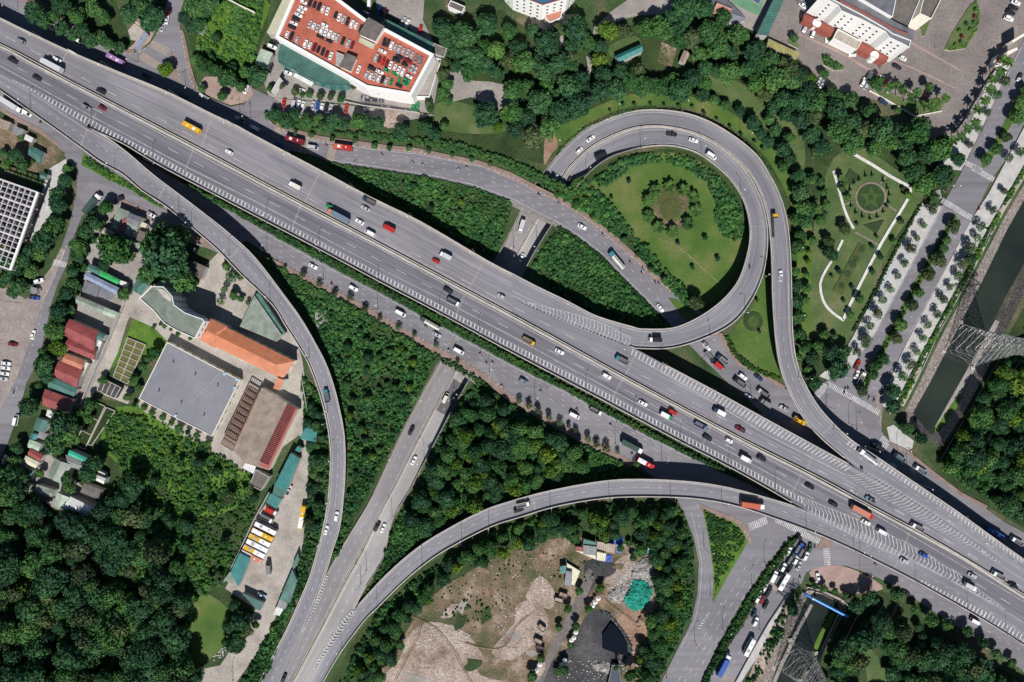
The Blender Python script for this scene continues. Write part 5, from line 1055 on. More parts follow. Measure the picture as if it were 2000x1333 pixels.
row([(1215,204,4),(1241,205,4),(1272,203,4),(1299,203,4),(1325,205,4),(1352,210,4),(1376,219,4),(1401,231,4),(1427,247,4),(1449,262,4),(1287,186,3),(1316,188,3),(1172,199,3),(1192,214,3),(1146,213,3),(1125,222,3),(1344,192,3),(1370,200,3),(1473,275,4),(1488,290,4)], 4, 'dark', 'little round shrubs in a curved line above the loop ramp')
row([(1130,1155,9),(1172,1152,10),(1108,1190,8),(1090,1225,9),(1150,1190,10),(1127,1222,8),(1115,1260,10),(1103,1310,12),(1087,1313,9),(1057,1285,9),(1040,1320,10),(1210,1072,8),(1235,1090,8),(1250,1075,15),(1228,1062,9),(1205,1305,6)], 9, ['mid', 'dark'], 'small trees on the demolition yard')
row([(1548,1190,11),(1610,1150,9),(1630,1155,9),(1655,1162,10),(1675,1185,17),(1700,1170,15),(1590,1145,6)], 10, ['dark', 'mid'], 'trees near the end of the blue pipe')
row([(1712,162,13),(1550,75,9),(1607,106,0.1),(1650,110,0.1),(1665,105,3),(1618,78,4)][:2], 10, 'mid', 'trees in the hotel forecourt')
tree(1815, 170, 10, 'mid', None, 'single egg-shaped green tree on the open hotel forecourt', hs=1.6)
row([(1755,215,9),(1660,205,0.1),(1872,60,6),(1905,45,5)][:1], 9, 'mid', None)
row(pts('1545,1058 1535,1072 1524,1092 1512,1110 1498,1130 1484,1156 1470,1180 1455,1205 1440,1228 1424,1252 1408,1282 1396,1302'), 6.5, ['young', 'youngdark'], 'small trees on the median beside the queue street')
row([(28,305,16),(45,325,14),(12,320,14),(60,318,10),(5,300,12),(40,270,9)], 13, 'dark', 'trees over the market yard at the left edge')
# palms
for x, y in pts('1230,355 1208,362'): pass
for x, y in pts('1307,362 1335,370 1354,383 1360,408 1343,435 1313,450 1286,442 1267,420 1266,390 1280,370'): palm(x, y + 2, 'date', 'date palms in a ring around the round bed', s=1.0)
for x, y in pts('1972,122 1955,140 1940,155 1935,175 1925,197 1910,215 1905,240 1890,252 1862,275 1878,268 1960,118'): palm(x, y, 'royal', 'tall palms along the hotel boundary wall', s=.95)
for x, y in pts('1750,167 1765,177 1780,190 1792,180 1830,200 1847,192 1735,170 1805,205 1822,210'): palm(x, y, 'royal', 'palms on the hotel grass island', s=.9)
for x, y in pts('330,900 348,915 486,960 470,975 405,1148 425,1140 1597,302 1600,410 1650,355'): palm(x, y, 'royal', None, s=.8)
row([(552,168,8),(575,180,8),(590,186,7),(605,184,7),(625,186,8),(645,190,8),(665,192,8),(690,165,7),(715,172,6),(530,175,8),(870,120,14),(865,145,14),(872,165,12),(866,180,12),(875,195,10),(860,190,9),(868,105,12),(835,200,10),(842,215,9)], 8, ['mid', 'olive'], 'planting along the wall of the car park building')
# little cones of the star garden
for i, (x, y) in enumerate(pts('1693,343 1706,342 1680,351 1670,357 1663,370 1661,382 1665,402 1674,415 1687,423 1702,427 1716,423 1728,413 1738,395 1740,380 1736,367 1728,353')):
    p = W(x, y, 2); o = link(D.objects.new('cypress', CONE)); o.location = (p.x, p.y, .1); o.scale = (.55,) * 3
    tag(o, None, 'shrub', 'cone shaped shrubs around the star flower bed'); REG.append([o, x, y, 'little cone shaped shrub', True, 'tree'])

# about 300 broadleaf trees stay individuals, the largest; the few smallest left over are joined
big = sorted([r for r in zip(REG, TREES) if r[0][0].name.startswith('broadleaf')], key=lambda r: -r[1][2])
left = big[300:]; V = []; F = []; nb = 0
for (reg, t) in left:
    o = reg[0]; REG.remove(reg)
    for c in list(o.children):
        M_ = o.matrix_basis; me = c.data
        if c.name.startswith('crown'):
            V += [tuple(M_ @ v.co) for v in me.vertices]; F += [tuple(nb + i for i in f.vertices) for f in me.polygons]; nb += len(me.vertices)
        D.objects.remove(c)
    D.objects.remove(o)
if V: tag(mesh_obj('small_trees', V, F, F_MID), 'the smallest trees scattered between the bigger ones', None, None, 'stuff')
# ================================================================ buildings
R_TEAL = roofing('teal_sheet_roof', (0.030, 0.20, 0.19)); R_GREEN = roofing('green_sheet_roof', (0.065, 0.17, 0.14)); R_GG = roofing('grey_green_sheet_roof', (0.25, 0.29, 0.24))
R_RED = roofing('red_sheet_roof', (0.28, 0.065, 0.060)); R_ORANGE = roofing('orange_sheet_roof', (0.52, 0.185, 0.09), .9, .18, dirt=.2); R_GREY = roofing('grey_sheet_roof', (0.24, 0.245, 0.24)); R_BROWN = roofing('brown_sheet_roof', (0.37, 0.29, 0.235), 1.1)
R_BLUE = roofing('blue_sheet_roof', (0.25, 0.30, 0.42)); R_CREAM = roofing('cream_sheet_roof', (0.62, 0.60, 0.44), dirt=.1); R_WHITE = roofing('white_sheet_roof', (0.66, 0.66, 0.64), dirt=.12); R_SALMON = roofing('salmon_sheet_roof', (0.46, 0.17, 0.11))
R_SLATE = roofing('slate_roof', (0.17, 0.175, 0.20), .5, .12); R_VIVID = roofing('vivid_green_roof', (0.03, 0.38, 0.10)); R_MINT = roofing('mint_sheet_roof', (0.04, 0.42, 0.28)); R_PALEG = roofing('pale_green_roof', (0.40, 0.49, 0.38))
R_FLAT = mat('dark_flat_roof', [(0.3, (0.10, 0.088, 0.078)), (0.7, (0.175, 0.155, 0.14))], 0.3, fine=1.6, fine_amt=.3, detail=7); R_GFLAT = mat('grey_membrane_roof', [(0.25, (0.175, 0.175, 0.20)), (0.75, (0.235, 0.232, 0.26))], 0.09, fine=1.0, fine_amt=.10, detail=6)
M_WALLG = mat('grey_wall', [(0.3, (0.30, 0.29, 0.27)), (0.7, (0.44, 0.42, 0.40))], 0.5); M_DECKRED = mat('red_parking_deck', [(0.3, (0.33, 0.085, 0.055)), (0.7, (0.46, 0.14, 0.09))], 0.18, fine=1.0, fine_amt=.18, detail=7)
M_BLUEG = paint('blue_glass', (0.05, 0.13, 0.24), 0.12, 0.7); M_BRICKRIM = paint('maroon_trim', (0.26, 0.09, 0.075), 0.7)
def ccw(wp):
    a = sum(wp[i][0] * wp[(i + 1) % len(wp)][1] - wp[(i + 1) % len(wp)][0] * wp[i][1] for i in range(len(wp)))
    return wp if a > 0 else wp[::-1]
def wxy(P, z):
    if isinstance(P, str): P = pts(P)
    return [(W(x, y, z).x, W(x, y, z).y) for x, y in P]
def wall_windows(parent, wp, h, rows_, step, ww, wh, m=None, z0=1.2, mm=None, sides=None, prefix='window'):
    """windows as parts on every outward face; wp ccw world xy"""
    n = len(wp); cache = {}
    for i in range(n):
        if sides is not None and i not in sides: continue
        a = Vector(wp[i]); b = Vector(wp[(i + 1) % n]); l = (b - a).length
        if l < step * .9: continue
        t = (b - a) / l; nr = Vector((t.y, -t.x)); k = int(l / step); off = (l - k * step) / 2
        for r_ in range(rows_):
            zc = z0 + r_ * (h - z0) / rows_ + wh / 2
            for j in range(k):
                c = a + t * (off + (j + .5) * step) + nr * .03
                if 'me' not in cache:
                    q = MB(); q.box(-ww / 2, ww / 2, -.04, .03, -wh / 2, wh / 2, 0); q.box(-ww / 2 + .08, ww / 2 - .08, -.06, -.035, -wh / 2 + .08, wh / 2 - .08, 1)
                    o = q.build(prefix, [mm or M_WHITE, m or M_GLASS], parent); cache['me'] = o.data
                else: o = link(D.objects.new(prefix, cache['me']), parent)
                o.location = (c.x, c.y, zc); o.rotation_euler = (0, 0, math.atan2(t.y, t.x))
def flat_building(name, label, P, h, wall=None, roof=None, parapet=.6, cat='building', win=None, z0=-.1, rim=None, overhang=0):
    """P px outline of the roof edge at height h"""
    wp = ccw(wxy(P, h)); b = empty(name, (wp[0][0], wp[0][1], 0)); tag(b, label, cat)
    bl = Vector((-wp[0][0], -wp[0][1], 0)); wp = [(p[0] + bl.x, p[1] + bl.y) for p in wp]
    mb = MB(); mb.prism(wp, z0, h - .05); mb.build('wall', wall or M_WHITE, b)
    q = MB(); q.prism(wp, h - .04, h); q.build('roof', roof or R_FLAT, b)
    if parapet:
        q = MB(); n = len(wp)
        c = Vector((sum(p[0] for p in wp) / n, sum(p[1] for p in wp) / n))
        for i in range(n):
            a = Vector((*wp[i], h)); e = Vector((*wp[(i + 1) % n], h)); t = (e - a).normalized()
            q.beam(a - t * .15 + Vector((0, 0, parapet / 2)), e + t * .15 + Vector((0, 0, parapet / 2)), .32, parapet + i * .004)
        q.build('parapet', rim or wall or M_WHITE, b)
    if win: wall_windows(b, wp, h, *win)
    return b
def gable(name, label, P4, h, ridge, wall=None, roof=None, cat='shed', hip=0.0, roof2=None, axis=None, over=0, win=None):
    """P4: four px corners of the eaves (at height h) in order; ridge along the longer side. ridge = extra height"""
    c = [Vector((*p, h)) for p in ccw(wxy(P4, h))]
    if (c[1] - c[0]).length < (c[2] - c[1]).length: c = c[1:] + c[:1]
    if axis == 1: c = c[1:] + c[:1]
    o0 = Vector((c[0].x, c[0].y, 0)); b = empty(name, o0); tag(b, label, cat); c = [v - o0 for v in c]
    mb = MB(); ins = [v + (sum(c, Vector()) / 4 - v) * .04 for v in c]; mb.prism([(v.x, v.y) for v in ins], -.1, h - .05); 
    m1, m2 = (c[0] + c[3]) / 2, (c[1] + c[2]) / 2; d = m2 - m1
    r1 = m1 + d * hip + Vector((0, 0, ridge)); r2 = m2 - d * hip + Vector((0, 0, ridge))
    if hip == 0 and ridge > .05:
        mb.add([ins[0], ins[3], (ins[0] + ins[3]) / 2 + Vector((0, 0, ridge * .92))], [(0, 1, 2), (2, 1, 0)]); mb.add([ins[1], ins[2], (ins[1] + ins[2]) / 2 + Vector((0, 0, ridge * .92))], [(0, 1, 2), (2, 1, 0)])
    mb.build('wall', wall or M_WALLG, b)
    L = d.length
    for k, (q, mt) in enumerate((([c[0], c[1], r2, r1], roof), ([c[2], c[3], r1, r2], roof2 or roof))):
        up = Vector((0, 0, .12)); vs = q + [v + up for v in q]
        uv = [(0, 0), (L, 0), (L, 5), (0, 5)] * 2
        mesh_obj('roof', vs, [(3, 2, 1, 0), (4, 5, 6, 7), (0, 1, 5, 4), (1, 2, 6, 5), (2, 3, 7, 6), (3, 0, 4, 7)], mt or R_GREY, b, uvs=uv)
    if hip:
        for q in ([c[3], c[0], r1], [c[1], c[2], r2]):
            up = Vector((0, 0, .12)); vs = q + [v + up for v in q]
            mesh_obj('roof', vs, [(2, 1, 0), (3, 4, 5), (0, 1, 4, 3), (1, 2, 5, 4), (2, 0, 3, 5)], roof or R_GREY, b, uvs=[(0, 0), (L / 3, 0), (L / 6, 5)] * 2)
    if win: wall_windows(b, [(v.x, v.y) for v in ins], h, *win)
    return b
def lean(name, label, P, h0, h1, wall=None, roof=None, cat='shed'):
    """mono-pitch sheet roof on four corners; first two corners are at h0, the other two at h1"""
    P = pts(P); hs = [h0, h0, h1, h1]; c = [W(x, y, z) for (x, y), z in zip(P, hs)]
    if (c[1] - c[0]).cross(c[2] - c[0]).z < 0: c = c[::-1]
    o0 = Vector((c[0].x, c[0].y, 0)); b = empty(name, o0); tag(b, label, cat); c = [v - o0 for v in c]
    mid = sum(c, Vector()) / 4; ins = [v + (mid - v) * .05 for v in c]
    vs = [Vector((v.x, v.y, -.1)) for v in ins] + [v - Vector((0, 0, .03)) for v in ins]
    mesh_obj('wall', vs, [(0, 1, 5, 4), (1, 2, 6, 5), (2, 3, 7, 6), (3, 0, 4, 7), (4, 5, 6, 7)], wall or M_WALLG, b)
    up = Vector((0, 0, .12)); L1 = max((c[1] - c[0]).length, (c[2] - c[1]).length)
    uv = [(0, 0), (L1, 0), (L1, 5), (0, 5)] if (c[1] - c[0]).length >= (c[2] - c[1]).length else [(0, 0), (0, 5), (L1, 5), (L1, 0)]
    mesh_obj('roof', c + [v + up for v in c], [(3, 2, 1, 0), (4, 5, 6, 7), (0, 1, 5, 4), (1, 2, 6, 5), (2, 3, 7, 6), (3, 0, 4, 7)], roof or R_GREY, b, uvs=uv * 2)
    return b
# ---- car park building, red roof deck at 12 m
HP = 12.0
PKO = pts('583,-14 546,72 690,152 718,168 801,182 840,110 750,62 712,44 622,-24')
wp = ccw(wxy(PKO, HP)); b = empty('car_park_building', (0, 0, 0)); tag(b, 'white car park building with a red roof deck full of parked cars', 'building')
def inset(wp, d):
    n = len(wp); out = []
    for i in range(n):
        p0, p1, p2 = Vector(wp[i - 1]), Vector(wp[i]), Vector(wp[(i + 1) % n]); a = (p1 - p0).normalized(); c = (p2 - p1).normalized()
        na = Vector((-a.y, a.x)); nc = Vector((-c.y, c.x)); v = (na + nc); v /= max(.3, 1 + na.dot(nc)); out.append((p1.x + v.x * d, p1.y + v.y * d))
    return out
out_ = inset(wp, -1.4)
q = MB(); q.prism(out_, -.1, HP - .1); q.build('wall', M_WHITE, b)
q = MB(); q.prism(inset(wp, .05), HP - .09, HP); q.build('roof_deck', M_DECKRED, b)
q = MB(); n = len(wp); o2 = out_; i2 = inset(wp, 0)
vs = [(*p, HP + 1.0) for p in o2] + [(*p, HP + 1.0) for p in i2] + [(*p, HP - .1) for p in i2] + [(*p, HP - .1) for p in o2]
fs = []
for i in range(n):
    j = (i + 1) % n; fs += [(i, j, n + j, n + i), (n + i, n + j, 2 * n + j, 2 * n + i), (3 * n + i, 3 * n + j, j, i)]
q.add(vs, fs); q.build('parapet', M_WHITE, b)
# louvres of planting on the south wall
for cx, cy, L_ in ((692, 159, 3), (716, 172, 3), (749, 182, 5), (778, 186, 5)):
    p0 = W(cx, cy, 7); q = MB(); q.box(p0.x - L_ / 2, p0.x + L_ / 2, p0.y - .5, p0.y + .5, 6.6, 7.1); o = q.build('planter_box', M_CREAM, b)
    for k_ in range(L_ * 2):
        s_ = link(D.objects.new('shrub', LUSHB[0]), o); s_.location = (p0.x - L_ / 2 + k_ * .5, p0.y - .2, 7.1); s_.scale = (.55, .7, .5)
def roof_house(name_, P, h, roofm, lab, parent):
    w_ = ccw(wxy(P, h)); q = MB(); q.prism(w_, HP, h - .3); o = q.build('stair_house', M_WHITE, parent); q = MB(); q.prism(inset(w_, -.35), h - .29, h); q.build('roof', roofm, o); return o
roof_house('stair', '720,36 749,52 732,79 702,66', 16.5, R_FLAT, '', b)
roof_house('stair', '678,106 695,113 684,138 664,129', 15.0, R_FLAT, '', b)
q = MB()
for i in range(6): q.beam(W(657 - i * .2, 104 + i * 4.4, 13.6), W(672 - i * .2, 110 + i * 4.2, 13.6), 1.1, .3)
q.build('roof_slats', M_WALLG, b)
lean('porch_roof', 'cream sheet canopy below the rooftop stair house', '704,72 731,86 727,96 699,82', 15.2, 14.0, None, R_CREAM, 'canopy') if False else None
q = MB(); w_ = ccw(wxy('703,73 733,87 728,97 700,82', 14.5)); q.prism(w_, 14.4, 14.5); q.build('canopy', R_CREAM, b)
flat_building('annex_building', 'long pale yellow sheet roof along the west side of the car park building', '561,-20 586,-12 549,72 521,64', 8.0, M_WALLG, R_CREAM, 0)
# curved green roof hall
wp_ = '548,88 560,89 640,126 681,147 684,153 676,166 666,168 642,166 612,158 580,140 545,122 543,110'
bb = flat_building('showroom_hall', 'hall with a curved green sheet roof in front of the car park building', wp_, 7.0, paint('teal_glass_wall', (0.05, 0.16, 0.15), .2, .6), R_GREEN, .3)
q = MB(); 
for i in range(22): q.beam(W(552 + i * 5.6, 93 + i * 2.6, 7.08), W(546 + i * 5.9, 118 + i * 2.1, 7.08), .12, .08)
lean('service_canopy', 'white sheet canopy on posts below the green roofed hall', '577,143 613,162 608,169 573,150', 4.2, 4.0, M_WALLG, R_WHITE, 'canopy')
lean('grey_shed', 'small pale green sheet shed west of the car park forecourt', '510,95 533,104 521,133 498,124', 4.0, 4.4, M_WALLG, R_PALEG)
# east side long sheds
flat_building('dark_solar_shed', 'dark panelled long roof running behind the car park building', '620,-14 690,14 752,36 744,50 710,38 625,2', 8.0, M_WALLG, mat('dark_panels', [(0.3, (.03, .04, .05)), (0.7, (.07, .08, .095))], .8), 0, 'shed')
lean('green_shed', 'long pale green lean-to roof east of the car park building', '754,38 850,86 842,106 748,58', 6.5, 7.5, M_WALLG, R_GREEN, 'shed')
flat_building('flat_roof_annex', 'small brown flat roofed block at the east end of the green lean-to', '848,86 873,96 867,112 842,103', 6.5, M_WALLG, R_FLAT, .4)
flat_building('ramp_building', 'white multi-level ramp attached to the east wall of the car park', '842,112 862,118 838,190 806,190 826,150', 4.0, M_WHITE, M_YARD2, .8)
# ---- hotel, top right
HH = 17.0
bb = flat_building('hotel_block', 'grand white hotel front with rows of small windows and slate roof', '1602,-6 1611,-2 1636,12 1642,22 1680,38 1728,63 1736,74 1769,90 1774,94 1778,78 1742,58 1700,34 1640,2 1610,-14', HH, M_WHITE, R_SLATE, .5, 'building', (5, 3.6, 1.1, 1.4, M_GLASS, 1.6))
q = MB()
hp = empty('hotel_wing', (0, 0, 0)); tag(hp, 'grey slate mansard wing behind the white hotel front', 'building')
wv = ccw(wxy('1622,-26 1648,-14 1700,16 1753,46 1786,62 1782,78 1745,64 1735,56 1690,30 1648,8 1618,-8', 18.5)); q.prism(wv, -.1, 18.2); q.build('wall', M_WHITE, hp)
q = MB(); q.prism(inset(wv, -.2), 18.2, 18.5); q.build('roof', R_SLATE, hp)
q = MB(); q.beam(W(1640, 1, 19.6), W(1752, 60, 19.6), .6, .8); q.beam(W(1752, 60, 19.6), W(1775, 68, 19.6), .6, .8); q.build('ridge', M_BRICKRIM, hp)
flat_building('hotel_rear_block', 'dark flat roofed rear block of the hotel', '1650,-30 1790,-30 1800,-10 1770,60 1755,57 1700,24 1655,-4', 14, M_WHITE, R_FLAT, .5)
flat_building('hotel_upper_block', 'raised slate-roofed penthouse strip on the rear of the hotel', '1676,-30 1755,-30 1742,34 1734,30 1690,4 1672,-6', 20, M_WHITE, R_SLATE, .4)
flat_building('hotel_side_wing', 'long flat side wing east of the hotel', '1812,-40 1850,-40 1838,-4 1817,38 1795,28', 12, M_CREAM, R_FLAT, .8)
flat_building('hotel_entrance', 'glazed entrance canopy of the hotel', '1636,58 1682,82 1672,98 1627,76', 6, M_WHITE, mat('canopy_stone', [(0.3, (.28, .25, .20)), (0.7, (.42, .38, .33))], .5), .4, 'canopy')
bb = flat_building('red_arcade', 'red stone arcade along the foot of the hotel front', '1571,28 1600,42 1640,62 1700,92 1735,113 1728,124 1700,110 1640,80 1590,52 1568,40', 4.2, M_REDB, M_REDB, .3, 'arcade')
for cx, cy in ((1593, 48), (1705, 111)):
    p = W(cx, cy, 3); q = MB(); q.tube((p.x, p.y, 0), (p.x, p.y, 4.5), 2.1, 2.1, 16); o = q.build('porch', M_WHITE); tag(o, 'round white porch at the %s end of the hotel arcade' % ('west' if cx < 1650 else 'east'), 'porch')
# tennis court and pavilions
slab('tennis_court', '1448,-30 1500,-30 1484,32 1428,6', mat('court_green', [(0.3, (.10, .22, .13)), (0.7, (.14, .28, .17))], .2), z0=.0, z1=.36)
q = Marks(); q.line([(1452,-10),(1483,10),(1490,-14)], .6, None, .40); q.build('court_lines', None, label='white lines of the tennis court')
sheet('court_blue', '1462,-20 1491,-12 1482,8 1452,-8', mat('court_blue_m', [(0.3, (.06, .08, .14)), (0.7, (.09, .11, .19))], .2), z=.38)
gable('club_house', 'slate-roofed club house with a pink roof terrace beside the tennis court', '1365,12 1410,-10 1458,36 1438,52', 4.5, 1.6, M_CREAM, R_SLATE, 'building', hip=.3)
flat_building('roof_terrace', 'pink square roof terrace on the club house', '1400,8 1429,20 1421,37 1392,24', 6.4, paint('pink_wall', (.50, .28, .22), .7), paint('pink_roof', (.42, .22, .17), .8), .8, 'terrace')
lean('green_long_shed', 'long green roof slanting down beside the hotel parking', '1520,-20 1540,-20 1500,70 1478,68', 5, 6, M_WALLG, R_GREEN)
lean('yellow_roof_shed', 'olive yellow sheet roof behind the park wall', '1501,76 1562,104 1556,116 1497,92', 4, 4.6, M_WALLG, roofing('olive_roof', (.36, .33, .13)))
flat_building('gatehouse', 'small gatehouse with red pyramid roof at the hotel gate', '1948,108 1960,114 1954,127 1941,122', 4, M_WHITE, M_BRICKRIM, .2)
q = MB()
for a, c in (((1967,88),(1990,74)),((1957,110),(1977,101))): q.beam(W(*a, 3.5), W(*c, 3.5), 1.2, 7)
o = q.build('gate_pillars', M_CREAM); tag(o, 'pale gateway walls of the hotel entrance', 'gate')
# apartments top centre
ap = flat_building('apartment_block', 'tall white apartment block with blue roof at the top edge', '985,-30 1128,-30 1108,-4 1060,10 1002,-12', 16, M_WHITE, M_BLUEG, .6, 'building', (4, 3.4, 1.2, 1.5, M_GLASS, 2.5), rim=M_BRICKRIM)
flat_building('entrance_block', 'terracotta roofed entrance block in front of the white apartments', '1056,22 1101,15 1094,36 1073,45', 4.5, M_WHITE, paint('terracotta_deck', (.40, .16, .11), .8), .5)
# park sheds
gable('park_shed', 'long teal roofed shed among the park trees', '1201,110 1251,87 1256,100 1208,123', 4, 1.0, M_WALLG, R_TEAL)
slab('garden_plot', '1292,82 1322,96 1312,131 1284,122', M_WEEDS, z0=.0, z1=.5, label='small allotment plot among the park trees')
scatter('field_plants', 'green crops in rows on the allotment plot', 'lush', '1294,86 1318,98 1309,126 1288,118', 5, .3, .5, z=.5, seed=51)
gable('brick_hut', 'little brown roofed hut beside the allotment plot', '1336,98 1347,106 1338,125 1327,119', 3.2, .8, M_WALLG, R_BROWN)
flat_building('small_park_pavilion', 'small pavilion with white posts at the top of the park', '880,2 908,14 902,25 875,13', 4, M_WHITE, R_FLAT, .3)
gable('rusty_shed', 'rusty sheet roofed shed in the top left scrapyard', '248,32 262,26 285,52 276,56', 3.4, .6, M_WALLG, R_BROWN)
slab('cream_pad', '250,60 262,46 282,60 270,80 255,78', M_YARD, z0=0, z1=.4, label='pale concrete pad beside the rusty shed')
lean('blue_fence_shed', 'pale blue sheet lean-to by the top left junction', '283,62 289,66 266,100 260,97', 2.6, 2.6, M_WALLG, R_BLUE)
lean('road_kiosk', 'narrow grey blue kiosk roof beside the north side road', '394,41 401,45 392,66 384,62', 2.8, 3, M_WALLG, R_BLUE)
# ---- frame building (left edge)
fb = empty('concrete_frame_building', (0, 0, 0)); tag(fb, 'unfinished white concrete frame building with open roof bays', 'building')
FO = (-60, 330); ax = Vector((0.943, 0.333)); ay = Vector((-0.333, 0.943))
org = Vector((-92, 318)); NX, NY = 14, 15; M_FRAME = paint('frame_concrete', (.50, .48, .49), .8, var=.2)
q = MB(); wv = ccw(wxy([(org.x, org.y), (org.x + ax.x * 178, org.y + ax.y * 178), (org.x + ax.x * 178 + ay.x * 200, org.y + ax.y * 178 + ay.y * 160), (org.x + ay.x * 160, org.y + ay.y * 160)], 5)); q.prism(wv, -.1, 5.0); q.build('lower_floors', mat('dark_slab', [(.3, (.05, .045, .055)), (.55, (.10, .09, .10)), (.72, (.22, .20, .20))], .5, fine=1.5, fine_amt=.4), fb)
bm_cache = None
def px_at(u, v): return org.x + ax.x * u + ay.x * v, org.y + ax.y * u + ay.y * v
for i in range(NY + 1):
    v = i * 160 / NY; a = W(*px_at(60, v), 9.5); c = W(*px_at(174, v), 9.5); q = MB(); q.beam(a, c, .30 if i % 3 else .8, .5); q.build('beam', M_FRAME, fb)
for j in range(11):
    u = 60 + j * 11.4; a = W(*px_at(u, 0), 9.45); c = W(*px_at(u, 160), 9.45); q = MB(); q.beam(a, c, .30, .5); q.build('beam', M_FRAME, fb)
q = MB(); q.beam(W(*px_at(176, -1), 9.6), W(*px_at(176, 161), 9.6), 1.0, .9); q.build('edge_beam', M_WHITE, fb)
for i in range(0, NY + 1, 3):
    for j in range(0, 11, 2):
        p = W(*px_at(60 + j * 11.4, i * 160 / NY), 9.4); q = MB(); q.box(p.x - .25, p.x + .25, p.y - .25, p.y + .25, 4.9, 9.2); q.build('column', M_WHITE, fb)
for (u, v, w_, h_, mt) in ((62, 4, 22, 16, 'r'), (40, 4, 20, 30, 'g'), (40, 38, 20, 26, 'g'), (112, 118, 8, 8, 'y'), (92, 118, 8, 8, 'y'), (133, 118, 8, 8, 'y')):
    pp = [px_at(u, v), px_at(u + w_, v), px_at(u + w_, v + h_), px_at(u, v + h_)]; q = MB(); q.prism(ccw(wxy(pp, 8)), 5, 8); q.build('infill_block', {'r': paint('red_block', (.40, .12, .09), .8), 'g': M_CONC, 'y': paint('ochre_block', (.42, .28, .07), .7)}[mt], fb)
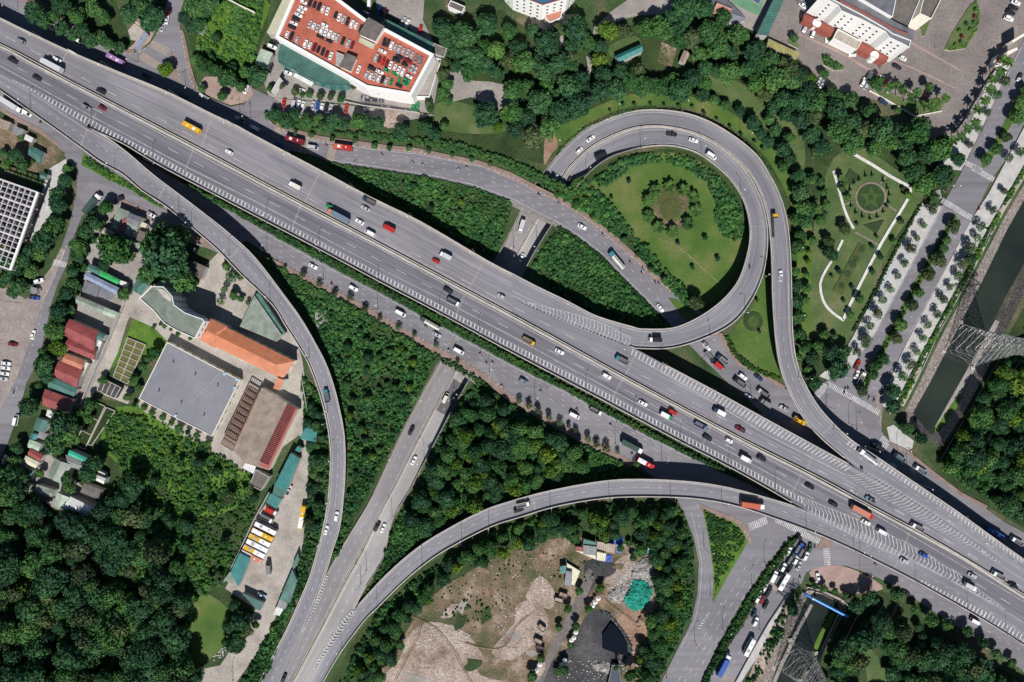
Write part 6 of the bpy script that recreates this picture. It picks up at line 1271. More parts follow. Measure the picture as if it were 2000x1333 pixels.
# houses on the left
gable('market_roof', 'green tarpaulin roof by the river junction at the left edge', '60,284 86,298 79,320 55,302', 3, .6, None, R_GREEN)
gable('tent_roof', 'small green tent roof beside the frame building', '80,337 94,341 90,352 79,348', 3, .8, None, R_GREEN)
for nm, lab, P, h, rd, rf, kw in [
 ('house', 'low grey and green sheet house north of the big yard tree', '230,405 279,424 264,466 220,445', 4, .7, R_GG, {}),
 ('house', 'blue grey sheet extension on the north house', '252,416 279,426 270,444 246,434', 4.6, .5, R_SLATE, {}),
 ('house', 'red strip roofed kiosk between the northern sheds', '236,432 250,425 242,455 227,451', 4.8, .4, R_RED, {}),
 ('house', 'brown grey shed roof west of the round yard tree', '204,445 240,462 236,472 198,456', 3.6, .5, R_BROWN, {}),
 ('house', 'small bright white roof by the side road', '195,460 208,466 202,478 188,471', 3.4, .4, R_WHITE, {}),
 ('house', 'house with green sheet roof at the head of the blue shed', '175,516 197,526 193,538 170,527', 4.2, .6, R_GREEN, {}),
 ('house', 'vivid green tarpaulin roof beside the blue shed', '195,527 236,548 230,556 192,538', 3.6, .3, R_VIVID, {}),
 ('house', 'long pale blue roofed shed across the yards', '168,531 240,566 233,578 166,545', 4.6, .6, R_BLUE, {}),
 ('house', 'grey green sheet roofs in a slanting line', '150,577 206,601 200,613 148,592', 3.8, .5, R_GG, {}),
 ('house', 'pale green sheet roof end of the slanting line', '206,601 231,611 224,622 200,614', 3.6, .4, R_PALEG, {}),
 ('house', 'long green roofed shelter east of the big tree row', '277,525 300,535 276,578 258,566', 3.6, .5, R_GREEN, {}),
 ('guard_house', 'brown flat roofed guard house below the ramp', '372,508 403,522 392,546 358,528', 4, .2, R_FLAT, {}),
 ('house', 'large red roofed house, northernmost of the red row', '136,623 192,648 184,686 124,655', 5, 1.2, R_RED, {}),
 ('house', 'small green roofed lean-to against the largest red roof', '190,648 206,655 199,667 184,661', 4, .4, R_GREEN, {}),
 ('house', 'red roofed house below the largest red roof', '134,660 190,684 184,704 126,680', 4.6, .9, R_RED, {}),
 ('house', 'faded orange-red roofed house in the middle of the row', '130,690 167,705 160,723 120,707', 4.4, .8, R_SALMON, {}),
 ('house', 'crimson roofed house with a double pitch', '114,706 162,724 150,758 106,736', 4.6, 1.0, R_RED, {}),
 ('house', 'green and grey sheet roof between two red houses', '100,736 152,760 145,775 93,756', 3.6, .5, R_GREEN, {}),
 ('house', 'wide bright red roofed house at the end of the red row', '88,760 146,782 128,806 83,792', 4.8, 1.0, R_RED, {}),
 ('house', 'small white roofed shack below the bright red house', '93,800 113,806 104,819 90,812', 3, .3, R_WHITE, {}),
 ('house', 'dull green roofed shack beside the left road', '72,815 98,824 86,846 65,840', 3.6, .5, R_GREEN, {}),
 ('house', 'teal roofed shack on the left road', '62,846 76,850 68,862 58,858', 3, .4, R_TEAL, {}),
 ('house', 'pale yellow and green shop roof by the left road', '58,858 82,868 76,882 54,874', 3.6, .4, R_PALEG, {}),
 ('house', 'maroon roofed shop house near the left road', '60,876 86,890 78,902 54,888', 4, .5, R_RED, {}),
 ('house', 'cream roofed shop below the maroon one', '50,890 78,904 70,915 46,904', 3.6, .4, R_CREAM, {}),
 ('house', 'striped green roofed barn among the lower houses', '108,895 140,908 122,946 92,928', 5, 1.4, R_GG, {}),
 ('house', 'grey roofed house behind the mint green roof', '128,888 168,903 160,920 138,912', 4.6, .8, R_GREY, {}),
 ('house', 'mint green slatted roof', '136,879 170,895 166,903 133,889', 5, .4, R_MINT, {}),
 ('house', 'white roofed long shed below the mint roof', '163,917 207,935 203,946 160,926', 4.2, .5, R_WHITE, {}),
 ('house', 'grey green shack in the tree shade near the left edge', '72,946 108,958 100,972 66,965', 3.6, .5, R_GG, {}),
 ('house', 'pale slatted lean-to at the forest edge', '40,940 63,948 58,960 34,955', 3, .3, R_PALEG, {}),
 ('house', 'light green roofed house beside the large white roof', '112,961 136,972 127,996 105,986', 4.6, .7, R_PALEG, {}),
 ('house', 'large white roofed house above the red gable', '138,970 182,992 172,1005 124,994', 5, .8, R_WHITE, {}),
 ('house', 'dark red roofed house at the forest edge', '178,998 209,1011 201,1025 171,1016', 5, .9, R_RED, {}),
 ('house', 'white gable beside the dark red roof', '160,996 178,1002 170,1020 158,1012', 4.8, .6, R_WHITE, {}),
 ('house', 'brown paved flat roof between the lower houses', '165,944 203,958 192,976 157,962', 3.4, .2, R_FLAT, {}),
]:
    o = gable(nm, lab, P, h, rd, None, rf, 'house', **kw)
for lab, P, h0, h1, rf in [
 ('rusty lean-to at the edge of the market yard', '0,232 22,240 16,256 -6,248', 3, 3.3, R_BROWN), ('grey shack roof in the market yard', '28,246 48,254 42,268 24,262', 3, 3.2, R_GREY), ('white awning beside the market yard wall', '50,262 66,270 62,279 47,273', 2.8, 3, R_WHITE),
 ('tan awning north of the red strip kiosk', '262,428 288,438 284,446 259,437', 3, 3.2, R_CREAM), ('dark shed beside the ochre frame', '264,446 286,456 279,474 258,466', 3.4, 3.2, R_FLAT), ('pale lean-to below the ochre frame', '256,470 278,478 272,488 252,482', 2.8, 2.6, R_GG),
 ('dark corrugated shelter under the pale blue shed', '166,548 196,560 188,580 160,570', 2.8, 2.6, R_SLATE), ('second dark shelter under the pale blue shed', '198,561 222,572 216,586 192,580', 2.8, 2.6, R_SLATE), ('small white hut at the corner of the vivid green roof', '236,548 248,552 244,562 233,558', 3, 3, R_WHITE),
 ('white lean-to with water tanks east of the largest red roof', '192,664 200,668 184,706 178,702', 3, 3, R_WHITE), ('narrow cream lean-to behind the orange-red house', '166,706 174,710 160,738 154,734', 3, 3, R_CREAM), ('grey awning on the left road shoulder', '60,560 74,564 72,574 58,570', 2.6, 2.6, R_GREY),
 ('grey roof between teal and maroon shops', '78,842 92,848 86,860 72,854', 3, 3, R_GREY), ('pale strip roof beside the cream shop', '42,904 52,908 46,924 38,920', 3, 3, R_PALEG), ('green roof in tree shade below the cream shop', '48,912 66,920 60,938 42,930', 3.2, 3, R_GREEN), ('small pale roof among lower house trees', '190,918 206,926 202,934 188,930', 3, 3, R_CREAM)]:
    lean('shack', lab, P, h0, h1, None, rf)
# ---- school: curved block, orange roof, grey hall, brown roof hall
sc_ = flat_building('school_block', 'bent four storey school block with grey green roof and white rim', '274,583 297,560 320,561 337,580 340,596 362,612 396,624 399,628 381,661 345,645 322,632 300,606', 14, M_WHITE, R_GG, .5, 'building', (4, 3.0, 1.4, 1.5, M_BLUEG, 1.2))
q = MB(); q.prism([(a - sc_.location.x, c - sc_.location.y) for a, c in ccw(wxy('305,563 320,566 335,582 333,590 318,580', 14.3))], 13.9, 14.3); q.build('terrace', M_CONC, sc_)
q = MB(); 
for dx in range(3):
    P_ = [(322 + dx * 7, 562 + dx * 2), (338 + dx * 6, 580 + dx * 2), (343 + dx * 5, 597), (365 + dx * 4, 611 - dx), (398, 626 - dx * 3)]
    hh = 11 - dx * 3.4
    for a, c in zip(P_[:-1], P_[1:]): q.beam(W(*a, hh) - sc_.location, W(*c, hh) - sc_.location, 1.0, .5)
q.build('balcony', M_WHITE, sc_)
gable('orange_roof_hall', 'long hall with a bright orange hipped roof', '407,622 576,706 552,741 389,662', 7, 1.9, M_CREAM, R_ORANGE, 'building', hip=.13, win=(2, 4, 1.5, 1.5, M_GLASS, 1.5))
gable('orange_roof_wing', 'short orange roofed wing at the west end of the long hall', '408,621 444,638 420,681 388,662', 7.3, 2.2, M_CREAM, R_ORANGE, 'building', hip=.3, axis=1)
lean('orange_roof_link', 'narrow orange roofed link below the long hall', '541,738 554,742 546,763 534,759', 8, 7, M_CREAM, R_ORANGE)
gh = flat_building('grey_hall', 'big flat grey roofed hall with small roof vents', '327,669 468,743 414,852 272,779', 4.6, M_CREAM, R_GFLAT, .25, 'building', (1, 4.4, 2.0, 1.6, M_GLASS, 1.6))
for x, y in pts('339,709 382,733 426,755 311,765 355,788 399,812'):
    p = W(x, y, 4.7) - gh.location; q = MB(); q.tube((p.x, p.y, 4.6), (p.x, p.y, 6.0), .22, .22, 8); q.tube((p.x, p.y, 6.0), (p.x, p.y, 6.3), .4, .1, 8); q.build('roof_vent', M_STEEL, gh)
for x, y in pts('439,731 344,812 459,758 463,742'):
    p = W(x, y, 4.7) - gh.location; q = MB(); q.box(p.x - .6, p.x + .6, p.y - .6, p.y + .6, 4.6, 5.2); q.build('roof_box', paint('light_blue_box', (.30, .48, .60), .5), gh)
q = MB(); q.beam(W(430, 729, 4.63) - gh.location, W(370, 790, 4.63) - gh.location, .12, .05); q.build('roof_seam', M_CONC, gh)
bh = flat_building('brown_roof_hall', 'low hall with a brown ribbed roof and red ribbed strip', '511,758 583,800 525,919 478,905 455,880', 5, M_CREAM, R_BROWN, 0)
q = MB()
for i in range(34): q.beam(W(578 - i * 1.62, 797 + i * 3.36, 5.35) - bh.location, W(561 - i * 1.62, 790 + i * 3.36, 5.35) - bh.location, .50, .25)
o = q.build('roof_ribs', R_RED, bh); o['kind'] = 'stuff'
for k in range(9): pass
rt = flat_building('red_edge_roof', 'red strip roof on the east edge of the brown roofed hall', '561,789 581,799 525,917 507,910', 5.15, M_CREAM, paint('red_roof_sheet', (.34, .085, .07), .7), 0)
fr = empty('slatted_pergola', (0, 0, 0)); tag(fr, 'row of brown slatted bays between the grey hall and brown hall', 'pergola')
for k in range(10):
    t0, t1 = k / 10, (k + .86) / 10
    A_, B_, C_, D_ = Vector((486, 754)), Vector((506, 766)), Vector((431, 868)), Vector((453, 882))
    p1, p2, p3, p4 = A_.lerp(C_, t0), B_.lerp(D_, t0), B_.lerp(D_, t1), A_.lerp(C_, t1)
    q = MB()
    for a, c in ((p1, p2), (p2, p3), (p3, p4), (p4, p1)): q.beam(W(a.x, a.y, 5), W(c.x, c.y, 5), .35, .5)
    for s_ in range(1, 6): a, c = p1.lerp(p2, s_ / 6), p4.lerp(p3, s_ / 6); q.beam(W(a.x, a.y, 4.9), W(c.x, c.y, 4.9), .14, .3)
    q.build('bay', roofing('rust_frame', (.26, .12, .075)), fr)
q = MB(); q.prism(ccw(wxy('486,754 506,766 453,882 431,868', 1)), .0, .6); q.build('base', M_CONCD, fr)
lean('ridge_shed', 'pale grey green sheet roof against the ramp above the orange hall', '497,577 468,638 540,668 551,655', 4.2, 4.6, M_WALLG, R_GG)
lean('shed', 'narrow dark green lean-to between the pale shed and the ramp', '499,575 506,573 558,652 551,655', 3.6, 3.6, M_WALLG, R_GREEN)
flat_building('dark_block', 'dark flat roofed block south of the brown hall', '500,918 526,932 510,958 488,947', 5, M_WALLG, R_FLAT, .4)
lean('white_porch', 'white sheet porch beside the dark flat roofed block', '480,902 500,912 495,926 474,914', 4, 4, None, R_WHITE)
# tanks
def tank(P4, nx, ny, label, depth=1.2, mw=M_POND, name='water_tank', h=1.0):
    P = [Vector(p) for p in pts(P4)]; b_ = empty(name, (0, 0, 0)); tag(b_, label, 'tank'); 
    q = MB(); q.prism(ccw(wxy([(p.x, p.y) for p in P], h)), -.1, h - .35); q.build('water', mw, b_)
    q = MB()
    for i in range(nx + 1): a, c = P[0].lerp(P[1], i / nx), P[3].lerp(P[2], i / nx); q.beam(W(a.x, a.y, h * .5), W(c.x, c.y, h * .5), .3, h)
    for j in range(ny + 1): a, c = P[0].lerp(P[3], j / ny), P[1].lerp(P[2], j / ny); q.beam(W(a.x, a.y, h * .5), W(c.x, c.y, h * .5), .3, h + .006)
    q.build('tank_wall', M_CONC, b_)
M_OLIVEW = mat('olive_water', [(0.3, (.10, .10, .035)), (0.7, (.16, .15, .06))], .3, rough=.2)
tank('250,660 285,674 250,750 222,736', 2, 7, 'green settling tanks in a grid beside the lane', mw=M_OLIVEW)
tank('200,738 238,757 226,778 192,762', 4, 1, 'dark open concrete chambers below the settling tanks', mw=M_COAL, h=2.2)
tank('188,785 206,794 166,878 146,868', 1, 3, 'long dark green pond with a white divider', mw=M_POND)
tank('208,796 226,803 180,870 172,868', 1, 1, 'narrow green pond channel beside the divided pond', mw=M_POND)
# coach yard sheds
for lab, P, h0, h1, rf in [
 ('teal curved roof shed at the north tip of the coach yard', '602,826 620,842 617,864 585,857', 5, 5, R_TEAL), ('small teal lean-to below the curved teal shed', '581,872 590,876 585,884 576,880', 3.5, 3.5, R_TEAL),
 ('long teal roofed shed on the west side of the coach yard', '568,885 585,896 560,958 536,948', 5, 5.4, R_TEAL), ('pale teal shed south of the long teal shed', '536,948 560,958 552,972 532,966', 4, 4.4, R_GREEN),
 ('square teal shed above the parked trucks', '528,964 551,975 540,994 520,982', 4, 4, R_TEAL), ('teal shed at the foot of the parked coaches', '468,1080 489,1091 466,1146 450,1118', 4.5, 4.5, R_TEAL),
 ('grey green shed beside the southern teal shed', '449,1117 463,1123 452,1142 438,1132', 3.5, 3.5, R_GG), ('striped green lean-to at the bottom of the coach yard', '472,1158 516,1178 508,1193 500,1190', 3.4, 3.8, R_GREEN),
 ('long narrow green roofed shed on the east edge of the coach yard', '571,1113 580,1134 566,1178 546,1171', 3.6, 3.4, R_GREEN), ('upper green roofed strip shed on the east edge of the coach yard', '582,1080 584,1092 574,1112 570,1108', 3.2, 3.2, R_GREEN),
 ('grey roofed shack at the south end of the narrow green shed', '546,1171 562,1178 558,1190 540,1186', 3, 3, R_GREY), ('white litter-covered shack roof by the yard exit', '540,1186 554,1190 546,1203 534,1200', 2.8, 2.8, R_WHITE)]:
    lean('shed', lab, P, h0, h1, None, rf)
# demolition yard huts
for lab, P, h0, h1, rf in [
 ('pale green roofed hut behind the yard office', '1140,1053 1165,1060 1163,1072 1138,1066', 3.4, 3.4, R_GREEN), ('grey roofed yard office', '1139,1065 1166,1068 1164,1085 1139,1083', 4, 4, R_GREY),
 ('brown grey roof joined to the yard office', '1166,1058 1202,1064 1200,1082 1166,1072', 3.6, 3.6, R_BROWN), ('low cream roofed porch of the yard office', '1166,1078 1184,1082 1182,1097 1165,1094', 2.6, 2.6, R_CREAM),
 ('cream wall and slab below the yard office', '1124,1076 1139,1078 1164,1086 1163,1093', 2.0, 2.0, R_CREAM), ('small red roofed lean-to at the yard office', '1124,1068 1138,1069 1138,1077 1123,1075', 2.6, 2.6, R_RED),
 ('teal roofed cabin beside the scrap heap', '1094,1107 1107,1105 1104,1121 1094,1119', 3, 3, R_TEAL), ('cream platform of the scrap heap compound', '1107,1100 1133,1116 1122,1143 1110,1140', 1.6, 1.6, R_CREAM),
 ('dark hut in the scrap heap compound', '1106,1115 1118,1118 1116,1146 1102,1142', 3, 3, R_SLATE), ('white and green hut beside the rubble heap', '1267,1062 1277,1060 1276,1076 1265,1074', 3, 3, R_WHITE), ('little teal roofed hut below the white hut', '1264,1075 1282,1074 1280,1083 1263,1082', 2.6, 2.6, R_TEAL)]:
    lean('hut', lab, P, h0, h1, None, rf)
TARP = paint('blue_tarpaulin', (0.05, 0.11, 0.48), 0.5); NET = mat('green_netting', [(0.32, (.005, .035, .04)), (0.45, (.01, .20, .15)), (0.7, (.02, .36, .26))], .42, fine=1.6, fine_amt=.7, bump=.6)
def heap(name, label, P, h, m, seed, cat, kind=None, res=1.2):
    P = pts(P); P = [tuple(p) for p in catmull(P, 3, True)]; w_ = wxy(P, 0); r = random.Random(seed); V = []; F = []
    xs = [p[0] for p in w_]; ys = [p[1] for p in w_]; nx = int((max(xs) - min(xs)) / res) + 2; ny = int((max(ys) - min(ys)) / res) + 2
    from mathutils import noise as mn
    idx = {}
    for j in range(ny):
        for i in range(nx):
            x, y = min(xs) + i * res, min(ys) + j * res
            if not inpoly(x, y, w_): continue
            dmin = min(math.hypot(x - a, y - c) for a, c in w_); e = min(1, dmin / (h * 1.6 + .5))
            z = h * e ** .8 * (.55 + .6 * (mn.fractal(Vector((x * .12, y * .12, seed)), 1, 2, 4) + .4)) + (mn.noise(Vector((x * .9, y * .9, seed))) * .45 + r.uniform(-.15, .15)) * (e > .1) * min(1, h)
            idx[i, j] = len(V); V.append((x + r.uniform(-.25, .25), y + r.uniform(-.25, .25), max(.02, z)))
    for (i, j), a in idx.items():
        q_ = [idx.get((i + 1, j)), idx.get((i + 1, j + 1)), idx.get((i, j + 1))]
        if None not in q_: F.append((a, *q_))
    o = mesh_obj(name, V, F, m); tag(o, label, cat, None, kind); return o
heap('tarpaulin', 'crumpled blue and white tarpaulin behind the yard office', '1184,1046 1216,1046 1218,1078 1204,1082 1200,1064 1180,1058', 1.0, TARP, 1, 'tarpaulin', res=.8)
heap('tarpaulin', 'small blue tarpaulin over the cream porch', '1183,1082 1196,1084 1192,1100 1181,1096', 2.6, TARP, 2, 'tarpaulin', res=.7)
heap('rubble_heap', 'pale broken concrete heap north of the green netting', '1240,1100 1270,1085 1284,1100 1286,1135 1272,1145 1250,1132 1230,1130', 2.6, M_RUBBLE, 3, 'rubble heap', 'stuff', res=.7)
heap('rubble_heap', 'grey broken concrete heap west of the green netting', '1195,1150 1210,1142 1232,1138 1222,1165 1222,1180 1205,1178 1184,1165', 2.0, M_RUBBLE, 4, 'rubble heap', 'stuff', res=.7)
heap('netting', 'emerald green dust netting draped over the rubble', '1232,1132 1255,1130 1275,1145 1276,1160 1262,1185 1238,1196 1222,1184 1216,1170 1228,1150', 2.8, NET, 5, 'netting', res=.7)
slab('coal_shadow_slab', '1193,1217 1204,1226 1217,1245 1226,1262 1226,1281 1202,1276 1177,1267 1176,1240', paint('painted_shadow_black', (.006, .009, .016), .95, .05), z0=0, z1=1.2, label='flat black slab standing in for a shadow on the coal')  # near-black slab stands for a tall structure's shadow cast on the coal
heap('coal_heap', 'ragged coal and rubble rim east of the painted black shadow', '1165,1193 1185,1192 1200,1206 1216,1226 1232,1250 1238,1270 1230,1285 1227,1262 1218,1244 1205,1225 1192,1212 1180,1202', 1.6, mat('coal_rubble', [(0.4, (.015, .016, .02)), (0.6, (.09, .095, .10)), (0.72, (.42, .42, .42))], 1.1, fine=2.5, fine_amt=.6, bump=.8), 6, 'coal heap', 'stuff', res=.7)
slab('coal_shadow_strip', '1201,1277 1207,1279 1206,1300 1202,1300', MATS['painted_shadow_black'], z0=0, z1=.5)  # same painted shadow carried on as a narrow dark strip
heap('coal_heap', 'grey white gravel heap south of the coal heap', '1160,1290 1180,1292 1198,1300 1195,1318 1170,1312 1155,1305', 1.4, M_RUBBLE, 7, 'gravel heap', 'stuff', res=.7)
if 0: heap('earth_mound', 'broad pale earth mound at the bottom of the yard', '800,1262 830,1240 870,1250 900,1290 915,1345 770,1345 780,1300', 1.5, M_DIRT, 8, 'earth mound', 'stuff', res=1.4)
if 0: heap('earth_mound', 'sandy mound beside the brown containers', '1012,1185 1045,1180 1066,1205 1060,1235 1030,1240 1008,1220', 0.8, M_DIRT, 9, 'earth mound', 'stuff', res=1.0)
heap('earth_mound', 'reddish earth bank between coal heap and trees', '1240,1215 1262,1180 1284,1165 1286,1210 1262,1240 1260,1270 1245,1280 1238,1250', 1.8, M_REDDIRT, 10, 'earth mound', 'stuff', res=1.1)
if 0: heap('earth_mound', 'weedy brown mound in the middle of the yard', '900,1170 960,1130 1000,1150 1010,1190 980,1240 930,1250 895,1220', 1.0, M_WEEDS, 11, 'earth mound', 'stuff', res=1.4)
heap('rubble_heap', 'pale rubble spill at the ramp bend beside the school', '612,600 628,598 640,612 648,625 632,640 620,648 612,625', 1.2, M_RUBBLE, 12, 'rubble heap', 'stuff', res=.8)
o = flat_building('loading_chute', 'dark blue grey roof below the coal heap', '1196,1300 1208,1300 1216,1345 1186,1345', 2.2, M_CONCD, paint('dark_blue_sheet', (.03, .04, .07), .7), .1)
# umbrellas
def umbrella(px, py, s=1.0):
    p = W(px, py, 3.4); u = empty('parasol', (p.x, p.y, 0)); q = MB(); q.tube((0, 0, 0), (0, 0, 3.6), .07, .07, 6); q.build('pole', M_STEEL, u)
    q = MB(); n = 8; q.add([(0, 0, 3.9)] + [(math.cos(i * 6.283 / n) * 1.15, math.sin(i * 6.283 / n) * 1.15, 3.1) for i in range(n)], [(0, 1 + i, 1 + (i + 1) % n) for i in range(n)]); q.build('canopy', M_WHITE, u)
    q = MB(); q.tube((0, 0, 3.85), (0, 0, 4.1), .12, .05, 6); q.build('finial', M_WALLG, u)
    tag(u, None, 'parasol', 'white parasols along the yard track'); REG.append([u, px, py, 'round white parasol', True, 'obj'])
for x, y in pts('1169,1170 1163,1177 1158,1184 1125,1236 1121,1247 1116,1252 1103,1291 1099,1299 1095,1306 1055,1299 1048,1311'): umbrella(x, y)
# flower beds and park furniture
def disc(cx, cy, r, n=28): return [(cx + math.cos(i * 2 * math.pi / n) * r, cy + math.sin(i * 2 * math.pi / n) * r) for i in range(n)]
M_BEDRIM = mat('bed_path', [(0.3, (.17, .14, .10)), (0.7, (.25, .21, .16))], .4, fine=2)
M_BEDG = mat('bed_grass', [(0.3, (.055, .07, .02)), (0.7, (.085, .10, .03))], .4, fine=2, fine_amt=.3)
M_STAR = mat('star_plants', [(0.3, (.040, .080, .016)), (0.7, (.062, .105, .024))], .4, fine=2, fine_amt=.4)
sheet('garden_path', disc(1701, 386.5, 31), M_BEDRIM, z=.30); slab('round_bed', disc(1701, 386.5, 26.5), M_DARKBED, z0=.2, z1=.45, label='round star patterned flower bed in the park')
st = []
for i in range(10): a = math.pi / 2 + i * math.pi / 5 + .0; rr = 25 if i % 2 == 0 else 10; st.append((1701 + math.cos(a) * rr, 386.5 - math.sin(a) * rr))
slab('star_bed', st, M_STAR, z0=.4, z1=.60, label='five pointed star of lighter plants in the round bed'); slab('star_centre', disc(1701, 386.5, 5), M_DARKBED, z0=.5, z1=.75)
for P in ('1722,360 1730,350 1738,340 1734,340 1718,357', '1728,400 1750,414 1752,411 1731,396', '1670,393 1655,400 1645,402 1647,398 1660,394'): sheet('garden_path', P, M_BEDRIM, z=.30)
sheet('garden_path', '1671,452 1690,462 1712,474 1718,480 1714,481 1690,466 1668,455', M_BEDRIM, z=.30)
for P in ('1660,330 1683,347 1660,362 1652,345', '1687,440 1727,430 1712,457'): slab('planting_bed', P, M_DARKBED, z0=.2, z1=.45)
slab('planting_bed', '1677,475 1692,482 1645,576 1627,568', M_BEDG, z0=.2, z1=.40, closed_smooth=0)
for a, c, rr in ((1683, 486, 7), (1672, 505, 6), (1665, 515, 8), (1655, 535, 7), (1643, 558, 6)): slab('planting_bed', disc(a, c, rr, 12), M_DARKBED, z0=.3, z1=.46)
for P, w_ in (([(1650,290),(1676,306),(1704,322),(1740,345),(1777,365)], 5.5), ([(1778,362),(1778.5,372),(1776,384),(1750,428),(1720,478),(1690,536),(1660,596),(1647,625)], 5.5), ([(1648,626),(1633,616),(1618,603),(1607,585),(1602,555),(1612,530),(1625,509),(1636,490),(1646,469)], 4.6), ([(1628,334),(1635,358),(1642,383),(1649,408),(1659,432),(1668,447)], 4.6)):
    slab('park_footpath', strip_px(catmull(P, 2), w_), M_PATHW, z0=.1, z1=.42, label='white gravel path looping through the park')
slab('basin', '1748,508 1754,504 1723,566 1716,570', M_PALEWALK, z0=.3, z1=.56); sheet('basin_water', '1748.5,510 1751.5,507 1722,564 1718.5,566', paint('basin_blue', (.35, .44, .58), .3), z=.575)
slab('round_bed', disc(1310, 409, 20), M_BEDG, z0=.1, z1=.42, label='round clipped bed in the middle of the palm ring')
sheet('bare_soil', '1274,405 1282,395 1290,400 1292,416 1300,430 1318,432 1336,424 1338,440 1315,448 1290,440', M_WEEDS, z=.22, closed_smooth=2); sheet('bare_soil', '1322,388 1332,378 1345,388 1342,410 1332,420 1328,400', M_WEEDS, z=.22, closed_smooth=2)
sheet('planting_bed', disc(1309, 386, 26), M_BEDG, z=.20)
slab('round_bed', disc(1471, 628, 19), M_DARKBED, z0=.1, z1=.36, label='ring shaped bed on the lawn between the ramps'); slab('round_bed', disc(1471, 628, 11), M_STAR, z0=.3, z1=.44)
slab('stone_path', disc(217, 1129, 17), M_DIRT, z0=0, z1=.35); slab('round_bed', disc(224, 1130, 9), M_DARKBED, z0=.3, z1=.5, label='dark round bed on the clearing in the left wood')
# hotel islands
for P, lab in (('1602,106 1612,108 1650,130 1648,136 1630,139 1608,127', 'half moon planting island before the hotel'), ('1908,0 1914,25 1908,60 1885,95 1855,100 1845,97 1860,65 1895,10', 'leaf shaped flower island with red shrubs east of the hotel'),
               ('1703,170 1720,190 1785,226 1836,218 1845,200 1835,192 1780,200 1725,175', 'long grass island planted with palms'), ('1541,77 1548,74 1563,90 1558,95 1540,86', 'corner planter by the hotel parking'), ('1797,55 1818,38 1815,45 1806,70 1800,72', 'wedge of shrubs at the corner of the hotel')):
    o = slab('planted_island', P, M_CREAM, z0=.2, z1=.62, label=lab, mtop=M_LAWN2)
scatter('field_plants', 'shrubs on the half moon island', 'hedge', '1604,108 1612,110 1646,131 1630,136 1610,126', 4, .5, .8, z=.6, seed=52)
scatter('hedge', 'clipped rim and shrubs of the leaf shaped island', 'lush', '1908,2 1914,25 1908,60 1885,94 1858,99 1848,97 1853,92 1882,88 1902,58 1908,28 1902,8', 3.5, .4, .6, z=.6, seed=53, objkind=None, cat='hedge')
for x, y, c in ((1903,33,'r'),(1887,47,'g'),(1878,72,'r'),(1876,83,'g'),(1895,58,'b'),(1902,45,'g'),(1866,88,'b'),(1873,60,'b'),(1905,20,'g')):
    o = link(D.objects.new('shrub', BUSHES[0] if c != 'b' else LUSHB[0])); p = W(x, y, 1); o.location = (p.x, p.y, .6); o.scale = (1.2,) * 3
    if c == 'r': me = o.data = o.data.copy(); me.materials[0] = foliage('red_leaves', (.10, .02, .02), (.16, .035, .03), (.2, .06, .05))
    tag(o, None, 'shrub', 'round shrubs on the leaf shaped island'); REG.append([o, x, y, {'r': 'round dark red shrub', 'g': 'round dark green shrub', 'b': 'round bright green shrub'}[c], True, 'obj'])
for x, y in ((1619, 78), (1665, 105)):
    p = W(x, y, 1); b_ = empty('planter', (p.x, p.y, .3)); q = MB(); q.box(-1.8, 1.8, -1.3, 1.3, 0, .8); q.build('box', M_WHITE, b_); o = link(D.objects.new('shrub', HEDGES[0]), b_); o.location = (0, 0, .8); o.scale = (1.2,) * 3
    tag(b_, 'white planter with a round bush at the %s side of the hotel entrance' % ('west' if x < 1640 else 'east'), 'planter')
for P in ('1560,64 1640,100 1700,135 1760,165 1800,190 1797,193 1757,169 1697,139 1637,104 1558,68', '1690,100 1780,130 1870,172 1869,175 1778,133 1688,103', '1780,82 1880,138 1878,141 1778,86'): sheet('brick_band', P, M_PLAZA, z=LAYER[0])
# pipe, bridge bits
b_ = empty('water_pipe', (0, 0, 0)); tag(b_, 'long bright blue pipe crossing the lower canal', 'pipe')
BLUEP = paint('blue_pipe_paint', (.02, .22, .62), .4); q = MB(); q.tube(W(1588, 1169, 2.2), W(1656, 1205, 2.2), .7, n=12); q.build('pipe', BLUEP, b_); q = MB(); q.tube(W(1570, 1159, .8), W(1588, 1169, 2.2), .62, n=12); q.build('pipe_end', BLUEP, b_); q = MB(); q.tube(W(1586.5, 1168.2, 2.1), W(1589.5, 1169.8, 2.25), .95, n=12); q.build('flange', M_STEEL, b_)
for x, y in ((1600, 1175), (1640, 1197)): q = MB(); p = W(x, y, 1.5); q.box(p.x - .4, p.x + .4, p.y - .4, p.y + .4, -4, 1.6); q.build('support', M_CONCD, b_)
# ================================================================ vehicles
def loft(mb, secs, m=0):
    """secs: (x, half width, z bottom, z top, top half width)"""
    vs = []
    for x, w, z0, z1, wt in secs:
        vs += [(x, -w * .94, z0), (x, -w, z0 + (z1 - z0) * .35), (x, -w, z0 + (z1 - z0) * .7), (x, -wt, z1), (x, wt, z1), (x, w, z0 + (z1 - z0) * .7), (x, w, z0 + (z1 - z0) * .35), (x, w * .94, z0)]
    fs = []
    for i in range(len(secs) - 1):
        for k in range(8):
            a, b = 8 * i + k, 8 * i + (k + 1) % 8; fs.append((a, a + 8, b + 8, b)[::-1])
    fs.append(tuple(range(8))); fs.append(tuple(8 * (len(secs) - 1) + k for k in range(8))[::-1])
    mb.add(vs, [f[::-1] for f in fs], m)
def wheels(mb, xs, w, r=.33, m=1):
    for x in xs:
        for s in (-1, 1): mb.tube((x, s * (w - .02), r), (x, s * (w - .24), r), r, n=10, m=m)
def me_of(mb, name, mats):
    me = D.meshes.new(name); me.from_pydata(mb.v, [], mb.f)
    for m in mats: me.materials.append(m)
    me.polygons.foreach_set('material_index', mb.m); me.update(); return me
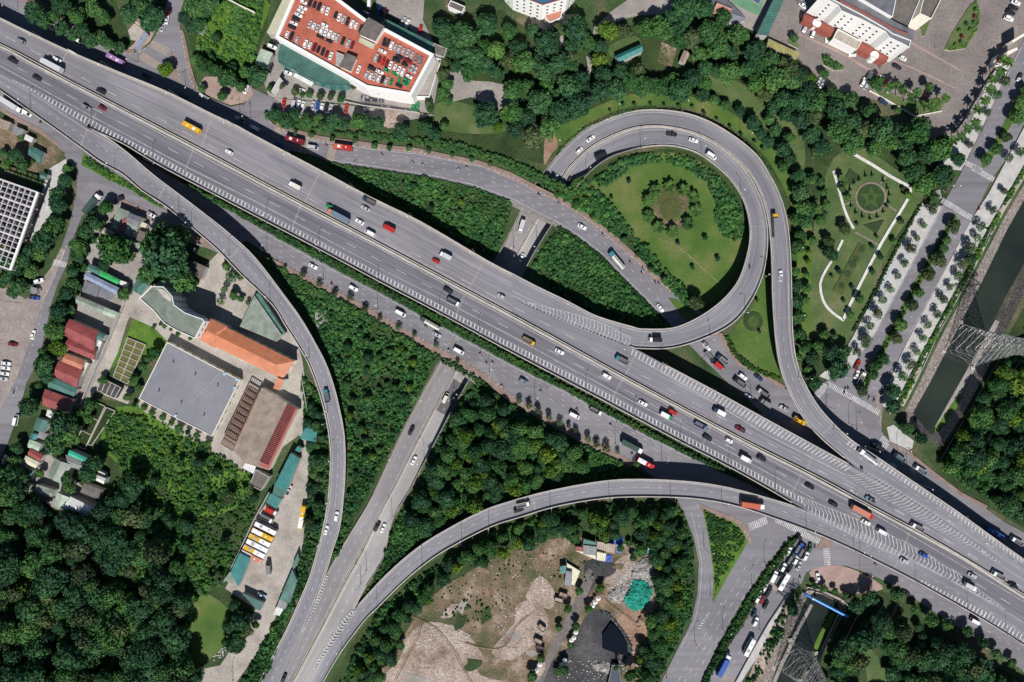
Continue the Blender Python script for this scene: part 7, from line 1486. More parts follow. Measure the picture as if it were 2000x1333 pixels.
def quadm(name, q, m, th=.02):
    mb = MB(); q = [Vector(v) for v in q]; n = (q[1] - q[0]).cross(q[2] - q[0]).normalized() * th
    mb.add(q + [v + n for v in q], [(3, 2, 1, 0), (4, 5, 6, 7), (0, 1, 5, 4), (1, 2, 6, 5), (2, 3, 7, 6), (3, 0, 4, 7)]); return me_of(mb, name, [m])
PC = {'white': (.74, .74, .73), 'silver': (.42, .43, .44), 'grey': (.20, .205, .21), 'dark': (.022, .024, .03), 'dark blue': (.025, .045, .10), 'blue': (.03, .09, .34), 'red': (.42, .025, .022), 'maroon': (.17, .018, .025), 'green': (.02, .25, .08), 'yellow': (.62, .36, .02), 'teal': (.04, .22, .26), 'dark green': (.05, .085, .07),
      'brown': (.14, .08, .05), 'pale blue': (.30, .42, .52), 'purple': (.30, .16, .36), 'orange red': (.48, .12, .07), 'cream': (.62, .60, .52), 'salmon': (.50, .20, .13), 'light grey': (.50, .51, .52), 'grey blue': (.15, .19, .24)}
def PM(c): return paint('paint_' + c.replace(' ', '_'), PC[c], .28, .5, var=.03)
CACHE = {}
def cabin(parts, mb, x0, x1, xt0, xt1, zb, zt, wb, wt, side=True):
    """frustum greenhouse painted as body, with glass panels proud of it"""
    vs = [(x0, -wb, zb), (x1, -wb, zb), (x1, wb, zb), (x0, wb, zb), (xt0, -wt, zt), (xt1, -wt, zt), (xt1, wt, zt), (xt0, wt, zt)]
    mb.add(vs, [(4, 5, 6, 7), (0, 1, 5, 4), (1, 2, 6, 5), (2, 3, 7, 6), (3, 0, 4, 7)], 0)
    V = [Vector(v) for v in vs]
    def g(a, b, c, d, lo=.12, hi=.88, e=.07):
        A = a.lerp(d, lo); Bq = b.lerp(c, lo); Cq = b.lerp(c, hi); Dq = a.lerp(d, hi); return [A.lerp(Bq, e), A.lerp(Bq, 1 - e), Dq.lerp(Cq, 1 - e), Dq.lerp(Cq, e)]
    parts.append(('windscreen', quadm('windscreen', g(V[1], V[2], V[6], V[5], .05, .93), M_GLASS)))
    parts.append(('rear_window', quadm('rear_window', g(V[3], V[0], V[4], V[7], .1, .93), M_GLASS)))
    if side:
        parts.append(('side_window', quadm('side_window', g(V[0], V[1], V[5], V[4]), M_GLASS))); parts.append(('side_window', quadm('side_window', g(V[2], V[3], V[7], V[6]), M_GLASS)))
def build_kind(kind, c1, c2):
    key = (kind, c1, c2)
    if key in CACHE: return CACHE[key]
    parts = []; P1 = PM(c1); P2 = PM(c2 or c1); mb = MB()
    if kind in ('sedan', 'suv', 'hatchback', 'van', 'pickup'):
        L, Wd = {'sedan': (4.6, .90), 'suv': (4.75, .95), 'hatchback': (3.9, .86), 'van': (5.4, 1.0), 'pickup': (5.2, .95)}[kind]; h = {'sedan': .92, 'suv': 1.05, 'hatchback': .95, 'van': 1.1, 'pickup': 1.05}[kind]; l = L / 2
        loft(mb, [(-l, Wd * .80, .35, h * .80, Wd * .66), (-l + .22, Wd * .95, .24, h * .97, Wd * .78), (-l * .4, Wd, .22, h, Wd * .84), (l * .3, Wd, .22, h, Wd * .84), (l - .45, Wd * .96, .24, h * .90, Wd * .76), (l - .12, Wd * .84, .3, h * .78, Wd * .64), (l, Wd * .70, .38, h * .66, Wd * .5)])
        wheels(mb, (-l * .62, l * .64), Wd)
        if kind == 'sedan': cabin(parts, mb, -l * .74, l * .40, -l * .42, l * .10, h * .96, 1.44, Wd * .84, Wd * .66)
        if kind == 'hatchback': cabin(parts, mb, -l * .93, l * .46, -l * .76, l * .12, h * .96, 1.50, Wd * .84, Wd * .68)
        if kind == 'suv': cabin(parts, mb, -l * .92, l * .42, -l * .80, l * .14, h * .96, 1.72, Wd * .86, Wd * .72)
        if kind == 'van': cabin(parts, mb, -l * .97, l * .80, -l * .93, l * .46, h * .95, 2.15, Wd * .9, Wd * .78)
        if kind == 'pickup':
            cabin(parts, mb, -l * .12, l * .46, -l * .04, l * .20, h * .96, 1.72, Wd * .86, Wd * .72); q = MB(); q.box(-l * .94, -l * .16, -Wd * .78, Wd * .78, h * .96, h + .02); parts.append(('cargo_bed', me_of(q, 'cargo_bed', [PM('grey') if c1 in ('white', 'silver') else M_BLACK])))
        parts.insert(0, ('body', me_of(mb, 'body', [P1, M_BLACK])))
        if kind in ('sedan', 'suv', 'hatchback', 'van'):
            for s in (-1, 1): q = MB(); q.box(l * .93, l * 1.0, s * Wd * .58 - .12, s * Wd * .58 + .12, h * .50, h * .64); parts.append(('headlight', me_of(q, 'headlight', [M_STEEL])))
    elif kind in ('box truck', 'truck', 'dump truck', 'long truck', 'tanker truck', 'crane truck'):
        L = {'box truck': 6.2, 'truck': 6.6, 'dump truck': 7.4, 'long truck': 11.5, 'tanker truck': 10.5, 'crane truck': 6.6}[kind]; l = L / 2; w = 1.05 if L < 7 else 1.24; ch = 2.1 if L < 7 else 2.9; cl = 1.7 if L < 7 else 2.3
        q = MB(); q.box(-l, l - .3, -w * .6, w * .6, .5, .85); wheels(q, (-l + 1.0, l - cl * .55) if L < 8 else (-l + .9, -l + 2.1, l - cl - .6, l - cl * .5), w, .45 if L > 7 else .38, 0); parts.append(('chassis', me_of(q, 'chassis', [M_BLACK])))
        q = MB(); loft(q, [(l - cl, w * .96, .5, ch, w * .84), (l - .5, w * .96, .5, ch * .98, w * .84), (l - .1, w * .95, .5, ch * .62, w * .86), (l, w * .92, .55, ch * .55, w * .84)]); parts.append(('cab', me_of(q, 'cab', [P2, M_BLACK])))
        parts.append(('windscreen', quadm('windscreen', [(l - .47, -w * .78, ch * .93), (l - .09, -w * .84, ch * .66), (l - .09, w * .84, ch * .66), (l - .47, w * .78, ch * .93)], M_GLASS, .03)))
        x1 = l - cl - .25
        if kind in ('box truck', 'long truck'):
            bh = 2.7 if L < 7 else 3.7; q = MB(); q.box(-l, x1, -w, w, .85, bh, taper=.03); parts.append(('cargo_box', me_of(q, 'cargo_box', [P1])))
            q = MB()
            for i in range(1, int(L)): q.box(-l + i * (x1 + l) / int(L) - .04, -l + i * (x1 + l) / int(L) + .04, -w * .98, w * .98, bh, bh + .035)
            parts.append(('roof_ribs', me_of(q, 'roof_ribs', [P1])))
        elif kind in ('truck', 'dump truck', 'crane truck'):
            bh = 1.7 if kind == 'truck' else 2.2
            q = MB(); q.box(-l, x1, -w, w, .85, 1.1, 1); q.box(-l, x1, -w, -w + .1, 1.1, bh); q.box(-l, x1, w - .1, w, 1.1, bh); q.box(-l, -l + .1, -w + .1, w - .1, 1.1, bh); q.box(x1 - .1, x1, -w + .1, w - .1, 1.1, bh); parts.append(('cargo_bed', me_of(q, 'cargo_bed', [P1, M_DSTEEL])))
            if kind == 'crane truck': q = MB(); q.beam((-l + .5, 0, 2.6), (x1 - .2, .3, 3.1), .45); q.box(-1.2, .6, -.8, .8, 1.6, 2.5); parts.append(('crane_arm', me_of(q, 'crane_arm', [P1])))
        elif kind == 'tanker truck':
            q = MB(); q.tube((-l, 0, 2.05), (x1, 0, 2.05), 1.15, n=16); parts.append(('tank', me_of(q, 'tank', [P1])))
            q = MB(); q.box(-l + .3, x1 - .3, -.25, .25, 3.17, 3.24)
            for i in range(4): q.tube((-l + 1.2 + i * 1.9, 0, 3.2), (-l + 1.2 + i * 1.9, 0, 3.4), .3, n=8)
            parts.append(('walkway', me_of(q, 'walkway', [M_STEEL])))
    elif kind in ('bus', 'coach', 'minibus'):
        L = {'bus': 9.0, 'coach': 11.2, 'minibus': 6.6}[kind]; l = L / 2; w = 1.22 if L > 8 else 1.05; h = 3.1 if L > 8 else 2.6
        loft(mb, [(-l, w * .95, .35, h * .97, w * .82), (-l + .25, w, .3, h, w * .88), (l - .7, w, .3, h, w * .88), (l - .1, w * .97, .35, h * .93, w * .82), (l, w * .94, .4, h * .72, w * .84)]); wheels(mb, (-l * .6, l * .62), w, .48); parts.append(('body', me_of(mb, 'body', [P1, M_BLACK])))
        if c2:
            q = MB(); q.box(-l + .3, 0, -w * .87, w * .87, h - .02, h + .025); parts.append(('roof_panel', me_of(q, 'roof_panel', [P2])))
        q = MB(); q.box(-l * .55, -l * .25, -.65, .65, h + .02, h + .22, taper=.08); q.box(l * .30, l * .42, -.4, .4, h + .02, h + .16, taper=.05); parts.append(('roof_unit', me_of(q, 'roof_unit', [M_WHITE if c1 != 'white' else M_WALLG])))
        parts.append(('windscreen', quadm('windscreen', [(l - .10, -w * .8, h * .90), (l + .01, -w * .84, h * .5), (l + .01, w * .84, h * .5), (l - .10, w * .8, h * .90)], M_GLASS, .03)))
        for s in (-1, 1):
            q = MB(); q.box(-l * .9, l * .86, s * w - .03, s * w + .03, h * .50, h * .80); parts.append(('side_window', me_of(q, 'side_window', [M_GLASS])))
    elif kind == 'container':
        q = MB(); q.box(-2.0, 2.0, -1.1, 1.1, .5, .65); 
        for a in ((-2, 2, -1.1, -.98), (-2, 2, .98, 1.1), (-2, -1.88, -.98, .98), (1.88, 2, -.98, .98)): q.box(*a, .65, 1.9)
        parts.append(('tub', me_of(q, 'tub', [P1]))); q = MB(); q.box(-1.86, 1.86, -.96, .96, .66, 1.35 + (.2 if c2 else 0)); parts.append(('load', me_of(q, 'load', [M_DIRT if c2 else M_COAL])))
        q = MB(); wheels(q, (-1.2, 1.2), 1.0, .4, 0); parts.append(('wheels', me_of(q, 'wheels', [M_BLACK])))
    elif kind == 'motorbike':
        q = MB(); q.beam((-.55, 0, .62), (.45, 0, .72), .22, .3); q.beam((.35, 0, .9), (.62, 0, .35), .08); q.beam((-.5, 0, .85), (.1, 0, .85), .28, .1); q.box(.30, .42, -.3, .3, .98, 1.05); parts.append(('body', me_of(q, 'body', [P1])))
        q = MB(); q.tube((-.62, -.06, .3), (-.62, .06, .3), .3, n=10); parts.append(('wheel', me_of(q, 'wheel', [M_BLACK]))); q = MB(); q.tube((.62, -.06, .3), (.62, .06, .3), .3, n=10); parts.append(('wheel', me_of(q, 'wheel', [M_BLACK])))
    CACHE[key] = parts; return parts
NAMES = {'sedan': 'sedan_car', 'suv': 'suv_car', 'hatchback': 'hatchback_car', 'van': 'passenger_van', 'pickup': 'pickup_truck', 'box truck': 'box_truck', 'truck': 'open_truck', 'dump truck': 'dump_truck', 'long truck': 'long_truck', 'tanker truck': 'tanker_truck', 'crane truck': 'crane_truck', 'bus': 'bus', 'coach': 'parked_coach', 'minibus': 'minibus', 'container': 'dump_cart', 'motorbike': 'motorbike'}
CATS = {'sedan': 'car', 'suv': 'car', 'hatchback': 'car', 'van': 'van', 'pickup': 'pickup', 'motorbike': 'motorbike', 'bus': 'bus', 'coach': 'bus', 'minibus': 'bus', 'container': 'cart'}
VEH = []
def vehicle(px, py, kind, c1, ang, zone, z=.36, c2=None, s=1.0, label=None, group=None):
    """ang: degrees, 0 = nose to the right of the photograph, 90 = nose up"""
    zc = z + {'sedan': .9, 'suv': 1, 'van': 1.3, 'box truck': 1.8, 'bus': 2, 'coach': 2.2, 'long truck': 2.4, 'tanker truck': 2.4}.get(kind, .9)
    p = W(px, py, zc); o = empty(NAMES[kind], (p.x, p.y, z), math.radians(ang)); o.scale = (s,) * 3
    for nm, me in build_kind(kind, c1, c2): link(D.objects.new(nm, me), o)
    tag(o, label, CATS.get(kind, 'truck'), group or zone); VEH.append((o, px, py, kind, c1, c2, zone, label)); return o
def many(txt, zone, ang, z=.36, s=1.0):
    """'x,y kind colour [angle] [colour2]; ...' """
    for it in txt.split(';'):
        it = it.strip()
        if not it: continue
        f = it.split(); x, y = [float(v) for v in f[0].split(',')]; kind = f[1].replace('_', ' '); c = f[2].replace('_', ' ')
        a = float(f[3]) if len(f) > 3 and f[3] != '-' else ang; c2 = f[4].replace('_', ' ') if len(f) > 4 else None
        zz = z(x, y) if callable(z) else z
        vehicle(x, y, kind, c, a, zone, zz + .03, c2, s)
def zr(rows):
    R = catmull(rows, 3)
    def f(x, y):
        d = [((r[0] + r[2]) / 2 - x) ** 2 + ((r[1] + r[3]) / 2 - y) ** 2 for r in R]; i = int(np.argmin(d)); return float(R[i][4])
    return f
WEST, EAST = 152, -28
many('39,80 suv grey; 110,116 sedan white; 99,127 long_truck light_grey - light_grey; 196,178 suv dark; 374,249 bus yellow; 447,297 hatchback white; 575,363 box_truck cream - white; 643,403 hatchback green; 660,422 long_truck grey_blue - salmon; 702,433 sedan white; 722,455 van white; 721,393 truck brown - dark_blue; 713,407 sedan silver; 759,446 box_truck red - red; 851,510 hatchback red; 870,500 box_truck light_grey - white; 979,579 hatchback silver; 1280,664 box_truck dark 178 white; 1214,703 truck grey - teal; 1405,805 box_truck white - dark_blue; 1446,839 pickup maroon; 1700,976 pickup grey_blue; 1791,1030 truck light_grey - white; 1949,1124 truck light_grey - white; 1979,1145 suv dark', 'on the northern highway carriageway', WEST, Z8)
many('24,118 suv dark; 71,152 sedan dark; 168,210 suv grey; 199,211 hatchback maroon; 875,568 suv dark; 886,590 truck dark_green - white; 1033,667 truck yellow - yellow; 1093,687 sedan white; 1185,735 suv white; 1256,788 sedan white; 1302,813 box_truck white - green; 1314,805 suv red; 1369,832 truck blue - grey_blue; 1382,856 suv dark; 1424,861 hatchback white; 1458,898 box_truck white - silver; 1488,896 suv dark; 1582,951 sedan dark; 1628,985 sedan dark; 1685,1001 long_truck salmon - red; 1692,1021 sedan white; 1724,1040 van white; 1805,1085 sedan blue; 1900,1125 sedan silver; 1896,1147 box_truck light_grey - white', 'on the southern highway carriageway', EAST, Z8)
many('1767,1096 sedan silver -28; 1022,986 truck cream 13 white; 1013,997 suv dark 18; 1471,988 long_truck orange_red -8 white', 'on the bottom flyover ramp', -20, zr(RB))
many('638,773 truck teal 100 teal; 657,1009 suv white 80; 637,1036 sedan white 74', 'on the long curved ramp', 80, zr(RA))
many('1154,271 sedan white 35; 1132,294 hatchback white 43; 1515,440 long_truck grey 92 yellow; 1525,539 pickup white 90; 1697,893 tanker_truck light_grey 143 white', 'on the outer loop ramp', 35, zr(RO))
many('1174,304 box_truck dark 28 dark; 1312,262 pickup dark -8; 1355,274 sedan white -18; 1390,304 van white -33', 'on the inner loop ramp', 0, zr(RI))
LZ = zr(LOWR)
many('870,778 van cream 66; 803,842 sedan dark 62; 808,900 sedan white 62; 736,1029 pickup dark 62; 748,1032 sedan white 66; 554,1325 sedan dark 66; 1019,442 box_truck light_grey 252 white; 1019,504 sedan white 250; 1088,345 sedan silver 240; 1111,354 suv dark 240', 'on the straight lower highway', 62, LZ)
many('100,57 suv dark; 147,77 van white; 225,116 bus purple; 285,147 sedan dark; 356,185 sedan brown; 397,189 pickup white; 468,233 pickup light_grey; 497,250 van white; 576,274 bus maroon -15; 545,282 sedan blue; 611,288 van silver -8; 670,288 bus red -8 orange_red; 1137,443 sedan white -28; 1290,602 sedan white -52; 1205,508 tanker_truck cream -230 teal; 1380,677 pickup white -52 ; 1386,698 truck silver -52 dark; 1410,703 truck light_grey 140 dark_blue; 1406,717 box_truck red -40 grey; 1451,736 suv white -35; 1444,747 truck dark_green 145 dark; 1482,738 sedan dark_blue -38; 1490,768 truck dark 145 silver; 1462,775 sedan silver 150; 1496,788 box_truck grey 145; 1532,798 pickup silver 152; 1561,822 crane_truck yellow -30; 1741,908 van silver 150; 1755,893 truck teal 145 dark; 1797,918 truck pale_blue 148 white; 1714,873 box_truck dark 150; 1942,1041 bus blue 150; 1985,1057 truck light_grey 150 white', 'on the north service road', WEST)
many('22,206 long_truck light_grey -32 white; 50,220 van white -32; 296,420 pickup white -32; 232,389 suv dark 200 ; 374,485 truck dark_blue 150; 611,520 sedan white; 690,563 suv white; 782,612 van white; 840,632 tanker_truck cream 150 dark_green; 853,654 sedan silver; 896,686 van white; 1023,745 suv grey_blue; 1122,812 van white; 1164,803 truck dark_green - white; 1235,873 long_truck dark_green - white; 1261,905 bus red - white; 1770,1159 sedan dark 148; 1906,1215 van white; 1711,1104 motorbike dark', 'on the south service road', EAST)
many('179,398 long_truck dark_green 52 white; 64,654 sedan white 75; 75,549 suv white 20; 69,567 pickup grey 10; 66,582 pickup blue -10; 24,673 sedan maroon -10; 11,710 sedan white -8; 10,719 sedan white -8; 8,730 sedan white -8; 5,740 sedan silver -8; 30,821 van white 78; 8,898 sedan white 72', 'on the left road', 70)
many('1675,713 pickup red 65 ; 1674,732 sedan white 65; 1682,739 truck cream 64 white; 1701,715 hatchback yellow 66; 1992,150 sedan dark 65', 'on the boulevard', 65)
many('1556,1058 truck dark 60 dark; 1560,1071 truck blue 60 blue; 1582,1071 suv dark_green 75; 1541,1077 sedan white 60; 1567,1078 truck dark 60 dark; 1574,1087 suv white 60; 1545,1092 truck dark_green 60 dark_green; 1555,1094 suv white 62; 1544,1109 sedan dark 60; 1530,1109 suv white 60; 1561,1106 sedan silver 62; 1512,1126 box_truck white 62 white; 1521,1131 truck grey 60 dark; 1531,1136 bus white 60; 1503,1154 sedan dark 66; 1494,1147 suv white 60; 1500,1160 sedan dark 62; 1480,1170 suv white 60; 1489,1172 suv maroon 60; 1496,1182 sedan dark 62; 1473,1199 sedan dark_blue 65; 1476,1215 suv white 62; 1464,1264 bus white 62; 1414,1300 long_truck blue 62 white', 'on the queue street', 60)
many('1598,1129 sedan white 95', 'on the pink paved plaza', 95)
many('325,38 sedan white 80; 317,53 sedan silver 72; 328,24 hatchback red 70; 480,174 sedan white 70; 537,81 sedan dark -20; 531,91 suv white -22; 527,100 suv dark -22; 561,142 sedan white -18; 554,160 sedan dark -30; 586,176 sedan white -10; 840,143 sedan white 62; 721,7 van white 88; 740,19 sedan blue 75; 750,24 sedan maroon 75; 787,41 sedan silver 62; 795,46 suv white 65; 821,56 hatchback red 75; 554,201 sedan red 82; 574,202 van silver 80; 583,204 suv white 80; 592,205 hatchback white 80; 611,206 sedan silver 80; 620,206 sedan blue 80; 629,209 hatchback white 80; 637,210 suv dark 80; 646,212 sedan silver 80; 676,212 sedan red 80; 712,218 van grey 50; 807,208 sedan green 72; 815,209 sedan green 72; 1569,11 sedan white -35; 1566,4 suv grey -35; 1573,54 sedan silver 70; 1589,64 suv white 70; 1764,114 hatchback white -28; 1753,130 sedan dark -28; 1700,148 suv white 65; 1687,160 suv white 65; 1694,164 van silver 65; 1722,155 sedan white 85; 1600,159 sedan silver 60; 1607,164 sedan silver 62; 1730,162 sedan maroon 85; 1738,174 sedan dark 60; 1808,190 sedan maroon 80; 1726,199 suv dark_blue -32; 1985,5 sedan white -20; 1975,24 suv dark -20; 1981,15 sedan dark -20; 1971,36 suv white -20', 'parked', 80)
many('519,1032 coach white -26.6; 513,1044 coach yellow -26.6 white; 508,1055 coach white -26.6 yellow; 503,1066 coach white -26.6; 497,1077 coach white -26.6 yellow; 491,1087 coach salmon -26.6 white; 522,1013 truck grey -27 white; 530,999 box_truck red -27 white; 590,1010 coach yellow 80 white; 524,1109 box_truck grey 96 dark; 511,1164 sedan pale_blue -24; 564,958 pickup light_grey 65', 'in the coach yard', -26)
many('1100,1162 container brown -20 x; 1091,1172 container brown -15 x; 1058,1226 container brown -40 x; 1051,1252 container brown -25 x; 1055,1266 container brown -20'.replace(' x', ' white'), 'in the demolition yard', -20, .1)
# cars on the roof deck
VA, HA = 70, -25
ROOF = '''420,20 V dark;455,35 V dark;490,50 V dark;522,70 V white;557,85 V white;620,115 V dark;650,133 V white;682,150 V silver;714,165 V dark;748,185 V white;780,200 V white;818,225 V dark
370,15 H white;365,60 H white;345,85 H white;330,115 H white;310,145 H dark;292,180 H white;278,210 H dark;242,267 V white;275,280 V dark;320,310 V silver
420,187 V silver;450,202 V white;480,218 V silver;512,238 V white;543,250 V white;575,265 V white;605,280 V white;633,295 V silver;535,195 H white;500,285 H dark;570,320 H dark;677,318 V dark;718,340 V silver;750,352 V maroon
385,340 V white;420,355 V white;453,368 V maroon;485,385 V dark;520,403 V dark;550,420 V maroon;583,435 V white
1000,325 V dark;1028,335 V dark;1058,355 V white;1088,370 V silver;1118,383 V silver;1150,398 V silver;1185,413 V silver;1218,428 V silver;1250,455 V grey;1283,472 V grey;988,400 H white
937,450 V silver;963,462 V maroon;993,478 V red;1022,493 V maroon;1050,507 V white;1085,525 V white;1115,545 V white;1145,563 V white;1120,443 H dark;1095,470 H dark;1160,503 H dark;1185,475 H maroon;1235,525 H silver;1220,553 H silver;1195,597 H white;800,540 V white;903,533 H dark;965,560 H white;1020,548 H green;1085,578 H green
865,580 V silver;895,595 V white;927,600 V silver;957,615 V white;988,620 V dark;1020,630 V silver;1055,640 V green;1120,622 V green;1175,625 H green;1165,655 H green;1115,668 H dark'''
k = 0
for ln in ROOF.split('\n'):
    for it in ln.split(';'):
        c, o_, col_ = it.split(); x, y = [float(v) for v in c.split(',')]; k += 1
        vehicle(500 + x / 4, y / 4, ['sedan', 'suv', 'hatchback'][(k * 7 + k // 3) % 3] if col_ != 'green' else 'hatchback', col_, (VA if o_ == 'V' else HA) + rnd.uniform(-3, 3), 'on the red rooftop car park', HP + .03, None, .85)
# motorbikes with riders, pedestrians
M_SKIN = paint('skin', (.35, .20, .13), .6)
def skin_body(name, joints, edges, mats_):
    me = D.meshes.new(name); me.from_pydata([j[:3] for j in joints], edges, []); o = D.objects.new(name, me); COL.objects.link(o)
    md = o.modifiers.new('skin', 'SKIN')
    for v, j in zip(me.skin_vertices[0].data, joints): v.radius = (j[3], j[3])
    me.skin_vertices[0].data[0].use_root = True
    s2 = o.modifiers.new('sub', 'SUBSURF'); s2.levels = 1
    dg = bpy.context.evaluated_depsgraph_get(); m2 = D.meshes.new_from_object(o.evaluated_get(dg)); m2.name = name
    D.objects.remove(o); m2.materials.clear()
    for m in mats_: m2.materials.append(m)
    for p in m2.polygons:
        z = p.center.z; p.material_index = 0 if z > mats_z else 1
    return m2
mats_z = .95
J = [(-.15,0,.95,.17),(-.08,0,1.2,.17),(0,0,1.42,.14),(.02,0,1.55,.06),(.05,0,1.68,.10),(.06,0,1.76,.09),(.0,.18,1.42,.07),(.2,.26,1.2,.05),(.36,.24,1.05,.04),(.0,-.18,1.42,.07),(.2,-.26,1.2,.05),(.36,-.24,1.05,.04),(.05,.14,.9,.10),(.28,.18,.72,.07),(.18,.17,.3,.05),(.3,.17,.25,.04),(.05,-.14,.9,.10),(.28,-.18,.72,.07),(.18,-.17,.3,.05),(.3,-.17,.25,.04)]
E = [(0,1),(1,2),(2,3),(3,4),(4,5),(2,6),(6,7),(7,8),(2,9),(9,10),(10,11),(0,12),(12,13),(13,14),(14,15),(0,16),(16,17),(17,18),(18,19)]
JS = [(0,0,.95,.16),(0,0,1.2,.16),(0,0,1.42,.14),(0,0,1.52,.06),(.02,0,1.62,.09),(.02,0,1.72,.09),(0,.2,1.42,.07),(.02,.25,1.12,.05),(.1,.25,.88,.04),(0,-.2,1.42,.07),(-.04,-.25,1.12,.05),(.0,-.25,.88,.04),(.0,.1,.9,.10),(.12,.11,.5,.07),(.05,.11,.06,.05),(.2,.11,.04,.04),(.0,-.1,.9,.10),(-.08,-.11,.5,.07),(-.22,-.11,.08,.05),(-.08,-.11,.04,.04)]
BODIES = [skin_body('rider_body', J, E, [PM(c), PM('dark')]) for c in ('dark', 'pale blue', 'red', 'cream')]
WALKER = [skin_body('walker_body', JS, E, [PM(c), PM('dark')]) for c in ('cream', 'dark blue', 'red')]
def helmet(col_):
    mb = MB(); bm = bmesh.new(); bmesh.ops.create_icosphere(bm, subdivisions=2, radius=.16); mb.add([v.co for v in bm.verts], [tuple(v.index for v in f.verts) for f in bm.faces]); bm.free(); return me_of(mb, 'helmet', [PM(col_)])
HEL = {c: helmet(c) for c in ('white', 'red', 'dark', 'blue')}
PEOPLE = []
def rider(px, py, ang, z=.36, zone='on the south service road'):
    bc = rnd.choice(['dark', 'red', 'dark blue', 'white']); m = vehicle(px, py, 'motorbike', bc, ang, zone, z, group='motorbikes ridden on the roads')
    sc = rnd.choice([0, 1, 2, 3]); hc = rnd.choice(list(HEL)); o = empty('person', m.location, m.rotation_euler.z); link(D.objects.new('body', BODIES[sc]), o)
    h = link(D.objects.new('helmet', HEL[hc]), o); h.location = (.06, 0, 1.75)
    cl = ['dark', 'pale blue', 'red', 'cream'][sc]; tag(o, None, 'person', 'riders on motorbikes'); PEOPLE.append((o, px, py, 'rider in %s top and %s helmet' % (cl, hc), zone))
for x, y, a in ((636,284,172),(745,302,172),(805,317,172),(825,322,172),(911,328,170),(895,331,170),(1053,380,160),(1092,397,155),(1178,459,140),(1231,513,130),(1256,525,130),(1254,534,130),(1280,552,130),(1287,553,130),(1347,595,125),(1770,950,150),(1766,944,150)): rider(x, y, a, .37, 'on the north service road')
for x, y, a in ((77,239,-30),(475,448,-30),(491,468,-30),(647,555,-30),(831,638,-30),(876,685,-30),(938,692,-30),(950,710,-30),(962,709,-30),(980,755,-30),(1056,765,-30),(1127,801,-30),(1193,831,-30),(1239,841,-30),(1235,888,-30),(268,408,-30),(297,430,-30)): rider(x, y, a, .37)
for x, y, a in ((25,767,72),(1652,761,60),(1657,760,60),(1650,768,60),(1676,757,60),(1695,760,60),(1698,778,60),(1708,783,60),(1913,408,60),(1563,1130,60),(1592,1069,60)): rider(x, y, a, .37, 'on the boulevard' if x > 1600 else ('on the left road' if x < 100 else 'on the queue street'))
rider(1465, 522, 260, zr(RI)(1465, 522), 'on the inner loop ramp')
def walker(px, py, ang, where):
    i = rnd.randrange(3); p = W(px, py, 1.2); o = empty('person', (p.x, p.y, .36), math.radians(ang)); link(D.objects.new('body', WALKER[i]), o)
    hr = link(D.objects.new('hair', HEL['dark']), o); hr.location = (.0, 0, 1.70); hr.scale = (.75,) * 3
    tag(o, None, 'person', 'people on foot'); PEOPLE.append((o, px, py, 'walking person in %s top' % ['cream', 'dark blue', 'red'][i], where))
for x, y, w_ in ((477,202,'on the side road pavement'),(474,206,'on the side road pavement'),(452,193,'on the side road pavement'),(1718,820,'at the junction corner'),(1724,832,'at the junction corner'),(1728,852,'at the junction corner'),(1779,885,'on the east sidewalk'),(1788,894,'on the east sidewalk'),(1700,1126,'beside the pink plaza'),(1704,1128,'beside the pink plaza'),(1718,132,'before the hotel'),(1622,109,'before the hotel'),(1828,92,'on the hotel forecourt')): walker(x, y, rnd.uniform(0, 360), w_)
# parked motorbikes by the car park building: two rows, nose to the fence
BIKES = {}
def parked_bike(px, py, ang, rowname):
    c = rnd.choice(['dark', 'dark', 'dark blue', 'maroon', 'silver']); p = W(px, py, .5); key = ('pb', c)
    if key not in CACHE:
        mb = MB()
        for nm, me in build_kind('motorbike', c, None):
            mb.add([v.co.copy() for v in me.vertices], [tuple(f.vertices) for f in me.polygons], 0 if nm == 'body' else 1)
        CACHE[key] = me_of(mb, 'parked_motorbike', [PM(c), M_BLACK])
    o = link(D.objects.new('parked_motorbike', CACHE[key])); o.location = (p.x, p.y, .36); o.rotation_euler = (0, 0, math.radians(ang)); tag(o, None, 'motorbike', 'motorbikes parked below the car park building'); BIKES.setdefault(rowname, []).append(o)
for i in range(24): parked_bike(706 + i * 1.95, 190.5 + i * .15 + rnd.uniform(-.3, .3), 95, 'the upper double row')
for i in range(24): parked_bike(706 + i * 1.95, 195.5 + i * .15 + rnd.uniform(-.3, .3), 95, 'the second double row')
for i in range(32): parked_bike(714 + i * 2.75, 205 + i * .38, 100, 'the long row by the fence')
for i in range(20): parked_bike(704 + i * 5, 172 + i * 1.15 + 2 * math.sin(i), 60, 'the row against the building')
# ================================================================ street lamps
def lamp_meshes(h, arm, double=False):
    out = []; q = MB(); q.tube((0, 0, 0), (0, 0, h * .95), .11, .07, 7); out.append(('pole', me_of(q, 'pole', [M_DSTEEL])))
    for s in ((1, -1) if double else (1,)):
        q = MB(); q.tube((0, 0, h * .93), (s * arm, 0, h), .055, .04, 6); out.append(('arm', me_of(q, 'arm', [M_DSTEEL]))); q = MB(); q.box(s * arm - .1 if s > 0 else s * arm - .6, s * arm + .6 if s > 0 else s * arm + .1, -.17, .17, h - .06, h + .08, taper=.04); out.append(('lamp_head', me_of(q, 'lamp_head', [M_WHITE])))
    q = MB(); q.box(-.25, .25, -.25, .25, 0, .35); out.append(('base', me_of(q, 'base', [M_CONC]))); return out
LAMPS = {('s', 10): lamp_meshes(10, 1.8), ('d', 11): lamp_meshes(11, 2.0, True), ('s', 7): lamp_meshes(7, 1.5)}
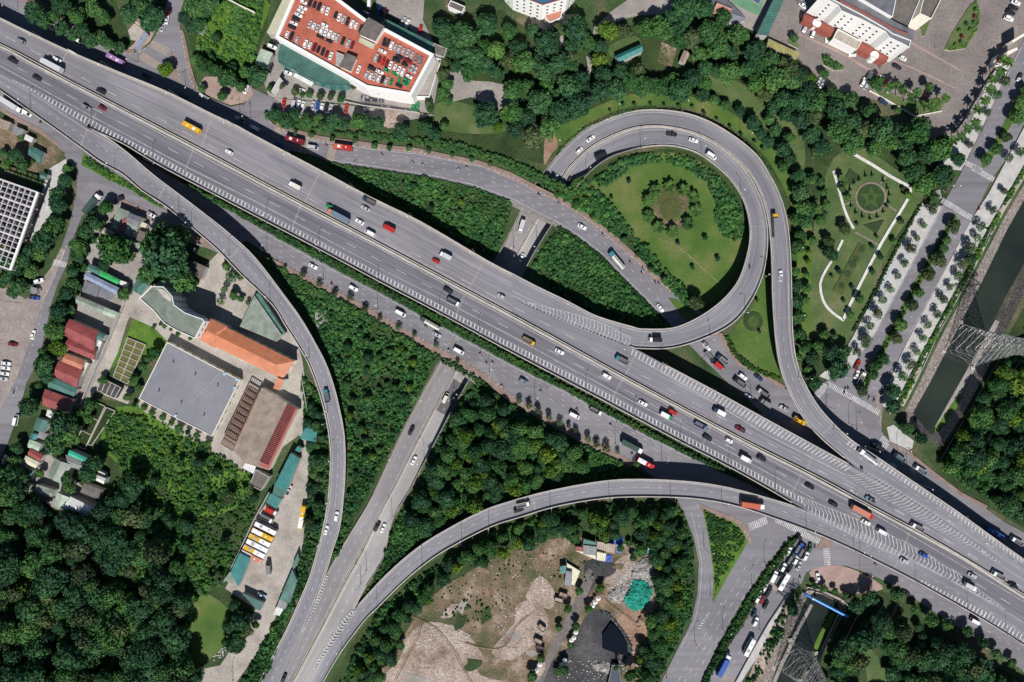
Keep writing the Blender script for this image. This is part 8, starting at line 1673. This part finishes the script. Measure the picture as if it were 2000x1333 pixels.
def lamp(px, py, z, ang, where, key=('s', 10)):
    """px, py = foot of the pole in the photograph"""
    p = W(px, py, z); o = empty('street_lamp', p, math.radians(ang))
    for nm, me in LAMPS[key]: link(D.objects.new(nm, me), o)
    tag(o, None, 'street lamp', where[1]); REG.append([o, px, py, where[0], True, 'lamp'])
SL_ = ('grey double-armed lamp', 'lamps along the southern highway parapet')
for x, y in pts('60,214 180,254 300,318 522,434 624,489 740,550 860,613 936,655 1043,710 1145,766 1240,817 1331,866 1425,914 1515,958'): lamp(x, y + 1.5, Z8, 60, ('grey lamp', 'lamps along the southern highway parapet'))
for x, y in pts('90,80 220,136 349,190 458,246 572,306 692,368 805,424 925,492 1110,590 1295,710 1388,760 1478,809'): lamp(x, y - 1, Z8, -118, ('grey lamp', 'lamps along the northern highway parapet'))
for x, y, a in ((225,335,0),(375,447,0),(350,418,0),(448,500,0),(528,590,20),(604,700,10),(640,806,0),(646,900,0),(641,980,0),(625,1060,-5)): lamp(x, y, zr(RA)(x, y), a + 40, ('grey lamp', 'lamps along the long curved ramp'))
for x, y in pts('1668,1076 1575,1037 1680,1083 1788,1137 1890,1192 1965,1240 1075,992 1190,973 1310,972 1410,984 955,1032 902,1055 825,1105 737,1188 667,1268'): lamp(x, y, zr(RB)(x, y), 90, ('grey lamp', 'lamps along the bottom flyover ramp'))
for x, y, a in ((1098,290,-30),(1208,224,-60),(1332,218,-110),(1450,278,-135),(1543,490,180),(1546,618,180),(1560,737,170),(1628,838,150),(1690,872,150),(1790,944,150)): lamp(x, y, zr(RO)(x, y), a + 90 if False else a + 180, ('grey lamp', 'lamps along the outer loop ramp'))
for x, y, a in ((1145,344,60),(1251,290,80),(1370,304,110),(1448,385,140),(1496,540,180),(1455,610,200),(1386,656,250),(1213,674,270)): lamp(x, y, zr(RI)(x, y), a, ('grey lamp', 'lamps along the inner loop ramp'))
for x, y in pts('522,492 632,548 738,606 856,672 956,728 1045,782 1202,868 1293,900'): lamp(x, y, .36, 60, ('tall grey lamp', 'lamps along the south service road'))
for x, y in pts('35,22 270,124 382,178 490,232 700,288 830,300'): lamp(x, y, .36, -100, ('tall grey lamp', 'lamps along the north service road'))
for x, y, a in ((886,778,150),(902,772,150),(828,905,150),(766,1010,150),(716,1115,150),(705,1140,150),(820,776,-30),(760,888,-30),(1004,500,-20),(1050,490,160)): lamp(x, y, max(LZ(x, y), .3), a, ('grey lamp', 'lamps beside the lower highway'))
for x, y, a in ((1615,795,60),(1658,828,60),(1753,883,60),(1720,980,60),(1842,372,0),(1845,375,160),(1680,1120,60),(1375,1070,0),(1388,1165,0),(1357,1254,30),(1468,1148,60),(1412,1230,60),(1484,1230,240),(1493,1100,60),(1302,1325,40),(455,1330,60)): lamp(x, y, .36, a, ('grey lamp', 'lamps at the junctions'))
# ================================================================ pylons and wires
def pylon(name, feet, label, h=46, z=-3.2):
    F = [W(x, y, z) for x, y in feet]; c = sum(F, Vector()) / 4; o = empty(name, (c.x, c.y, z)); tag(o, label, 'pylon')
    F = [f - c for f in F]
    def ring(t):  # t 0..1 height
        k = 1 - .86 * t ** .8 if t < .66 else (1 - .86 * .66 ** .8) * (1 - (t - .66) * 1.4)
        return [Vector((f.x * k, f.y * k, h * t)) for f in F]
    lv = [0, .13, .25, .36, .46, .55, .63, .70, .77, .84, .91, 1.0]; q = MB(); lat = MB()
    for a, b in zip(lv[:-1], lv[1:]):
        A, Bq = ring(a), ring(b)
        for i in range(4):
            j = (i + 1) % 4; q.beam(A[i], Bq[i], .24 if a < .5 else .16)
            for P1, P2 in ((A[i], Bq[j]), (A[j], Bq[i]), (Bq[i], Bq[j])): lat.beam(P1, P2, .11)
            m_ = (A[i] + Bq[j]) / 2
            for P1 in ((A[i] + A[j]) / 2, (A[i] + Bq[i]) / 2, (A[j] + Bq[j]) / 2): lat.beam(m_, P1, .07)
            lat.beam((A[i] + Bq[i]) / 2, (A[i] * .75 + Bq[j] * .25), .09); lat.beam((A[j] + Bq[j]) / 2, (A[j] * .75 + Bq[i] * .25), .09)
    q.build('leg', M_STEEL, o); lt = lat.build('lattice', M_STEEL, o)
    ex = (F[1] - F[0]); ex.z = 0; ex.normalize(); ends = []
    for t, L_ in ((.68, 8), (.80, 10), (.92, 7)):
        for s in (-1, 1):
            q = MB(); base = ring(t); e = ex * s * L_ + Vector((0, 0, h * t + .3))
            for v in base: q.beam(v, e, .14)
            for v in ring(min(1, t + .04)): q.beam(v, e, .12)
            q.build('cross_arm', M_STEEL, o); ends.append(o.location + e)
            q = MB(); q.tube(e, e - Vector((0, 0, 2.2)), .16, n=6); q.build('insulator', M_DSTEEL, o)
    for f in F: q = MB(); q.box(f.x - .9, f.x + .9, f.y - .9, f.y + .9, -.6, .5); q.build('footing', M_CONC, o)
    return ends
E1 = pylon('power_pylon', pts('1843,686 1899,719 1932,663 1876,630'), 'tall steel lattice pylon astride the upper canal')
E2 = pylon('power_pylon', pts('1511,1304 1563,1330 1594,1276 1542,1250'), 'tall steel lattice pylon astride the lower canal')
E1N = ['lowest inner', 'lowest outer', 'middle inner', 'middle outer', 'topmost inner', 'topmost outer']
for a, b in zip(E1, E2):
    q = MB(); n = 26; a = a - Vector((0, 0, 2.2)); b = b - Vector((0, 0, 2.2)); last = None
    for i in range(n + 1):
        t = i / n; p = a.lerp(b, t) - Vector((0, 0, 4 * 4.0 * t * (1 - t)))
        if last is not None: q.beam(last, p, .022)
        last = p
    ci = E1N.pop(0); o = q.build('power_line', M_DSTEEL); tag(o, 'sagging %s power cable strung between the two lattice pylons' % ci, 'power cable', 'cables between the two pylons')
# sign boards
def signboard(px, py, w, h, z, hgt, label, m, ang=-28):
    p = W(px, py, z + hgt); o = empty('road_sign', (p.x, p.y, z), math.radians(ang)); q = MB(); q.tube((-w * .4, 0, 0), (-w * .4, 0, hgt), .12, n=6); q.tube((w * .4, 0, 0), (w * .4, 0, hgt), .12, n=6); q.build('post', M_STEEL, o); q = MB(); q.box(-w / 2, w / 2, -.1, .1, hgt - h, hgt); q.build('panel', m, o); tag(o, label, 'sign')
vehicle(423, 233, 'box truck', 'light grey', 152, 'on the northern highway carriageway', .4, None, .9)
signboard(139, 100, 4, 2.5, 8, 3.5, 'white framed notice board on the northern highway parapet', M_WHITE)
signboard(168, 250, 1.6, 1.6, 8, 2.6, 'small red and white gore sign where the ramp leaves the highway', PM('orange red'))
signboard(1688, 922, 1.6, 1.6, 8, 2.6, 'small red gore sign at the tip of the ramp merge', PM('orange red'))
signboard(538, 165, 8, 6, .3, 7, 'tall white billboard at the car park forecourt entrance', M_WHITE, 60)
# boundary walls
for lab, P, h in (('white boundary wall of the top left field', [(445,0),(470,14),(500,28)], 2.4), ('low wall along the hotel palms', [(1956,118),(1920,170),(1900,205),(1880,240),(1862,262)], 1.4), ('cream kerb wall of the palm island', [(1697,178),(1730,196),(1785,228),(1838,218)], .9), ('garden wall beside the settling tank lane', [(252,575),(225,640),(185,730),(160,790)], 1.8), ('wall around the small school yard', [(590,735),(600,790),(610,850)], 1.8),
                  ('east wall of the car park grounds', [(862,108),(850,170),(838,222)], 1.6), ('coach yard western wall', [(528,960),(500,1010),(470,1075),(440,1135)], 2.0), ('wall along the canal side plants', [(1952,408),(1896,534),(1830,655),(1800,722)], .6), ('low roadside railing of the queue street', [(1537,1162),(1500,1217),(1466,1276),(1435,1333)], 1.0), ('front fence of the motorbike parking', [(674,200),(710,208),(760,214),(820,222)], 1.6), ('parapet wall beside the lower junction', [(1575,1146),(1605,1154),(1645,1172),(1662,1190)], 1.0)):
    q = MB(); wall_line(q, P, .2, h, .3); o = q.build('boundary_wall', M_WALLG if 'white' not in lab and 'cream' not in lab else M_CREAM); tag(o, lab, 'wall')
# ================================================================ labels that single out
LAND = [('the palm ring', 1310, 409), ('the star flower bed', 1701, 386), ('the teal park shed', 1228, 106), ('the allotment plot', 1305, 106), ('the white apartment block', 1065, 20), ('the tennis court', 1460, 10), ('the white hotel', 1690, 60), ('the half moon island', 1625, 122), ('the palm island', 1775, 205), ('the car park building', 700, 90),
        ('the green curved hall', 615, 130), ('the north junction', 300, 90), ('the north field', 450, 70), ('the frame building', 30, 410), ('the crimson roofed house', 138, 730), ('the pale blue shed', 203, 554), ('the bent school block', 335, 610), ('the grey roofed hall', 370, 760), ('the orange roofed hall', 490, 680), ('the settling tanks', 253, 705), ('the coach yard', 560, 1030),
        ('the mint green roof', 152, 890), ('the ring shaped bed', 1471, 628), ('the yard office', 1160, 1075), ('the green netting', 1245, 1160), ('the coal heap', 1205, 1245), ('the upper pylon', 1887, 674), ('the lower pylon', 1553, 1290), ('the blue pipe', 1613, 1182), ('the pink plaza', 1650, 1132), ('the east junction', 1660, 800), ('the boulevard junction', 1870, 370), ('the sunken road', 1040, 450),
        ('the loop lawn', 1400, 520), ('the lower gore', 640, 1130), ('the lower highway bridge', 890, 715), ('the park clearing', 1500, 230), ('the dirt lane plaza', 940, 175), ('the round wood bed', 220, 1130), ('the hotel gate', 1955, 110), ('the ramp tip', 172, 250), ('the highway merge', 1230, 676), ('the bottom ramp crest', 1250, 955), ('the loop crest', 1290, 235), ('the red earth patch', 1075, 290), ('the dark red roof', 190, 1012)]
ORD = ['nearest', 'second nearest', 'third nearest', 'fourth nearest', 'fifth nearest', 'sixth nearest', 'seventh nearest', 'eighth nearest', 'ninth nearest', 'tenth nearest', 'eleventh nearest', 'twelfth nearest', 'thirteenth nearest', 'fourteenth nearest', 'fifteenth nearest', 'sixteenth nearest', 'seventeenth nearest']
def compass(dx, dy):
    a = (math.degrees(math.atan2(-dy, dx)) + 360 + 22.5) % 360; return ['east', 'north-east', 'north', 'north-west', 'west', 'south-west', 'south', 'south-east'][int(a // 45)]
def assign(items):
    """items: (obj, px, py, look)"""
    bk = {}
    for o, x, y, look in items:
        L = min(LAND, key=lambda l: (l[1] - x) ** 2 + (l[2] - y) ** 2); dx, dy = x - L[1], y - L[2]; bk.setdefault((look, L[0], compass(dx, dy)), []).append((math.hypot(dx, dy), o))
    for (look, l, c), v in bk.items():
        v.sort(key=lambda t: t[0])
        for i, (_, o) in enumerate(v):
            o['label'] = ('%s just %s of %s' % (look, c, l)) if len(v) == 1 else '%s, %s %s of %s' % (look, ORD[min(i, 16)], c, l)
assign([(o, x, y, look) for o, x, y, look, auto, k_ in REG if auto])
bk = {}
for o, x, y, kind, c1, c2, zone, label in VEH:
    if label: continue
    if kind in ('truck', 'box truck', 'long truck', 'tanker truck', 'dump truck', 'crane truck'):
        noun = {'truck': 'open truck', 'box truck': 'box truck', 'long truck': 'long truck', 'tanker truck': 'tanker truck', 'crane truck': 'crane truck', 'dump truck': 'dump truck'}[kind]
        look = '%s %s' % (c1, noun) if (c2 is None or c2 == c1) else '%s %s with %s cab' % (c1, noun, c2)
    elif kind == 'container': look = 'brown dump cart loaded with earth' if c2 else 'brown dump cart loaded with coal'
    elif kind == 'coach': look = '%s coach' % c1 if not c2 else '%s and %s roofed coach' % (c1, c2)
    else: look = '%s %s' % (c1, {'suv': 'SUV'}.get(kind, kind))
    bk.setdefault((look, zone), []).append((x, y, o))
NUM = ['first', 'second', 'third', 'fourth', 'fifth', 'sixth', 'seventh', 'eighth', 'ninth', 'tenth', 'eleventh', 'twelfth', 'thirteenth', 'fourteenth', 'fifteenth', 'sixteenth', 'seventeenth', 'eighteenth', 'nineteenth', 'twentieth']
for (look, zone), v in bk.items():
    if zone == 'parked': assign([(o, x, y, 'parked ' + look) for x, y, o in v]); continue
    v.sort(key=lambda t: t[0])
    for i, (x, y, o) in enumerate(v):
        if len(v) == 1: o['label'] = 'the only %s %s' % (look, zone); continue
        L = min(LAND, key=lambda l: (l[1] - x) ** 2 + (l[2] - y) ** 2)
        o['label'] = '%s %s, %s from the west' % (look, zone, NUM[min(i, 19)])
bk = {}
for o, x, y, look, zone in PEOPLE: bk.setdefault((look, zone), []).append((x, y, o))
for (look, zone), v in bk.items():
    v.sort(key=lambda t: t[0])
    for i, (x, y, o) in enumerate(v): o['label'] = '%s %s' % (look, zone) if len(v) == 1 else '%s %s, %s from west' % (look, zone.replace('the north service', 'north service').replace('the south service', 'south service'), NUM[i])

TENS = ['twentieth', 'twenty-', 'thirtieth', 'thirty-']
def ordw(i):
    if i < 19: return NUM[i]
    n = i + 1
    return {20: 'twentieth', 30: 'thirtieth'}.get(n) or (('twenty-' if n < 30 else 'thirty-') + NUM[n % 10 - 1])
for rn, L_ in BIKES.items():
    for i, o in enumerate(L_): o['label'] = 'motorbike in %s below car park, %s from west' % (rn, ordw(i))
M_ROCK = mat('white_rubble_stone', [(0.3, (.30, .28, .26)), (0.7, (.62, .60, .57))], .8)
def rock(seed):
    r = random.Random(seed); bm = bmesh.new(); bmesh.ops.create_icosphere(bm, subdivisions=1, radius=.5); V_ = [tuple(v.co * r.uniform(.6, 1.1)) for v in bm.verts]; F_ = [tuple(v.index for v in f.verts) for f in bm.faces]; bm.free()
    me = D.meshes.new('rubble_stone'); me.from_pydata(V_, [], F_); me.materials.append(M_ROCK); return me
NG['rock'] = proto_col('rubble_stones', [rock(i) for i in range(3)])
for lab, P, st, kp in (('white broken rubble scattered across the demolition yard', '850,1215 900,1225 920,1240 905,1262 880,1255 858,1250 830,1262 812,1262 820,1235', 3.6, .45), ('loose pale stones over the middle of the yard', '920,1110 1060,1080 1090,1140 1060,1260 1000,1300 960,1200', 8, .35), ('loose stones around the coal yard', '1090,1290 1200,1290 1230,1240 1245,1290 1210,1340 1090,1340', 4.5, .4),
                       ('roadside litter and stones beside the left fields', '415,1282 440,1262 455,1240 470,1235 462,1255 440,1280 418,1292', 2.6, .6), ('pale stones of the rubble heap edge', '1235,1100 1285,1090 1290,1145 1240,1135 1200,1180 1183,1165 1195,1145', 2.6, .6)):
    scatter('rubble_stones', lab, 'rock', P, st, .2, 1.1, z=.1, seed=int(st * 10), keep=kp)
